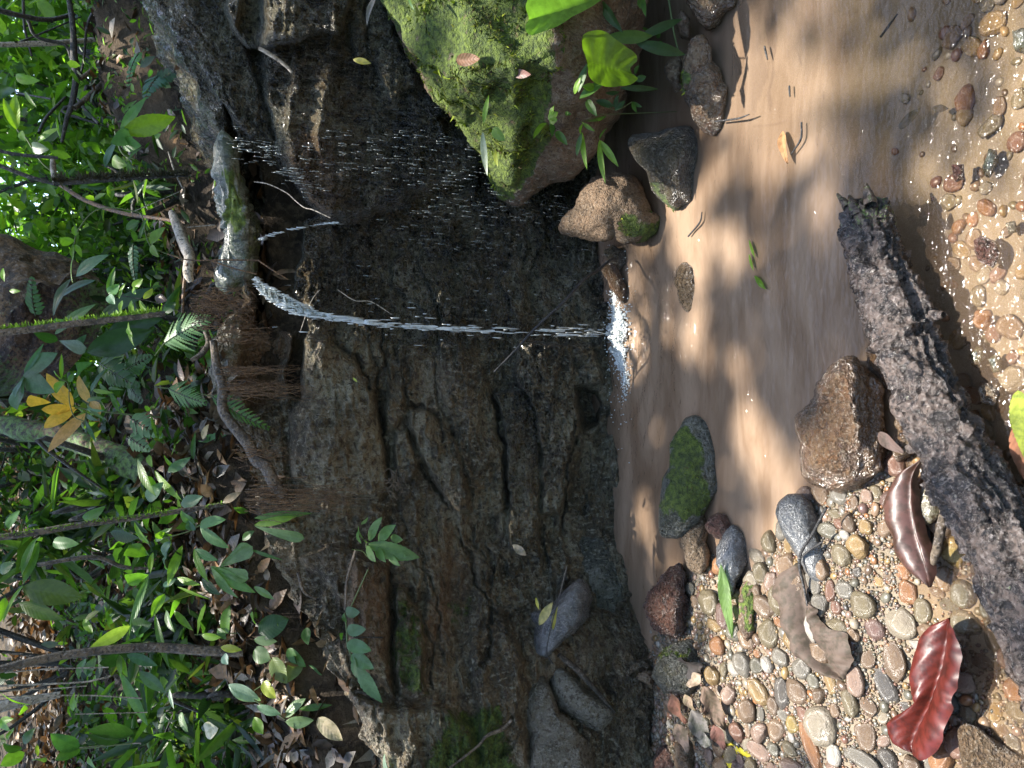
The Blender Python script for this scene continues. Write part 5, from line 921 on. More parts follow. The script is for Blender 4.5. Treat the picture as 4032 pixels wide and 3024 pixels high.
# broad palm-like leaves
p = plant('young palm with broad dark green pleated leaves behind the mossy stem', 'palm', q(2, 380, 620), 2.6, name='young_palm')
leaves(p, 2, [((640, 420), (1010, 215), 95, DGR), ((700, 500), (1055, 418), 115, DGR), ((560, 640), (990, 490), 165, DGR), ((490, 145), (705, 5), 85, (.10, .20, .10)), ((395, 275), (620, 170), 66, BLU), ((345, 400), (470, 150), 76, DGR), ((375, 560), (215, 508), 66, DGR), ((355, 520), (625, 322), 70, (.09, .18, .06)), ((380, 560), (560, 605), 105, (.12, .17, .10), 'fan'), ((330, 440), (60, 455), 40, DGR), ((440, 440), (340, 450), 60, BLU, 'fan'), ((480, 640), (560, 520), 60, BLU), ((600, 700), (500, 760), 100, BLU, 'fan')], 2.6, -.08, pleat=.03, nl=18, nw=5)
p = plant('grey green leaf rosette hiding the top of the orange leaves', 'plant', q(2, 155, 785), 2.45)
leaves(p, 2, [((160, 780), (375, 640), 120, (.09, .17, .09)), ((150, 785), (355, 895), 130, (.11, .19, .12), 'ovate'), ((155, 790), (115, 1010), 120, (.09, .17, .09), 'obov'), ((160, 775), (285, 575), 36, BLU), ((160, 800), (100, 930), 70, BLU)], 2.45, -.06, nl=18, nw=4, fold=.2)
p = plant('fan of glowing orange yellow backlit leaves', 'plant', q(2, 480, 990), 2.62, name='orange_fan_palm')
leaves(p, 2, [((475, 985), (300, 772), 105, ORG, 'lance'), ((490, 995), (268, 1005), 75, ORG, 'obov'), ((500, 1000), (285, 1125), 95, ORG, 'obov'), ((330, 960), (170, 950), 80, ORG, 'fan'), ((575, 965), (508, 785), 70, (.6, .36, .16), 'lance'), ((560, 1030), (308, 1285), 88, (.5, .26, .14), 'lance'), ((590, 950), (650, 1040), 60, (.5, .28, .14), 'ovate')], 2.62, -.05, nl=20, nw=6, pleat=.04, fold=.05)
stem(p, qs(2, [(480, 990), (600, 1010), (850, 1040), (1100, 1060)]), 3, 2.62)
p = plant('twig with small round lime leaves in front of the orange fan', 'plant', q(2, 400, 830), 2.4)
leaves(p, 2, [((395, 805), (352, 755), 46, LIME, 'ovate'), ((400, 822), (362, 902), 58, LIME, 'ovate'), ((398, 808), (398, 640), 26, LIME), ((445, 830), (480, 765), 34, GRN), ((20, 90), (30, 180), 36, LIME), ((480, 0), (470, 190), 22, LIME), ((60, 240), (135, 240), 30, LIME)], 2.4, -.02)
stem(p, qs(2, [(390, 810), (440, 840), (450, 960), (480, 1050), (540, 1080)]), 2, 2.4)
p = plant('thin shrub of two-leaved sprigs growing over the mossy stem', 'plant', q(2, 700, 250), 2.35)
leaves(p, 2, [((700, 262), (745, 82), 44, GRN), ((702, 258), (772, 195), 62, (.14, .28, .10), 'ovate'), ((700, 270), (745, 325), 56, (.2, .33, .2), 'ovate'), ((770, 290), (810, 190), 28, LIME), ((860, 220), (925, 160), 50, LIME, 'ovate'), ((865, 215), (880, 260), 40, LIME), ((930, 290), (990, 220), 40, YEL), ((900, 300), (975, 410), 36, LIME), ((850, 300), (860, 410), 36, LIME), ((790, 300), (780, 380), 32, LIME), ((830, 440), (870, 600), 30, LIME), ((820, 480), (860, 540), 30, LIME), ((750, 360), (790, 440), 26, LIME), ((1050, 330), (1040, 260), 30, LIME), ((1060, 380), (1140, 310), 60, DGR)], 2.32, -.03)
stem(p, qs(2, [(720, 260), (900, 290), (1060, 330), (1180, 380)]), 1.6, 2.36, 'darkbark')
# left bank plants
p = plant('bent grass-like palm seedling with folded strap leaves, left of the mossy trunk', 'plant', q(2, 1100, 1500), 2.45)
leaves(p, 2, [((890, 1320), (1010, 1570), 66, (.12, .22, .02)), ((1000, 1400), (1180, 1595), 54, LIME), ((950, 1590), (1060, 1475), 84, (.13, .22, .12), 'ovate'), ((1170, 1625), (1312, 1568), 84, (.2, .33, .18)), ((1370, 1532), (1535, 1448), 72, PALE), ((1372, 1500), (1530, 1315), 60, (.11, .22, .06)), ((1280, 1212), (1482, 1160), 50, (.12, .26, .08)), ((1085, 1410), (1235, 1312), 64, (.12, .22, .10)), ((1130, 1380), (1060, 1300), 30, LIME), ((1200, 1170), (1110, 1300), 30, LIME), ((1250, 1330), (1265, 1150), 36, GRN), ((960, 1300), (985, 1380), 40, LIME)], 2.4, -.06, fold=.2)
stem(p, qs(2, [(1240, 1220), (1300, 1380), (1370, 1500), (1420, 1620)]), 2.2, 2.42)
p = plant('group of fan-ended palm seedlings in the middle of the left bank', 'palm', q(3, 1150, 230), 2.45, name='palm_seedling')
leaves(p, 3, [((960, 290), (828, 225), 140, (.12, .24, .03), 'fan'), ((960, 215), (865, 75), 46, LIME), ((958, 412), (820, 470), 125, (.13, .26, .04), 'fan'), ((960, 415), (832, 810), 50, (.13, .25, .08)), ((985, 270), (970, 405), 42, LIME), ((1175, 225), (1080, 490), 66, LIME), ((1110, 160), (1000, 150), 60, LIME, 'fan'), ((1060, 535), (975, 690), 66, LIME), ((1070, 640), (1125, 785), 54, GRN), ((1120, 645), (1245, 775), 44, LIME), ((1000, 670), (1092, 1022), 44, GRN), ((1140, 432), (1295, 480), 44, LIME), ((1140, 490), (1355, 575), 18, LIME), ((1060, 300), (1100, 200), 90, BLU, 'ovate'), ((1080, 380), (1060, 300), 50, BLU), ((340, 205), (512, 215), 80, (.14, .26, .08), 'ovate'), ((540, 60), (680, -30), 70, GRN, 'ovate'), ((1000, 200), (1110, 110), 50, GRN), ((1050, 490), (1140, 430), 40, BLU)], 2.45, -.05, pleat=.03, nl=16, nw=4)
p = plant('seedling with three broad pale leaves beside the second mossy stem', 'plant', q(3, 1280, 90), 2.25)
leaves(p, 3, [((1285, 98), (1455, 60), 82, (.16, .28, .12), 'ovate'), ((1288, 105), (1475, 242), 76, (.17, .30, .13)), ((1250, 85), (1165, 0), 66, (.14, .26, .10)), ((1240, 130), (1215, 60), 60, BLU, 'ovate'), ((1600, 10), (1500, -20), 40, GRN), ((1560, 190), (1640, 130), 50, GRN)], 2.22, -.03, nl=18, nw=4)
stem(p, qs(3, [(1050, 180), (1200, 140), (1285, 98)]), 2.5, 2.28)
p = plant('palm seedling with split pleated pale leaves drooping over the soil edge', 'palm', q(3, 1400, 370), 2.2, name='palm_seedling')
leaves(p, 3, [((1250, 248), (1345, 462), 54, LIME), ((1252, 250), (1405, 322), 60, (.12, .24, .08)), ((1415, 365), (1625, 230), 120, (.19, .29, .13), 'fan'), ((1385, 365), (1600, 440), 100, (.18, .28, .12), 'fan'), ((1360, 362), (1535, 565), 64, (.16, .28, .10)), ((1355, 358), (1645, 530), 86, (.14, .26, .08)), ((1300, 440), (1420, 545), 60, DGR)], 2.2, -.05, pleat=.05, nl=20, nw=6)
leaves(p, 6, [((0, 100), (325, 180), 78, PALE, 'fan'), ((0, 95), (278, 40), 54, LIME), ((0, 50), (375, 18), 54, GRN), ((-20, 250), (190, 320), 24, GRN)], 2.16, -.05, pleat=.05, nl=18, nw=5)
p = plant('seedling with upright oval leaf above the mossy soil edge', 'plant', q(3, 1450, 790), 2.3)
leaves(p, 3, [((1452, 792), (1482, 605), 84, (.10, .20, .03), 'ovate'), ((1300, 802), (1425, 818), 50, LIME), ((1400, 760), (1460, 830), 50, GRN), ((1640, 720), (1650, 620), 50, LIME)], 2.28, -.03)
stem(p, qs(3, [(1659, 790), (1450, 792), (1250, 800)]), 2, 2.3)
p = plant('large dark drooping leaves at the upper left of the bank', 'plant', q(3, 130, 520), 2.3)
leaves(p, 3, [((140, 500), (540, 560), 165, (.09, .13, .02), 'lance'), ((118, 595), (412, 700), 96, (.09, .14, .02), 'lance'), ((0, 400), (100, 330), 70, GRN), ((30, 560), (0, 720), 60, LIME), ((150, 480), (20, 720), 40, LIME), ((250, 200), (150, 480), 70, GRN), ((120, 0), (60, 120), 90, GRN), ((230, 180), (140, 420), 60, GRN)], 2.3, -.05, nl=18, nw=4, fold=.2)
p = plant('yellow green leaves crossing behind the curved brown stem', 'plant', q(3, 800, 760), 2.4)
leaves(p, 3, [((840, 742), (572, 888), 84, (.26, .34, .08)), ((548, 955), (508, 1085), 66, GRN, 'ovate'), ((560, 1062), (622, 948), 76, (.16, .26, .08), 'ovate'), ((632, 1000), (560, 1070), 60, BLU), ((770, 930), (822, 1075), 42, LIME), ((815, 928), (1015, 1000), 66, BLU), ((895, 1038), (1065, 1172), 74, (.10, .17, .10)), ((770, 945), (640, 985), 90, DGR, 'ovate'), ((780, 1050), (955, 1392), 62, (.12, .22, .10)), ((770, 930), (780, 1060), 40, (.2, .3, .1)), ((850, 750), (980, 730), 110, DGR, 'ovate'), ((930, 760), (860, 790), 80, BLU, 'ovate'), ((610, 1060), (620, 1140), 24, LIME)], 2.36, -.04, nl=18, nw=4)
p = plant('plant with two dark broad leaves and a narrow one at the lower left', 'plant', q(3, 510, 1535), 2.2)
leaves(p, 3, [((512, 1532), (325, 1438), 112, (.06, .15, .04), 'lance'), ((518, 1540), (352, 1612), 84, GRN, 'lance'), ((862, 1432), (555, 1420), 96, DGR), ((770, 1490), (560, 1440), 70, DGR), ((620, 1660), (570, 1580), 50, LIME)], 2.2, -.03, nl=16, nw=4)
stem(p, qs(3, [(510, 1535), (700, 1515), (850, 1500)]), 3, 2.22)
p = plant('bright lime shrub in the lower left corner', 'plant', q(3, 120, 1540), 2.3)
leaves(p, 3, [((158, 1560), (0, 1650), 96, (.2, .34, .04)), ((140, 1540), (20, 1500), 70, GRN), ((60, 1420), (10, 1340), 60, LIME), ((90, 1400), (50, 1480), 50, LIME), ((180, 1280), (130, 1300), 60, LIME), ((200, 1250), (0, 1170), 40, LIME), ((470, 1290), (480, 1170), 36, LIME), ((500, 1300), (510, 1180), 32, LIME), ((290, 1590), (220, 1600), 76, (.14, .22, .05), 'ovate'), ((0, 1360), (90, 1340), 50, LIME), ((150, 1500), (230, 1400), 60, GRN), ((340, 760), (350, 600), 50, LIME), ((540, 700), (600, 790), 50, LIME)], 2.3, -.04)
p = plant('striped whitish pleated leaf pair near the bottom of the bank', 'plant', q(3, 1460, 1130), 2.15)
leaves(p, 3, [((1470, 1120), (1680, 1225), 90, (.26, .36, .26)), ((1165, 1300), (1212, 1428), 62, (.16, .26, .10), 'ovate'), ((1420, 880), (1560, 900), 50, YEL), ((1440, 930), (1470, 990), 60, (.2, .32, .26), 'ovate'), ((1090, 1150), (1120, 1280), 24, (.4, .5, .4))], 2.15, -.03, pleat=.04, nl=16, nw=5)
p = plant('pair of pale pleated leaves on one stalk at the bottom of the bank', 'plant', q(6, 200, 1340), 2.05)
leaves(p, 6, [((200, 1332), (335, 1210), 72, PALE), ((202, 1362), (385, 1350), 80, PALE), ((290, 1280), (505, 1252), 44, GRN), ((18, 1258), (175, 1312), 60, (.2, .32, .2))], 2.05, -.03, pleat=.04, nl=16, nw=5)
stem(p, qs(6, [(0, 1220), (110, 1280), (200, 1345)]), 3, 2.06)
p = plant('compound-leaved sapling with one light green toothed leaf over the rock face', 'plant', q(6, 700, 215), 1.98)
leaves(p, 6, [((735, 215), (1068, 303), 120, (.17, .29, .10)), ((725, 205), (672, 100), 50, (.16, .28, .08)), ((690, 90), (735, 42), 26, PALE), ((740, 195), (825, 42), 72, (.17, .29, .10)), ((800, 195), (912, 92), 84, (.17, .30, .10)), ((728, 225), (785, 333), 62, (.15, .27, .08)), ((690, 215), (672, 130), 44, (.15, .27, .08)), ((780, 225), (850, 335), 56, (.15, .27, .08)), ((850, 255), (943, 358), 60, (.15, .27, .08)), ((900, 250), (985, 300), 50, (.16, .28, .1)), ((880, 170), (960, 190), 60, (.17, .29, .1))], 1.98, -.05, nl=22, nw=4, serr=.10, fold=.1)
stem(p, qs(6, [(630, 250), (700, 262), (735, 300), (725, 210), (800, 220)]), 2.2, 1.99); stem(p, qs(6, [(735, 380), (680, 500), (620, 630)]), 3, 1.99)
p = plant('hanging sprig with five pale toothed leaves in front of the brown rock', 'plant', q(6, 590, 760), 1.96)
leaves(p, 6, [((590, 650), (683, 655), 78, (.13, .23, .12), 'ovate'), ((598, 770), (722, 765), 84, (.13, .23, .12), 'ovate'), ((598, 855), (756, 905), 92, (.13, .24, .12), 'ovate'), ((625, 930), (772, 1020), 90, (.13, .23, .12), 'ovate'), ((655, 985), (828, 1240), 100, (.13, .24, .11)), ((590, 720), (580, 660), 36, GRN), ((575, 790), (560, 830), 40, GRN), ((640, 930), (660, 1080), 50, (.1, .2, .08))], 1.95, -.04, nl=20, nw=4, serr=.10, fold=.12)
stem(p, qs(6, [(585, 660), (598, 780), (605, 880), (660, 990)]), 3.5, 1.97)
p = plant('broad soft leaves among litter on the left soil edge', 'plant', q(6, 330, 1010), 2.1)
leaves(p, 6, [((215, 890), (335, 1008), 76, (.12, .26, .06), 'ovate'), ((332, 1010), (455, 1100), 120, (.13, .24, .10), 'ovate'), ((335, 1085), (392, 1198), 96, (.13, .24, .10)), ((120, 945), (215, 1115), 110, (.17, .22, .07), 'ovate'), ((300, 960), (215, 1110), 100, (.17, .22, .08), 'ovate'), ((0, 830), (152, 842), 64, (.24, .32, .14)), ((0, 900), (110, 960), 110, (.22, .30, .14), 'ovate'), ((30, 790), (225, 700), 150, DGR, 'ovate'), ((335, 755), (350, 865), 66, GRN, 'ovate'), ((445, 930), (572, 940), 54, LIME), ((490, 985), (508, 1062), 34, LIME), ((488, 1070), (562, 1182), 62, (.12, .26, .08)), ((0, 490), (130, 572), 44, PALE), ((130, 700), (160, 760), 40, LIME), ((60, 1100), (140, 1210), 80, YEL, 'ovate'), ((20, 740), (-10, 650), 60, LIME), ((540, 1030), (650, 1050), 80, (.10, .17, .02)), ((0, 1330), (60, 1440), 70, LIME)], 2.1, -.03, nl=14, nw=4)
stem(p, qs(6, [(0, 1160), (120, 1090), (330, 1010)]), 2.5, 2.12)
p = plant('small bright whorled seedling on the sunlit rock at the bottom', 'plant', q(6, 1005, 1420), 1.93)
leaves(p, 6, [((1005, 1425), (1062, 1358), 46, PALE), ((1010, 1432), (1128, 1412), 50, PALE), ((1010, 1440), (1125, 1522), 66, (.16, .34, .05)), ((1000, 1445), (1032, 1548), 62, (.16, .34, .05)), ((1000, 1420), (985, 1360), 40, LIME), ((990, 1430), (975, 1450), 30, LIME), ((1080, 1430), (1100, 1480), 34, BLU), ((1040, 1440), (1080, 1400), 30, (.2, .36, .1))], 1.92, -.02, nl=14, nw=3)
p = plant('tall blade rising from the bottom edge beside the sunlit rock', 'plant', q(6, 860, 1700), 1.9); leaves(p, 6, [((870, 1710), (842, 1565), 50, (.3, .4, .3))], 1.9, 0)
p = plant('floating strap of two bright green leaf blades on the pool', 'leaf', q(10, 120, 1600), 1.5, name='floating_leaf')
for a_, b_, w_ in ((q(7, 1560, 1550), q(7, 1600, 1670), 22), (q(8, 1560, 0), q(8, 1590, 110), 22), (q(8, 1595, 140), q(8, 1670, 230), 34)):
    P0, P1 = at_z(*a_, .006), at_z(*b_, .008); V_, F_, uv = leaf_geo(P0, P1, w_ * 4.2e-4, np.array([0, 0, 1.]), 'lance', .03); under(ob('blade', mesh('blade', V_, F_, M['blade'], {'col': np.tile(LIME, (len(V_), 1))}, uv)), p)

# ================================================================== FALLEN LEAVES ON THE BAR
def ground_leaf(name, label, pts, wpx, col, z0=.03, zs=None, kind='ovate', fold=.2, curl=.1, wave=.08, mat='dry', nl=30, nw=6, nrm=(0, -.25, 1), serr=0, pleat=0, cat='leaf'):
    P0 = at_z(*pts[0], z0); P1 = at_z(*pts[1], z0 if zs is None else zs); k = (((P0 + P1) / 2 - CAM) @ FW) / F
    V, Fc, uv = leaf_geo(P0, P1, wpx * k, np.asarray(nrm, float), kind, curl, fold, wave, nl, nw, serr, 3, pleat)
    c = np.tile(np.array(col, float), (len(V), 1)) * (1 + .25 * fbm(V * 60, 3, 4))[:, None]
    o = ob(name, mesh(name, V, Fc, M[mat], {'col': c}, uv), None, label, cat); return o
gz3 = lambda x, y: at_z(x, y, .04)
lf = edge_leaf('fallen_leaf', qs(12, [(1200, 690), (1180, 850), (1150, 1000), (1110, 1120), (1060, 1260), (990, 1400), (950, 1500), (965, 1560)]), qs(12, [(1200, 690), (1100, 740), (1030, 830), (1000, 960), (985, 1100), (1000, 1190), (1020, 1230), (930, 1290), (850, 1350), (832, 1410), (860, 1480), (910, 1530), (965, 1560)]),
   qs(12, [(1200, 690), (1240, 730), (1300, 810), (1338, 900), (1338, 1020), (1325, 1120), (1290, 1190), (1300, 1260), (1240, 1370), (1220, 1470), (1140, 1560), (1050, 1600), (965, 1560)]), gz3, (.085, .012, .007), 'dead', None, 'big glossy dark red dead leaf with curled edges on the near gravel', 'leaf', .020, .030, .022, nl=64, nw=10, ripple=.0022)
edge_leaf('fallen_leaf', qs(11, [(1020, 1330), (975, 1420), (965, 1560)]) + qs(12, [(975, 60), (1000, 200), (1050, 350), (1072, 495)]), qs(11, [(1020, 1330), (870, 1440), (800, 1600)]) + qs(12, [(800, 40), (850, 180), (880, 300), (960, 400), (1072, 495)]), qs(11, [(1020, 1330), (985, 1440), (990, 1560)]) + qs(12, [(1010, 60), (1050, 190), (1095, 330), (1090, 430), (1072, 495)]), gz3, (.075, .035, .026), 'dead', None, 'curled purplish brown leaf propped beside the log', 'leaf', .010, -.006, .035, nl=48, nw=8, ripple=.0018)
edge_leaf('fallen_leaf', qs(12, [(222, 335), (260, 500), (290, 680), (330, 860), (430, 1000), (520, 1090)]), qs(12, [(222, 335), (130, 420), (110, 500), (150, 600), (200, 760), (240, 880), (300, 960), (440, 1060), (520, 1090)]), qs(12, [(222, 335), (300, 470), (330, 600), (380, 640), (370, 690), (470, 760), (560, 800), (590, 930), (570, 1010), (520, 1090)]), gz3, (.085, .058, .042), 'dry', None, 'decayed grey brown leaf with a ragged edge hanging from a black stalk', 'leaf', .03, .012, .03, nl=60, nw=9, ripple=.0045)
o = bpy.context.scene.collection.objects[-1]
sv, sf = tube(np.array([at_z(*q(12, *t), z) for t, z in (((400, -20), .10), ((310, 150), .09), ((225, 310), .075), ((260, 520), .06), ((330, 860), .05), ((430, 1060), .04))]), [.0028, .0028, .0035, .0015, .001], 6)
o2 = ob('twig', mesh('twig', sv, sf, M['cord'], {'col': np.zeros((len(sv), 3))}), None, 'black stalk crossing the slate stone and ending in the decayed leaf', 'twig')
sv, sf = tube(np.array([at_z(*q(12, *t), z) for t, z in (((225, 310), .075), ((300, 250), .07), ((375, 200), .06))]), [.0025, .002], 5); o2 = ob('twig', mesh('twig', sv, sf, M['cord'], {'col': np.zeros((len(sv), 3))}), None, 'dark strip in place of the shadow of the black stalk on the slate stone', 'twig')  # dark tube laid where the stalk casts its shadow: shade modelled as a thing
o = ground_leaf('fallen_leaf', 'narrow fresh green leaf lying on the grey stone', (q(9, 1370, 340), q(9, 1445, 820)), 82 * .61, (.17, .28, .08), .07, .05, 'lance', .2, .03, .08, mat='leaf', nrm=(0, -.6, 1))
o = ground_leaf('fallen_leaf', 'ragged bright yellow leaf at the bottom of the gravel bar', (q(9, 1370, 1560), q(9, 1600, 1600)), 190 * .61, (.50, .42, .02), .04, .03, 'ovate', .1, .05, .15, serr=.2)
o = ground_leaf('fallen_leaf', 'yellow green mottled leaf cut by the right edge of the picture', (q(11, 1640, 880), q(11, 1700, 1340)), 130 * .61, (.22, .26, .02), .02, .02, 'ovate', .1, .04, .06, serr=.1)
o = ground_leaf('fallen_leaf', 'reddish brown drowned leaf under the yellow green one', (q(11, 1620, 1120), q(11, 1700, 1480)), 110 * .61, (.24, .09, .04), .006, .006, 'ovate', .05, .02, .06)
o = ground_leaf('fallen_leaf', 'dark brown leaf lying between the glossy boulder and the log', (q(11, 735, 1160), q(11, 905, 1290)), 80 * .61, (.08, .05, .04), .05, .05, 'ovate', .3, .1, .08)
o = ground_leaf('fallen_leaf', 'small dry brown leaf and twigs floating in the sunlit pool', (q(10, 115, 850), q(10, 150, 1060)), 60 * .61, (.34, .17, .07), .01, .02, 'ovate', .4, .1, .1)
o = ground_leaf('fallen_leaf', 'sunken grey leaf shape in the shallows right of the log tip', (q(10, 870, 830), q(10, 1010, 700)), 70 * .61, (.10, .08, .05), -.02, -.02, 'ovate', .05, .02, .06)
o = ground_leaf('fallen_leaf', 'sunken dark scrap beside the sunken grey leaf', (q(10, 1080, 700), q(10, 1190, 705)), 50 * .61, (.09, .07, .05), -.02, -.02, 'lance', .05, .02, .06)
rs = np.random.default_rng(5)
LP9 = [((1050, 1170), (1150, 1370), 110, (.20, .085, .05), 'brown leaf standing on edge in the leaf pile'), ((1150, 1130), (1250, 1060), 90, (.30, .22, .16), 'pale folded leaf at the top of the leaf pile'), ((1180, 1280), (1290, 1500), 120, GREYL, 'grey torn leaf lying lowest in the leaf pile'), ((1330, 1380), (1400, 1540), 90, (.16, .07, .05), 'dark red brown leaf at the near side of the leaf pile'),
       ((1260, 1130), (1400, 1420), 100, (.14, .09, .06), 'long brown leaf on the near side of the pile'), ((1090, 990), (1250, 1010), 150, (.045, .035, .03), 'black crumpled wet leaf on the mossy pale stone'), ((1090, 1370), (1160, 1560), 90, (.30, .20, .14), 'tan curled leaf near the lower brown stones'), ((1300, 1520), (1230, 1420), 80, (.24, .22, .20), 'ash grey curled leaf beside the yellow leaf'),
       ((1140, 1180), (1210, 1300), 70, (.34, .24, .16), 'light brown leaf in the middle of the pile'), ((1280, 1240), (1320, 1340), 80, (.10, .06, .04), 'dark leaf in the middle of the pile'), ((1000, 1230), (1110, 1330), 60, (.22, .15, .10), 'dull tan leaf behind the pile')]
for a_, b_, w_, c_, lb in LP9: o = ground_leaf('fallen_leaf', lb, (q(9, *a_), q(9, *b_)), w_ * .61, c_, .08, .06, ['ovate', 'lance'][rs.integers(2)], rs.uniform(.1, .5), rs.uniform(-.1, .2), .14, nl=18, nw=4, nrm=rs.normal(size=3) * .4 + [0, -.5, 1])
o = leaf(None, q(6, 410, 1335), q(6, 572, 1482), 105 * .61, 2.0, 1.97, (.42, .34, .20), 'ovate', 'dead', 'fallen_leaf', fold=.1, curl=.1, nl=16, nw=4); o['label'] = 'holey dry tan leaf on the left soil edge'; o['category'] = 'leaf'
o = leaf(None, q(6, 400, 740), q(6, 480, 830), 80 * .61, 2.15, 2.1, (.36, .17, .07), 'ovate', 'dead', 'fallen_leaf', fold=.3, curl=.1); o['label'] = 'orange brown curled leaf on the left soil edge'; o['category'] = 'leaf'
o = leaf(None, q(6, 570, 850), q(6, 440, 1060), 70 * .61, 2.12, 2.1, (.38, .08, .02), 'ovate', 'dead', 'fallen_leaf', fold=.3, curl=.1); o['label'] = 'rusty red curled leaf beside the soft green leaves'; o['category'] = 'leaf'
o = leaf(None, q(3, 1320, 1420), q(3, 1405, 1400), 110 * .61, 2.15, 2.12, (.5, .45, .3), 'ovate', 'dead', 'fallen_leaf', fold=.3); o['label'] = 'cream dead leaf in a patch of sun on the bank'; o['category'] = 'leaf'
for (n_, a_, b_, w_, c_, y, lb) in ((9, (200, 740), (290, 590), 60, (.34, .28, .08), 1.86, 'yellow brown leaf scrap on the dark block'), (9, (290, 770), (320, 620), 34, (.40, .34, .06), 1.86, 'narrow yellow leaf on the dark block'), (9, (180, 560), (200, 640), 20, (.45, .40, .05), 1.9, 'thin yellow sliver above the dark block'), (9, (30, 220), (120, 290), 50, (.25, .2, .14), 1.95, 'pale dead leaf tucked in the crack of the cliff'),
     (5, (640, 800), (670, 830), 14, YEL, 2.05, 'tiny yellow scrap on the cliff'), (2, (1310, 1200), (1350, 1100), 46, (.38, .28, .12), 2.2, 'tan leaf under the diagonal root'), (2, (1000, 280), (1080, 300), 60, (.10, .06, .04), 2.3, 'dark leaf beside the mossy stem'), (2, (1440, 1610), (1560, 1540), 50, (.24, .17, .08), 2.1, 'dry brown leaf by the diagonal root')):
    o = leaf(None, q(n_, *a_), q(n_, *b_), w_ * .61, y, y - .02, c_, 'lance', 'dead', 'fallen_leaf', fold=.2); o['label'] = lb; o['category'] = 'leaf'

# ================================================================== STEMS, ROOTS AND BRANCHES
def single(pts, r, ys, mat, name, label, cat, **kw):
    P = at_y(*pts[0], np.atleast_1d(ys)[0]); o, P = stem(None, pts, r, ys, mat, name, **kw); o['label'] = label; o['category'] = cat; return o, P
def stem_moss(o, P, r, side, cnt, size, seed=0, col=((.2, .34, .03), (.14, .25, .03))):
    Q = smooth_path(P, 200); rs = np.random.default_rng(seed); cl = rs.uniform(0, 200, 22); i = np.clip((cl[rs.integers(22, size=cnt)] + rs.normal(size=cnt) * 6), 0, 199).astype(int); d = nz(np.array(side) + rs.normal(size=(cnt, 3)) * .5); s = nz(rs.normal(size=(cnt, 3)))
    L = size * rs.uniform(.4, 1.4, (cnt, 1)); B_ = Q[i] + nz(np.array(side) + rs.normal(size=(cnt, 3)) * .3) * r
    VV = np.stack([B_ - s * L * .2, B_ + s * L * .2, B_ + d * L], 1).reshape(-1, 3); c = np.array(col)[rs.integers(len(col), size=cnt)]; mb = MB()
    mb.add(VV, np.arange(cnt * 3).reshape(-1, 3), np.repeat(c, 3, 0)); ob('moss', mb.mesh('moss', M['moss']), o, kind='stuff')
o, P = single(qs(2, [(-60, 515), (200, 488), (400, 460), (650, 432), (850, 412), (1070, 385)]), [16, 15, 14, 13, 11], 2.2, 'bark', 'mossy_vine', 'thick hanging stem fringed with bright moss, above the end of the water spout', 'vine'); stem_moss(o, P, .009, (1, 0, .1), 480, .012)
o, P = single(qs(3, [(-60, 180), (240, 140), (500, 95), (760, 60), (950, 35), (1150, 5), (1450, -40)]), [13, 13, 12, 11, 9], 2.25, 'bark', 'mossy_vine', 'hanging stem with scattered moss in the middle of the bank', 'vine'); stem_moss(o, P, .008, (.5, -.6, 0), 380, .009, 3)
o, P = single(qs(3, [(-60, 1040), (150, 985), (400, 935), (700, 898), (1000, 882), (1300, 902), (1570, 912)]), [14, 16, 17, 17, 19, 20, 20], [2.28, 2.3, 2.3, 2.25], 'bark', 'curved_stem', 'smooth curved brown stem across the lower left bank', 'stem')
o, P = single(qs(3, [(-60, 1275), (150, 1230), (390, 1185)]), [24, 20, 12], 2.4, 'palebark', 'pale_stem', 'sunlit whitish stem stub at the left edge', 'stem')
for i, (L, r, lb) in enumerate([([(0, 1130), (500, 1108), (620, 1090), (715, 1065)], 3.5, 'pale thin twig nearest the curved stem'), ([(30, 1045), (320, 1020), (700, 1010)], 2.5, 'lit straight grass stalk above the pale twig'), ([(0, 1200), (530, 1190), (915, 1210)], 2.6, 'long thin pale stalk below the pale twig'), ([(0, 1160), (300, 1150), (560, 1130)], 2, 'second thin pale stalk in the bundle'), ([(480, 1312), (950, 1300)], 2, 'lowest thin pale stalk on the litter slope'), ([(500, 1530), (860, 1500), (910, 1505)], 2.4, 'thin green stalk at the lower left')]):
    single(qs(3, L), r, 2.3, 'palebark', 'stalk', lb, 'stalk')
single(qs(3, [(240, 350), (600, 300), (800, 365), (1000, 372)]), [8, 9, 8, 4], 2.6, 'bark', 'dead_branch', 'dead brown branch on the litter slope', 'branch')
o, P = single(qs(1, [(1110, 1375), (1150, 1470), (1200, 1600), (1225, 1660)]) + qs(2, [(1215, 120), (1235, 180)]), [14, 22, 22, 20, 13], [2.5, 2.45, 2.4, 2.35, 2.3, 2.3], 'palebark', 'root', 'pale broken root lying on the soil above the rock lip', 'root')
o, P = single(qs(2, [(1235, 690), (1310, 640), (1350, 560), (1300, 440)]), [9, 12, 12, 7], 2.25, 'bark', 'root', 'knotty root in the debris over the hanging roots', 'root')
o, P = single(qs(2, [(1380, 560), (1400, 720), (1440, 860), (1440, 1000), (1500, 1100), (1600, 1220), (1659, 1330)]) + qs(5, [(80, 1380), (140, 1500), (200, 1560)]), [14, 18, 20, 20, 22, 24, 24, 24, 20], [2.16, 2.15, 2.13, 2.1, 2.08, 2.06, 2.04, 2.02, 2.0, 2.0], 'bark', 'root', 'long thick root running diagonally down the bank edge', 'root')
single(qs(2, [(1180, 380), (1190, 200), (1210, 60)]), [5, 6, 4], 2.3, 'root', 'root', 'thin root by the pale broken root', 'root')
single(qs(1, [(380, 1190), (560, 1300), (800, 1380), (1000, 1410), (1200, 1440)]), [8, 9, 8, 6], [2.9, 2.6], 'root', 'liana', 'reddish liana slanting down to the pale root', 'liana')
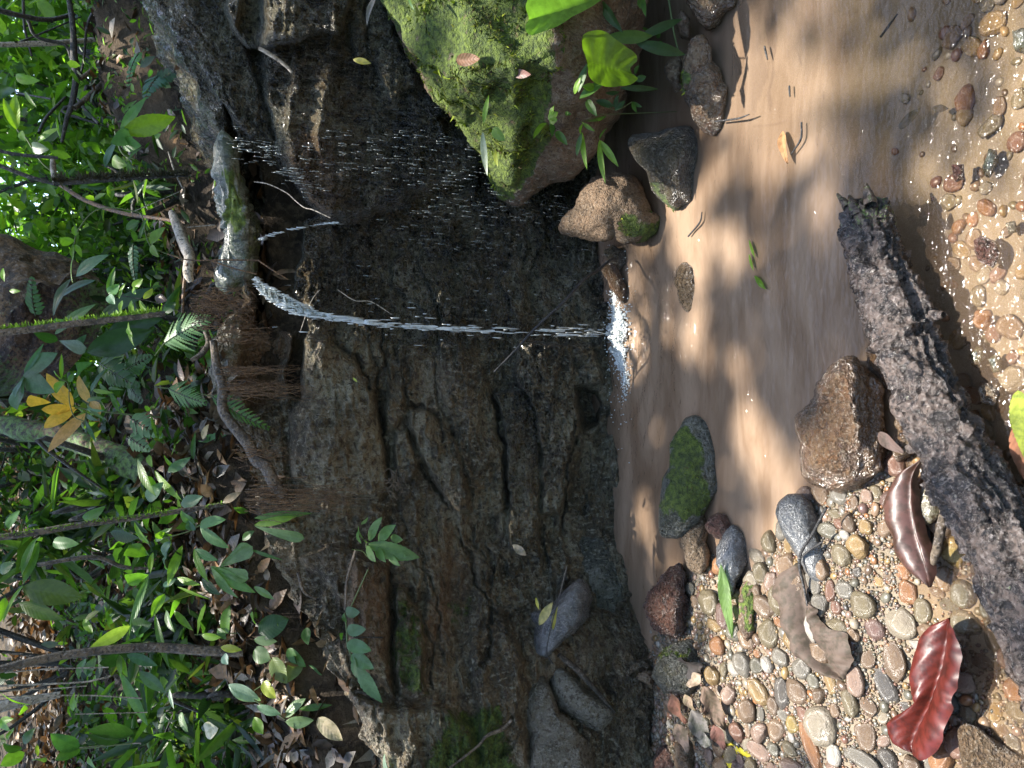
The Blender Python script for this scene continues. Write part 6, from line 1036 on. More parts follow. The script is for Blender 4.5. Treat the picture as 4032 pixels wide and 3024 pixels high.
o, P = single(qs(1, [(350, 1185), (600, 1168), (900, 1150), (1220, 1138)]), [12, 13, 9, 4], 2.8, 'darkbark', 'liana', 'hairy dark liana hanging straight above the shelf', 'liana'); stem_moss(o, P, .010, (.5, -.4, .0), 900, .022, 5, ((.05, .045, .03), (.08, .07, .045)))
single(qs(1, [(340, 1030), (345, 1100), (360, 1190)]), [9, 12, 10], 2.85, 'palebark', 'liana', 'pale knuckle where the lianas join', 'liana')
single(qs(1, [(-30, 970), (120, 1000), (375, 1022)]), [7, 8, 7], 2.9, 'darkbark', 'liana', 'dark liana reaching the pale knuckle from the right', 'liana'); single(qs(1, [(-30, 1060), (180, 1140), (350, 1190)]), [8, 9, 7], 2.9, 'darkbark', 'liana', 'dark liana reaching the pale knuckle from the left', 'liana')
single(qs(1, [(1090, 980), (1130, 1110), (1185, 1225)]), [3, 4, 2], 2.8, 'palebark', 'twig', 'pale twig on the soil bank over the shelf', 'twig')
single(qs(1, [(860, 1370), (1000, 1310), (1160, 1240)]), [1.6], 2.7, 'palebark', 'twig', 'hair-thin twig across the soil bank', 'twig')
single(qs(1, [(1210, 1470), (1390, 1455)]), [2], 2.5, 'palebark', 'twig', 'thin pale twig pointing at the lip', 'twig')
single(qs(2, [(1080, 0), (1230, 40), (1450, 38), (1659, 42)]) + qs(5, [(40, 50), (130, 110), (220, 165)]), [2.5, 3, 3.5, 3.5, 3, 2], 2.12, 'root', 'root', 'thin dark root crossing the pale lip rock', 'root')
single(qs(2, [(1330, 30), (1500, 90), (1659, 130)]), [3], 2.15, 'root', 'root', 'second thin root on the lip rock, a little lower', 'root')
single(V1([(950, 748), (1080, 770), (1250, 850), (1340, 930), (1420, 990), (1500, 1010), (1660, 1085)]), [2.2], [2.16, 2.02], 'palebark', 'root', 'fine pale root dangling in the dark recess under the lip', 'root')
single(qs(5, [(430, 230), (400, 260), (360, 330), (300, 500)]), [1.6], 2.1, 'palebark', 'root', 'fine root behind the water spout', 'root'); single(qs(5, [(540, 230), (650, 300), (760, 310), (890, 390)]), [2], 1.98, 'palebark', 'root', 'fine yellow root crossing below the water spout', 'root')
single(D([(1067, 803), (1110, 760), (1160, 705), (1215, 655), (1262, 603), (1290, 585), (1318, 562), (1330, 560)]), [3.5, 5, 6, 6.5, 6, 6], [2.05, 1.98, 1.92, 1.90, 1.92, 1.95, 1.98, 2.0], 'cord', 'cable_root', 'black cable-like aerial root slung in front of the cliff foot', 'root')
for L, lb in (([(660, 250), (600, 450), (590, 640)], 'thin bare root left of the toothed sapling'), ([(285, 400), (320, 520), (400, 570)], 'short bare root on the soil edge')): single(qs(6, L), [7, 6, 4], 2.0, 'bark', 'root', lb, 'root')
single(qs(6, [(650, 1165), (720, 1180), (860, 1270), (1000, 1320)]), [6, 7, 5, 3], 1.95, 'darkbark', 'branch', 'dark twig crossing the sunlit patch at the bottom', 'branch'); single(qs(6, [(1660, 1350), (1600, 1410), (1500, 1450), (1440, 1520), (1260, 1659)]), [7, 8, 6, 4], 1.85, 'bark', 'branch', 'bare forked twig in the bottom corner of the rock', 'branch')
single(qs(6, [(640, 815), (830, 818)]), [2.5, 3], 1.98, 'cord', 'twig', 'short black needle-like twig by the sprig', 'twig')
single(qs(9, [(380, 360), (340, 520), (290, 700), (250, 900), (290, 990)]), [2.5], 1.82, 'cord', 'twig', 'thin dark stalk hanging over the dark block', 'twig')
single(qs(9, [(330, 930), (440, 1020), (560, 1150), (690, 1300)]), [10, 12, 10, 5], 1.84, 'darkbark', 'bark_strip', 'dark curled strip of bark between the dark block and the lichen slab', 'bark')
for n_, L, z, lb in ((10, [(0, 300), (20, 385)], .015, 'tiny floating twig farthest up the pool'), (10, [(160, 555), (165, 625)], .012, 'tiny floating twig in the sunlit water'), (10, [(240, 790), (235, 900), (170, 1000)], .012, 'thin arched floating twig beside the dry leaf'), (10, [(750, 240), (860, 90)], -.01, 'sunken twig in the shallows'), (7, [(1340, 785), (1480, 768), (1560, 740)], .03, 'black twig sticking out from the long brown stone'), (7, [(1165, 1530), (1240, 1440), (1255, 1370)], .01, 'dark twig in the water by the wedge stone')):
    V_, F_ = tube(np.array([at_z(*q(n_, *t), z) for t in L]), [.0022, .0026, .0015], 6, 8, .2); ob('twig', mesh('twig', V_, F_, M['cord'], {'col': np.zeros((len(V_), 3))}), None, lb, 'twig')
V_, F_ = tube(np.array([at_z(*q(12, *t), z) for t, z in (((1165, -60), .03), ((1150, 60), .04), ((1115, 230), .05), ((1085, 340), .04))]), [.006, .008, .008, .005], 8, 12, .2); ob('stick', mesh('stick', V_, F_, M['bark'], {'col': np.zeros((len(V_), 3))}), None, 'smooth brown stick between the curled leaf and the yellow stone', 'stick')
# hanging root curtains below the soil edge
def curtain(xs_, y0, x0, x1, cnt, label, seed, ysrc, spread=30, wig=10, mat='root', r=1.4):
    rs = np.random.default_rng(seed); mb = MB()
    for i in range(cnt):
        yy = ysrc + rs.normal() * spread; a = x0 + rs.uniform(-20, 40); b = x1 - abs(rs.normal()) * (x1 - x0) * .3; m_ = 6
        pts = [(a + (b - a) * t, yy + rs.normal() * wig * (.3 + t)) for t in np.linspace(0, 1, m_)]; yd = y0 + rs.normal() * .03
        P = np.array([at_y(p_[0], p_[1], yd) for p_ in pts]); V, Fc = tube(P, [r * 7e-4 * rs.uniform(.5, 1.5), 2e-4], 3, 14); mb.add(V, Fc, (0, 0, 0))
    ob('hanging_roots', mb.mesh('hanging_roots', M[mat]), None, label, 'roots')
curtain(0, 2.06, 760, 1020, 120, 'dense beard of fine yellowish roots beside the lip rock', 1, 1210, 42, 14)
curtain(0, 2.05, 860, 1100, 22, 'thin group of hanging roots right of centre', 2, 1320, 30, 10); curtain(0, 2.05, 870, 1200, 26, 'hanging roots spread below the debris', 3, 1455, 14, 8); curtain(0, 2.05, 880, 1290, 40, 'branching bundle of hanging roots at the centre', 4, 1530, 22, 10)
curtain(0, 2.0, 980, 1500, 70, 'long brown root bundle below the thick diagonal root', 5, 1965, 30, 12, r=1.8); curtain(0, 2.0, 930, 1200, 20, 'sparse fine roots over the smooth slab', 6, 1790, 25, 12)
curtain(0, 1.96, 1520, 1640, 16, 'small tangle of dark roots caught in a crack of the cliff', 7, 1905, 26, 22, 'bark', 2.5)

# ================================================================== TREES AND GROWTH BEYOND
LT = np.array([[0, 0, 0], [.25, .32, .06], [.25, -.32, .06], [.6, .36, .05], [.6, -.36, .05], [1, 0, -.05], [.3, 0, -.02], [.62, 0, -.03]])
LF = np.array([[0, 6, 1, 1], [0, 2, 6, 6], [6, 7, 3, 1], [2, 4, 7, 6], [7, 5, 3, 3], [4, 5, 7, 7]])
LFt = np.array([[0, 6, 1], [0, 2, 6], [6, 3, 1], [6, 7, 3], [2, 4, 6], [4, 7, 6], [7, 5, 3], [4, 5, 7]])
LUV = np.array([[0, 0], [.25, 1], [.25, -1], [.6, 1], [.6, -1], [1, 0], [.3, 0], [.62, 0]])
def leafcloud(mb, P, size, cols, rs, up=.6, wr=.42, face=None, var=.5):
    N_ = len(P); up_v = np.array([0, 0, 1.]) if face is None else nz(face); nrm = nz(up_v * up + rs.normal(size=(N_, 3)) * .6)
    d = rs.normal(size=(N_, 3)); d[:, 2] -= .5; d = nz(d - (d * nrm).sum(1)[:, None] * nrm); s = np.cross(nrm, d)
    L = (size * rs.uniform(1 - var, 1 + var, N_))[:, None, None]; W_ = L * (wr * rs.uniform(.7, 1.3, N_))[:, None, None] * 1.3
    V = P[:, None] + LT[None, :, 0:1] * L * d[:, None] + LT[None, :, 1:2] * W_ * s[:, None] + LT[None, :, 2:3] * L * nrm[:, None]
    c = np.array(cols)[rs.integers(len(cols), size=N_)] * rs.uniform(.65, 1.3, (N_, 1))
    mb.add(V.reshape(-1, 3), (LFt[None] + (np.arange(N_) * 8)[:, None, None]).reshape(-1, 3), np.repeat(c, 8, 0), np.tile(LUV, (N_, 1)))
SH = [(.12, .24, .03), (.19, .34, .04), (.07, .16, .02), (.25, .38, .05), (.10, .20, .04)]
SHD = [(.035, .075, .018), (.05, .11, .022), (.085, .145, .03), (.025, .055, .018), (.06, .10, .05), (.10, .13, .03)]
def shrub(name, label, cat, c, rad, count, size, cols, seed, trunk=None, group=None, up=.5, clump=14, wr=.42):
    rs = np.random.default_rng(seed); t = thing(name, label, cat, group, (c[0], c[1], float(ground_z(c[0], c[1])[0])))
    cc = rs.normal(size=(clump, 3)); cc = cc / np.linalg.norm(cc, axis=1)[:, None] * rs.uniform(.25, .95, (clump, 1)) ** .6
    k = rs.integers(clump, size=count); P = cc[k] + rs.normal(size=(count, 3)) * .22; P = P * np.array(rad) + np.array(c)
    mb = MB(); leafcloud(mb, P, size, cols, rs, up, wr); under(ob('crown', mb.mesh('crown', M['leaf']), kind='stuff'), t)
    mb2 = MB(); base = np.array(t.location)
    for i in range(min(clump, 9)):
        e = cc[i] * np.array(rad) * .9 + np.array(c); mid = (base + e) / 2 + rs.normal(size=3) * .12; V, Fc = tube(np.array([base - [0, 0, .1], mid, e]), [.016 if trunk is None else trunk, .009, .003], 5, 10, .15, i); mb2.add(V, Fc, (0, 0, 0))
    under(ob('stems', mb2.mesh('stems', M['darkbark'])), t); return t
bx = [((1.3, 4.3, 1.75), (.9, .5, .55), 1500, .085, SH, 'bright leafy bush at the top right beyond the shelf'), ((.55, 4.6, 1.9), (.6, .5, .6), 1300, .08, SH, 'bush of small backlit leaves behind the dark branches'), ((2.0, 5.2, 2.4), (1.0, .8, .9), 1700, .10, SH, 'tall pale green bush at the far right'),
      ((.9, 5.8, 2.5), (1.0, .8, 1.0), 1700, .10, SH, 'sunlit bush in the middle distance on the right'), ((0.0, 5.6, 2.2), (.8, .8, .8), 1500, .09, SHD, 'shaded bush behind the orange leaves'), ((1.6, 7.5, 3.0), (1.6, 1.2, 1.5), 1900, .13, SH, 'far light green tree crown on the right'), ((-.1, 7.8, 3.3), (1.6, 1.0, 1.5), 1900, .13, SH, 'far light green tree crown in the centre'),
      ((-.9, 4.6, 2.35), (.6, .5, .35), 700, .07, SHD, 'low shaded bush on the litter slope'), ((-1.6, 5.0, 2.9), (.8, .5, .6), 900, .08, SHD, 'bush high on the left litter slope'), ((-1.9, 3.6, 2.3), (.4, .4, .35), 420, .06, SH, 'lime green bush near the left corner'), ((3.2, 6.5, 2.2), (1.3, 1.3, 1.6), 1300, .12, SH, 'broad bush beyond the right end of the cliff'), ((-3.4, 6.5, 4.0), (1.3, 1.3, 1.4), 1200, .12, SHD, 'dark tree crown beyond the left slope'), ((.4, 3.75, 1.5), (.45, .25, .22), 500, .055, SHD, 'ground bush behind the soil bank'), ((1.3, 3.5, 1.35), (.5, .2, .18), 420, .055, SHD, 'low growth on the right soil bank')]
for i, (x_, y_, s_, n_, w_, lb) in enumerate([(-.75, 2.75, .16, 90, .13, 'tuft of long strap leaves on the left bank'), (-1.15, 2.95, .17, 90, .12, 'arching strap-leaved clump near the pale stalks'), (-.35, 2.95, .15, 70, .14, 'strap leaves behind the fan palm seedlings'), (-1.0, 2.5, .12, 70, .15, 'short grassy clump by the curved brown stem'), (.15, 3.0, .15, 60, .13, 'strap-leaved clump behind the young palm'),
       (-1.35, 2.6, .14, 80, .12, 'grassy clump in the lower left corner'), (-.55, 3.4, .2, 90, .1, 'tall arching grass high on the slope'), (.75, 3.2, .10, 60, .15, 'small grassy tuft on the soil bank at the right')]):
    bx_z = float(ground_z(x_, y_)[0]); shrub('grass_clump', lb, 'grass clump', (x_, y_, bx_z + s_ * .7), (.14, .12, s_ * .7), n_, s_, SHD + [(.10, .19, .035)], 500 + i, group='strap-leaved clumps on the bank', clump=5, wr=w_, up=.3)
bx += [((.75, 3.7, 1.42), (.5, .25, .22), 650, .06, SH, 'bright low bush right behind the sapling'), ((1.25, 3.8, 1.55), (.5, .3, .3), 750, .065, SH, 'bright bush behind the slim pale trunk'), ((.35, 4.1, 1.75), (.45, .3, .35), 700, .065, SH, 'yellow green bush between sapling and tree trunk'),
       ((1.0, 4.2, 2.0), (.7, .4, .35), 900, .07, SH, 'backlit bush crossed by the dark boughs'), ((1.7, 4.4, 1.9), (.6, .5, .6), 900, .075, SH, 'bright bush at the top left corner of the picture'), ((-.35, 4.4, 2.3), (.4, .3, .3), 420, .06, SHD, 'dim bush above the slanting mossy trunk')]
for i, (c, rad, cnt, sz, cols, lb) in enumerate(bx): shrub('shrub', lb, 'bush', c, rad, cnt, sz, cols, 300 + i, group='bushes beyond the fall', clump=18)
# dark branches and trunks seen against the light
CB = [([(-40, 290), (250, 283), (550, 262), (850, 240), (1180, 300)], [9, 11, 10, 9, 7], 'palebark', 'straight pale slim trunk at the right'), ([(440, -40), (470, 150), (478, 350), (492, 500), (470, 650), (430, 780), (400, 920)], [9, 11, 14, 15, 13, 10, 7], 'darkbark', 'crooked dark trunk against the bright leaves'), ([(-40, 60), (180, 112), (330, 127), (480, 88)], [11, 10, 9, 8], 'darkbark', 'dark bough at the top right corner'),
      ([(480, 700), (620, 585), (740, 455), (860, 330)], [10, 12, 11, 8], 'bark', 'mossy dark bough rising to the right'), ([(520, 510), (660, 412), (790, 345)], [8, 11, 7], 'bark', 'short mossy fork of the bough'), ([(660, 90), (680, 190), (710, 300), (790, 420), (835, 550)], [7, 7, 6, 4], 'darkbark', 'thin black branch by the pale trunk'), ([(180, 130), (240, 240), (420, 290), (470, 400), (530, 485), (640, 570), (765, 670)], [6, 7, 7, 7, 6, 5], 'darkbark', 'zigzag dark branch in the bright leaves'),
      ([(150, -20), (160, 180), (205, 360)], [5, 5, 4], 'darkbark', 'thin upright dark branch at the top'), ([(250, 860), (300, 760), (420, 630)], [6, 7, 5], 'darkbark', 'short dark branch left of the crooked trunk'), ([(100, 270), (160, 260), (520, 110)], [4, 4, 3], 'darkbark', 'slender dark branch crossing high up'), ([(600, 80), (560, 180), (540, 400), (500, 560)], [5, 5, 4], 'darkbark', 'slender branch between the trunks'), ([(330, 640), (120, 600), (-20, 540)], [4, 4, 3], 'darkbark', 'wispy branch at the upper middle'),
      ([(640, 800), (560, 720), (500, 640)], [6, 6, 5], 'darkbark', 'dark branch behind the lime leaf'), ([(820, 540), (920, 440), (960, 260)], [7, 12, 14], 'darkbark', 'dark stump by the pale trunk foot')]
for L, r, mt, lb in CB: single(qs(1, L), r, [3.3, 3.5], mt, 'branch', lb, 'branch', jit=.2)
def tree_trunk(label, pts, ys, r, mat, seed, mo=.1, name='tree'):
    P = np.array([at_y(*p_, y) for p_, y in zip(pts, ys)]); t = thing(name, label, 'tree', None, tuple(P[-1])); V, Fc = tube(P, r, 48, 90, .3, seed); V = V + vnormals(V, Fc) * (.03 * ridge(V * np.array([14, 14, 2.5]), 4, 7) * min(1, np.mean(r) * 5))[:, None]
    c = np.stack([V[:, 0] * 0, np.clip(mo + .6 * fbm(V * 3, 3, seed), 0, 1), V[:, 0] * 0], -1); under(ob('trunk', mesh('trunk', V, Fc, M[mat], {'col': c})), t); return t
tree_trunk('huge brown buttressed tree trunk behind the orange leaves', [q(2, -500, 350), q(2, -100, 380), q(2, 120, 420), q(2, 330, 520)], [3.6, 3.5, 3.45, 3.4], [.27, .28, .28, .27], 'trunk', 1, .3)
tree_trunk('mossy trunk slanting up behind the fan palm', [q(2, -300, 1060), q(2, 150, 1130), q(2, 540, 1230), q(2, 900, 1380), q(2, 1000, 1420)], [3.3, 3.1, 2.95, 2.8, 2.78], [.03, .034, .038, .042, .05], 'trunk', 2, .45)
# leaf litter of the slope
def litter(lo, hi, count, size, seed, cols):
    rs = np.random.default_rng(seed); x = rs.uniform(lo[0], hi[0], count); y = rs.uniform(lo[1], hi[1], count); z = ground_z(x, y)
    k = (y - (yb(np.clip(x, -2.3, 2.2)) + LEAN * ztop(x))) > .0; P = np.stack([x, y, z + .012], -1)[k]; mb = MB(); leafcloud(mb, P, size, cols, rs, 1.2, .45); return mb
DC = [(.10, .06, .035), (.16, .10, .06), (.07, .045, .03), (.22, .17, .12), (.14, .12, .10), (.05, .035, .025), (.26, .14, .06)]
mb = litter((-2.6, 2.2), (.6, 6.5), 9000, .075, 8, DC); rs = np.random.default_rng(88); x = rs.uniform(-1.9, .1, 2600); y = yb(x) + .1 + rs.uniform(-.02, .55, 2600); leafcloud(mb, np.stack([x, y, np.maximum(ground_z(x, y), ztop(x) - .03) + .015], -1), .055, DC, rs, 1.1, .42); me = mb.mesh('leaf_litter', M['dead']); ob('leaf_litter', me, None, 'brown and grey leaf litter covering the slope above the rock', 'leaf litter', kind='stuff')
mb = litter((.2, 2.3), (2.4, 4.5), 1600, .06, 9, DC); ob('leaf_litter', mb.mesh('leaf_litter', M['dead']), None, 'sparser leaf litter on the soil right of the shelf', 'leaf litter', kind='stuff')
# low seedlings of the forest floor
rs = np.random.default_rng(12); mb = MB(); cnt = 700; x = rs.uniform(-2.3, .15, cnt); y = rs.uniform(2.45, 4.6, cnt); z = ground_z(x, y)
for i in range(cnt):
    h = rs.uniform(.03, .22); m_ = rs.integers(3, 8); P = np.array([x[i], y[i], z[i]]) + np.stack([rs.normal(size=m_) * .035, rs.normal(size=m_) * .035, rs.uniform(.3, 1, m_) * h], -1)
    leafcloud(mb, P, rs.uniform(.035, .10), SHD + SH[:1], rs, .8, .36)
cnt = 300; x = rs.uniform(.1, 2.0, cnt); y = rs.uniform(2.95, 3.7, cnt); z = ground_z(x, y)
for i in range(cnt):
    h = rs.uniform(.02, .12); m_ = rs.integers(3, 8); P = np.array([x[i], y[i], z[i]]) + np.stack([rs.normal(size=m_) * .03, rs.normal(size=m_) * .03, rs.uniform(.3, 1, m_) * h], -1)
    leafcloud(mb, P, rs.uniform(.02, .055), SHD + SH[:3], rs, .8, .36)
ob('undergrowth', mb.mesh('undergrowth', M['leaf']), None, 'low seedlings and herbs covering the forest floor', 'undergrowth', kind='stuff')
# far wood
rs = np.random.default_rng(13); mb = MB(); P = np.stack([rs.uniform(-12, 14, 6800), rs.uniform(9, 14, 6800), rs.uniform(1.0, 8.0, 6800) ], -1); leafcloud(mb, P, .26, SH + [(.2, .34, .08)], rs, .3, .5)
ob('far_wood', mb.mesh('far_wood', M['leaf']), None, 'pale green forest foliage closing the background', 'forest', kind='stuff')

rs = np.random.default_rng(14); mb = MB(); P = rs.uniform((-8, -7.5, .2), (8, -3.2, 7.5), (11000, 3)); P = P[~((P[:, 0] > -1.2) & (P[:, 0] < 3.2) & (P[:, 2] > 1.5 + .5 * np.abs(P[:, 0] - .8)))]; leafcloud(mb, P, .30, SHD, rs, .3, .5)  # unseen foliage added to block low sky light, with an opening left
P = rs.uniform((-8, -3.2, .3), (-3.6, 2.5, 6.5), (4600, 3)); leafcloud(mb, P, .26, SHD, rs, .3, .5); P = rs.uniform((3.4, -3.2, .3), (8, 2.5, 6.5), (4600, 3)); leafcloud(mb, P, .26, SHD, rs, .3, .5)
ob('sky_block_wood', mb.mesh('sky_block_wood', M['leaf']), None, 'unseen dark foliage added behind and beside the camera to block sky light', 'forest', kind='stuff')

# ---- the canopy that shades the stream: unseen crowns added overhead, leaves left out where sun should land
U_ = nz(np.cross(SUN, [1, 0, 0])); W_ = nz(np.cross(SUN, U_))     # W_ ~ +-x, U_ ~ up the slope
def sproj(P): return np.stack([P @ U_, P @ W_], -1)
gaps = []
from mathutils.bvhtree import BVHTree
bv_ = [BVHTree.FromPolygons(v[1].tolist(), v[2].tolist()) for v in [(None, bV, bF)] + list(R.values())]
def surf(px, py, P):
    r_ = ray((px, py)); r_ = r_ / np.linalg.norm(r_); best = np.linalg.norm(P - CAM) + .25
    for t in bv_:
        h_ = t.ray_cast(Vector(CAM), Vector(r_), best)
        if h_[0] is not None: best = h_[3]; P = np.array(h_[0])
    return P
def gap(px, py, r, z=None, y=None, s=1.0):
    p_ = (px * 1.8228, py * 1.8228); P = surf(*p_, at_z(*p_, z) if z is not None else at_y(*p_, y)); gaps.append((*sproj(P), r, s))
for g in GAPS: gap(*g[:3], **g[3])
rs = np.random.default_rng(77)
for _ in range(90):
    x_, y_ = rs.uniform(-1.5, 1.4), rs.uniform(2.35, 3.6); gaps.append((*sproj(np.array([x_, y_, float(ground_z(x_, y_)[0]) + .15])), rs.uniform(.02, .07), rs.uniform(.6, 1)))
gaps = np.array(gaps); gaps[:, 2] += .03; gaps[:, 3] = 1 - (1 - gaps[:, 3]) * .45
def canopy(label, lo, hi, hz, count, size, seed, trunk):
    rs = np.random.default_rng(seed); t = thing('tree', label, 'tree', 'unseen trees added to shade the stream', trunk)
    P = np.stack([rs.uniform(lo[0], hi[0], count), rs.uniform(lo[1], hi[1], count), rs.uniform(hz[0], hz[1], count)], -1)
    S = sproj(P); keep = np.ones(count, bool); jit_ = fbm(np.stack([S[:, 0] * 9, S[:, 1] * 9, S[:, 0] * 0], -1), 3, seed)
    for u, v, r, s in gaps:
        d = np.hypot(S[:, 0] - u, S[:, 1] - v) / r * (1 + .55 * jit_); keep &= ~((d < 1.05) & (rs.random(count) < s))
    mb = MB(); leafcloud(mb, P[keep], size, SHD, rs, 1.5, .5, SUN); under(ob('crown', mb.mesh('crown', M['leaf']), kind='stuff'), t)
    V, Fc = tube(np.array([trunk, (trunk[0], trunk[1] + .1, 3.), ((lo[0] + hi[0]) / 2, (lo[1] + hi[1]) / 2, hz[0] + .2)]), [.16, .13, .07], 12, 24, .1, 2); under(ob('trunk', mesh('trunk', V, Fc, M['bark'], {'col': np.tile([0, .3, 0], (len(V), 1))})), t)
canopy('unseen leafy tree crown shaped to shade the stream from the right', (.4, 1.5), (3.0, 5.6), (9.6, 10.8), 11500, .115, 1, (3.6, 4.6, .6))
canopy('unseen leafy tree crown shaped to shade the stream from the left', (-2.2, 1.5), (.55, 6.0), (9.6, 10.8), 12500, .115, 2, (-3.4, 4.8, 1.5))

# ================================================================== FALLING WATER
def drops(P, L, W_, rs, mb, vel=(0, 0, -1), c=(1, 1, 1)):
    U, Fc = ico(1); N_ = len(P); ld = L * rs.uniform(.4, 1.5, N_); wd = W_ * rs.uniform(.5, 1.3, N_)
    V = U[None] * np.stack([wd, wd, ld], -1)[:, None] * (1 + .25 * rs.normal(size=(N_, len(U), 1))) + P[:, None]
    mb.add(V.reshape(-1, 3), (Fc[None] + (np.arange(N_) * len(U))[:, None, None]).reshape(-1, 3), c)
jet = thing('water_spout', 'thin white water jet leaping from the rock lip and breaking into drops', 'water', None, tuple(at_z(2400, 1310, 0)))
JP = D([(553, 607), (566, 622), (590, 640), (620, 655), (650, 668), (690, 680), (740, 690), (800, 697), (860, 704), (930, 708), (1000, 711), (1080, 715), (1180, 717), (1260, 719), (1330, 722)])
JY = np.interp(np.linspace(0, 1, len(JP)), [0, .15, .5, 1], [2.14, 2.08, 2.0, 1.97])
JQ = np.array([at_y(*p_, y) for p_, y in zip(JP, JY)])
Q = smooth_path(JQ, 260); rs = np.random.default_rng(3)
# unbroken glassy sheet near the lip
ns_ = 90; T = np.linspace(0, .40, ns_); idx = (T * 259).astype(int); C = Q[idx]; hw = .014 * np.sin(np.clip(T / .36, 0, 1) * np.pi) ** .7 + .006
vv = np.linspace(-1, 1, 13); X_ = np.array([.95, .0, .25])
V = C[:, None] + (vv[None, :, None] + .25 * vn(np.stack([T * 60, T * 0, T * 0], -1), 2)[:, None, None]) * hw[:, None, None] * X_ + np.array([0, -1, 0]) * (.010 * (1 - vv ** 2))[None, :, None] * (1 + .8 * np.sin(T * 160))[:, None, None]
V = V.reshape(-1, 3) + (.003 * fbm(V.reshape(-1, 3) * 90, 2, 3))[:, None] * np.array([1, -1, .3])
under(ob('water_sheet', mesh('water_sheet', V, grid_faces(ns_, 13), M['sheet'])), jet)
mb = MB()
for sgn in (-1, 1):
    i = rs.integers(0, ns_, 150); P = C[i] + sgn * X_ * hw[i][:, None] + rs.normal(size=(150, 3)) * .002; drops(P, .007, .0013, rs, mb)
for k in range(4):
    idx2 = np.arange(60, 259); t2 = idx2 / 259.; off = np.stack([fbm(np.stack([t2 * 14 + k * 7, t2 * 0, t2 * 0], -1), 2, k), fbm(np.stack([t2 * 14, t2 * 0 + k * 3, t2 * 0], -1), 2, k + 9), t2 * 0], -1) * (.003 + .010 * t2[:, None]); br = vn(np.stack([t2 * 34 + k * 5, t2 * 0, t2 * 0], -1), 20 + k) - (t2 - .55) * .9
    wd = np.clip(br, 0, .5) * .0085; C2 = Q[idx2] + off; a2 = t2 * 25 + k; sd2 = np.stack([np.cos(a2), np.sin(a2), t2 * 0], -1)
    VV = np.stack([C2 - sd2 * wd[:, None], C2 + np.cross(sd2, [0, 0, 1.]) * wd[:, None] * .5, C2 + sd2 * wd[:, None]], 1).reshape(-1, 3); Fq = grid_faces(len(idx2), 3); ok_ = (wd[Fq // 3].min(1) > .0002); mb.add(VV, Fq[ok_])
i = np.clip(rs.beta(1.0, 1.0, 330) * 259, 60, 259).astype(int); cl_ = np.abs(vn(np.stack([i / 6., i * 0, i * 0], -1), 9)) > .22
i = i[cl_]; sp = .0025 + .007 * (i / 259.) ** 2
drops(Q[i] + rs.normal(size=(len(i), 3)) * np.stack([sp, sp, sp * .7], -1), .018, .0016, rs, mb)
i = rs.integers(100, 259, 26); drops(Q[i] + rs.normal(size=(70, 3))[:26].repeat(1, 0) * .035, .010, .0014, rs, mb)
under(ob('drops', mb.mesh('drops', M['froth']), kind='stuff'), jet)
# froth where it lands
mb = MB(); c0 = at_z(*q(8, 720, 560), .004); th = rs.normal(size=(1500, 2)); P = c0 + np.stack([th[:, 0] * .040 + .012, th[:, 1] * .018 * (1 + .8 * vn(np.stack([th[:, 0] * 3, th[:, 0] * 0, th[:, 0] * 0], -1), 3)) - .002 * 0, np.abs(rs.normal(size=1500)) * .013 * np.exp(-np.abs(th[:, 0]))], -1)
drops(P, .0042, .0036, rs, mb); P = c0 + np.stack([rs.normal(size=300) * .13, rs.normal(size=300) * .045, np.abs(rs.normal(size=300)) * .012], -1); drops(P, .0022, .0018, rs, mb)
U, Fc = ico(4); V = U * np.array([.075, .018, .009]) * (1 + .6 * fbm(U * 4, 4, 8))[:, None] + c0; mb.add(V, Fc)
for a_, r_ in (((690, 330), .02), ((720, 430), .025), ((740, 700), .02), ((760, 800), .012)):
    cc = at_z(*q(8, *a_), .003); V = U * np.array([r_ * 1.6, r_ * .5, .006]) * (1 + .7 * fbm(U * 5 + a_[0], 4, 8))[:, None] + cc; mb.add(V, Fc); drops(cc + rs.normal(size=(160, 3)) * [.03, .012, .004], .003, .0025, rs, mb)
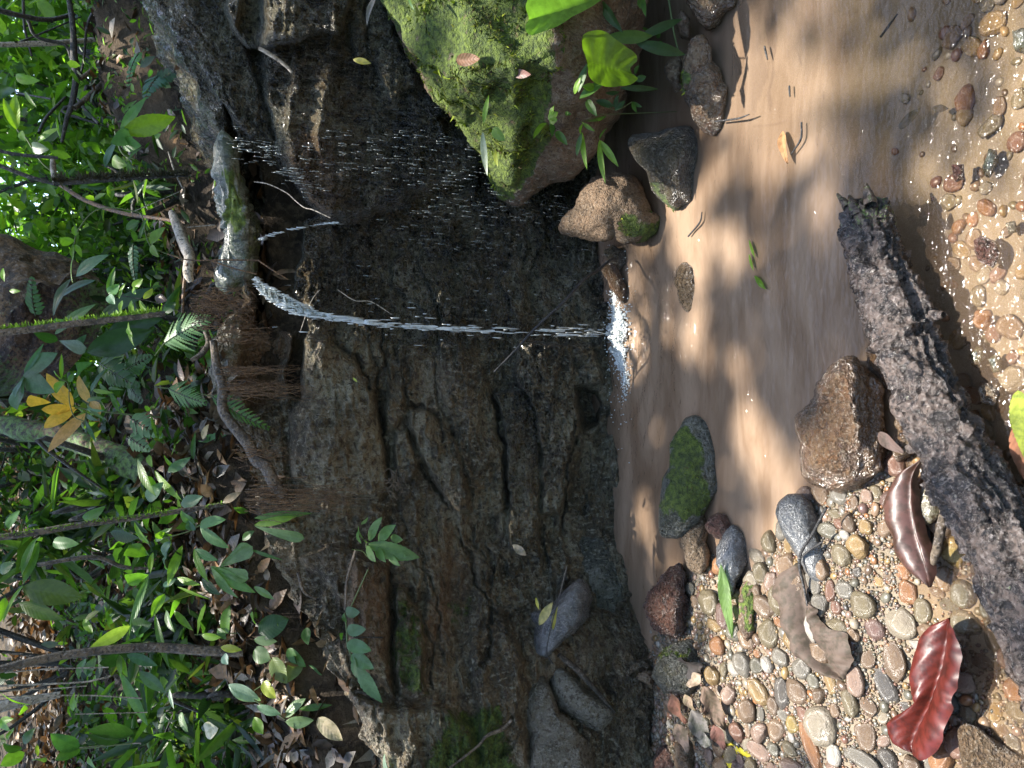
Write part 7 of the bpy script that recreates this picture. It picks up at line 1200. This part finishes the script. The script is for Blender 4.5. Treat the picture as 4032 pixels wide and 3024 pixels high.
under(ob('splash', mb.mesh('splash', M['froth']), kind='stuff'), jet)
# second thin trickle and the veil over the right wall
j2 = V1([(995, 1295), (1100, 1250), (1250, 1205), (1400, 1175), (1600, 1140), (1740, 1130)]); P = smooth_path(np.array([at_y(*p_, 2.1 - .03 * i) for i, p_ in enumerate(j2)]), 200); mb = MB(); i = rs.integers(0, 200, 70)
drops(P[i] + rs.normal(size=(70, 3)) * .0012, .008, .0009, rs, mb)
tr = thing('water_trickle', 'hair-thin trickle slanting out of the dark recess', 'water', None, tuple(P[-1])); under(ob('drops', mb.mesh('drops', M['froth']), kind='stuff'), tr)
mb = MB(); n_ = 1000
PXs = np.stack([rs.uniform(1150, 2560, n_), rs.normal(size=n_) * 150 + 720], -1); dens_ = sst(-.15, .35, fbm(np.stack([PXs[:, 0] / 260, PXs[:, 1] / 60, PXs[:, 0] * 0], -1), 3, 4)); kp = (rs.random(n_) < dens_) & (poly_sd(PXs, D([(640, 330), (760, 470), (900, 540), (1320, 560), (1320, 400), (1200, 380), (1110, 440), (1020, 300), (900, 150), (700, 200)])) > 0); PXs = PXs[kp]
ydep = 2.02 - .05 * rs.random(len(PXs)); P = np.array([at_y(a, b, c) for (a, b), c in zip(PXs, ydep)]); drops(P, .0085, .0009, rs, mb)
PXs = np.stack([rs.uniform(1080, 2450, 260), rs.uniform(1040, 1330, 260)], -1); P = np.array([at_y(a, b, 1.98) for a, b in PXs]); drops(P[:45], .008, .0014, rs, mb)
# the bright run of water down the edge of the wet slab
EP = V1([(760, 340), (860, 420), (960, 440), (1060, 430), (1130, 520), (1190, 640), (1290, 680), (1370, 740), (1540, 720)]); E = smooth_path(np.array([at_y(*p_, 2.06) for p_ in EP]), 200); i = rs.integers(0, 200, 120)
drops(E[i] + rs.normal(size=(120, 3)) * [.016, .01, .014], 0.0075, .0010, rs, mb)
vw = thing('water_veil', 'scattered falling drops veiling the wet wall beside the boulder', 'water', None, tuple(at_z(2400, 800, 0))); under(ob('drops', mb.mesh('drops', M['drops']), kind='stuff'), vw)
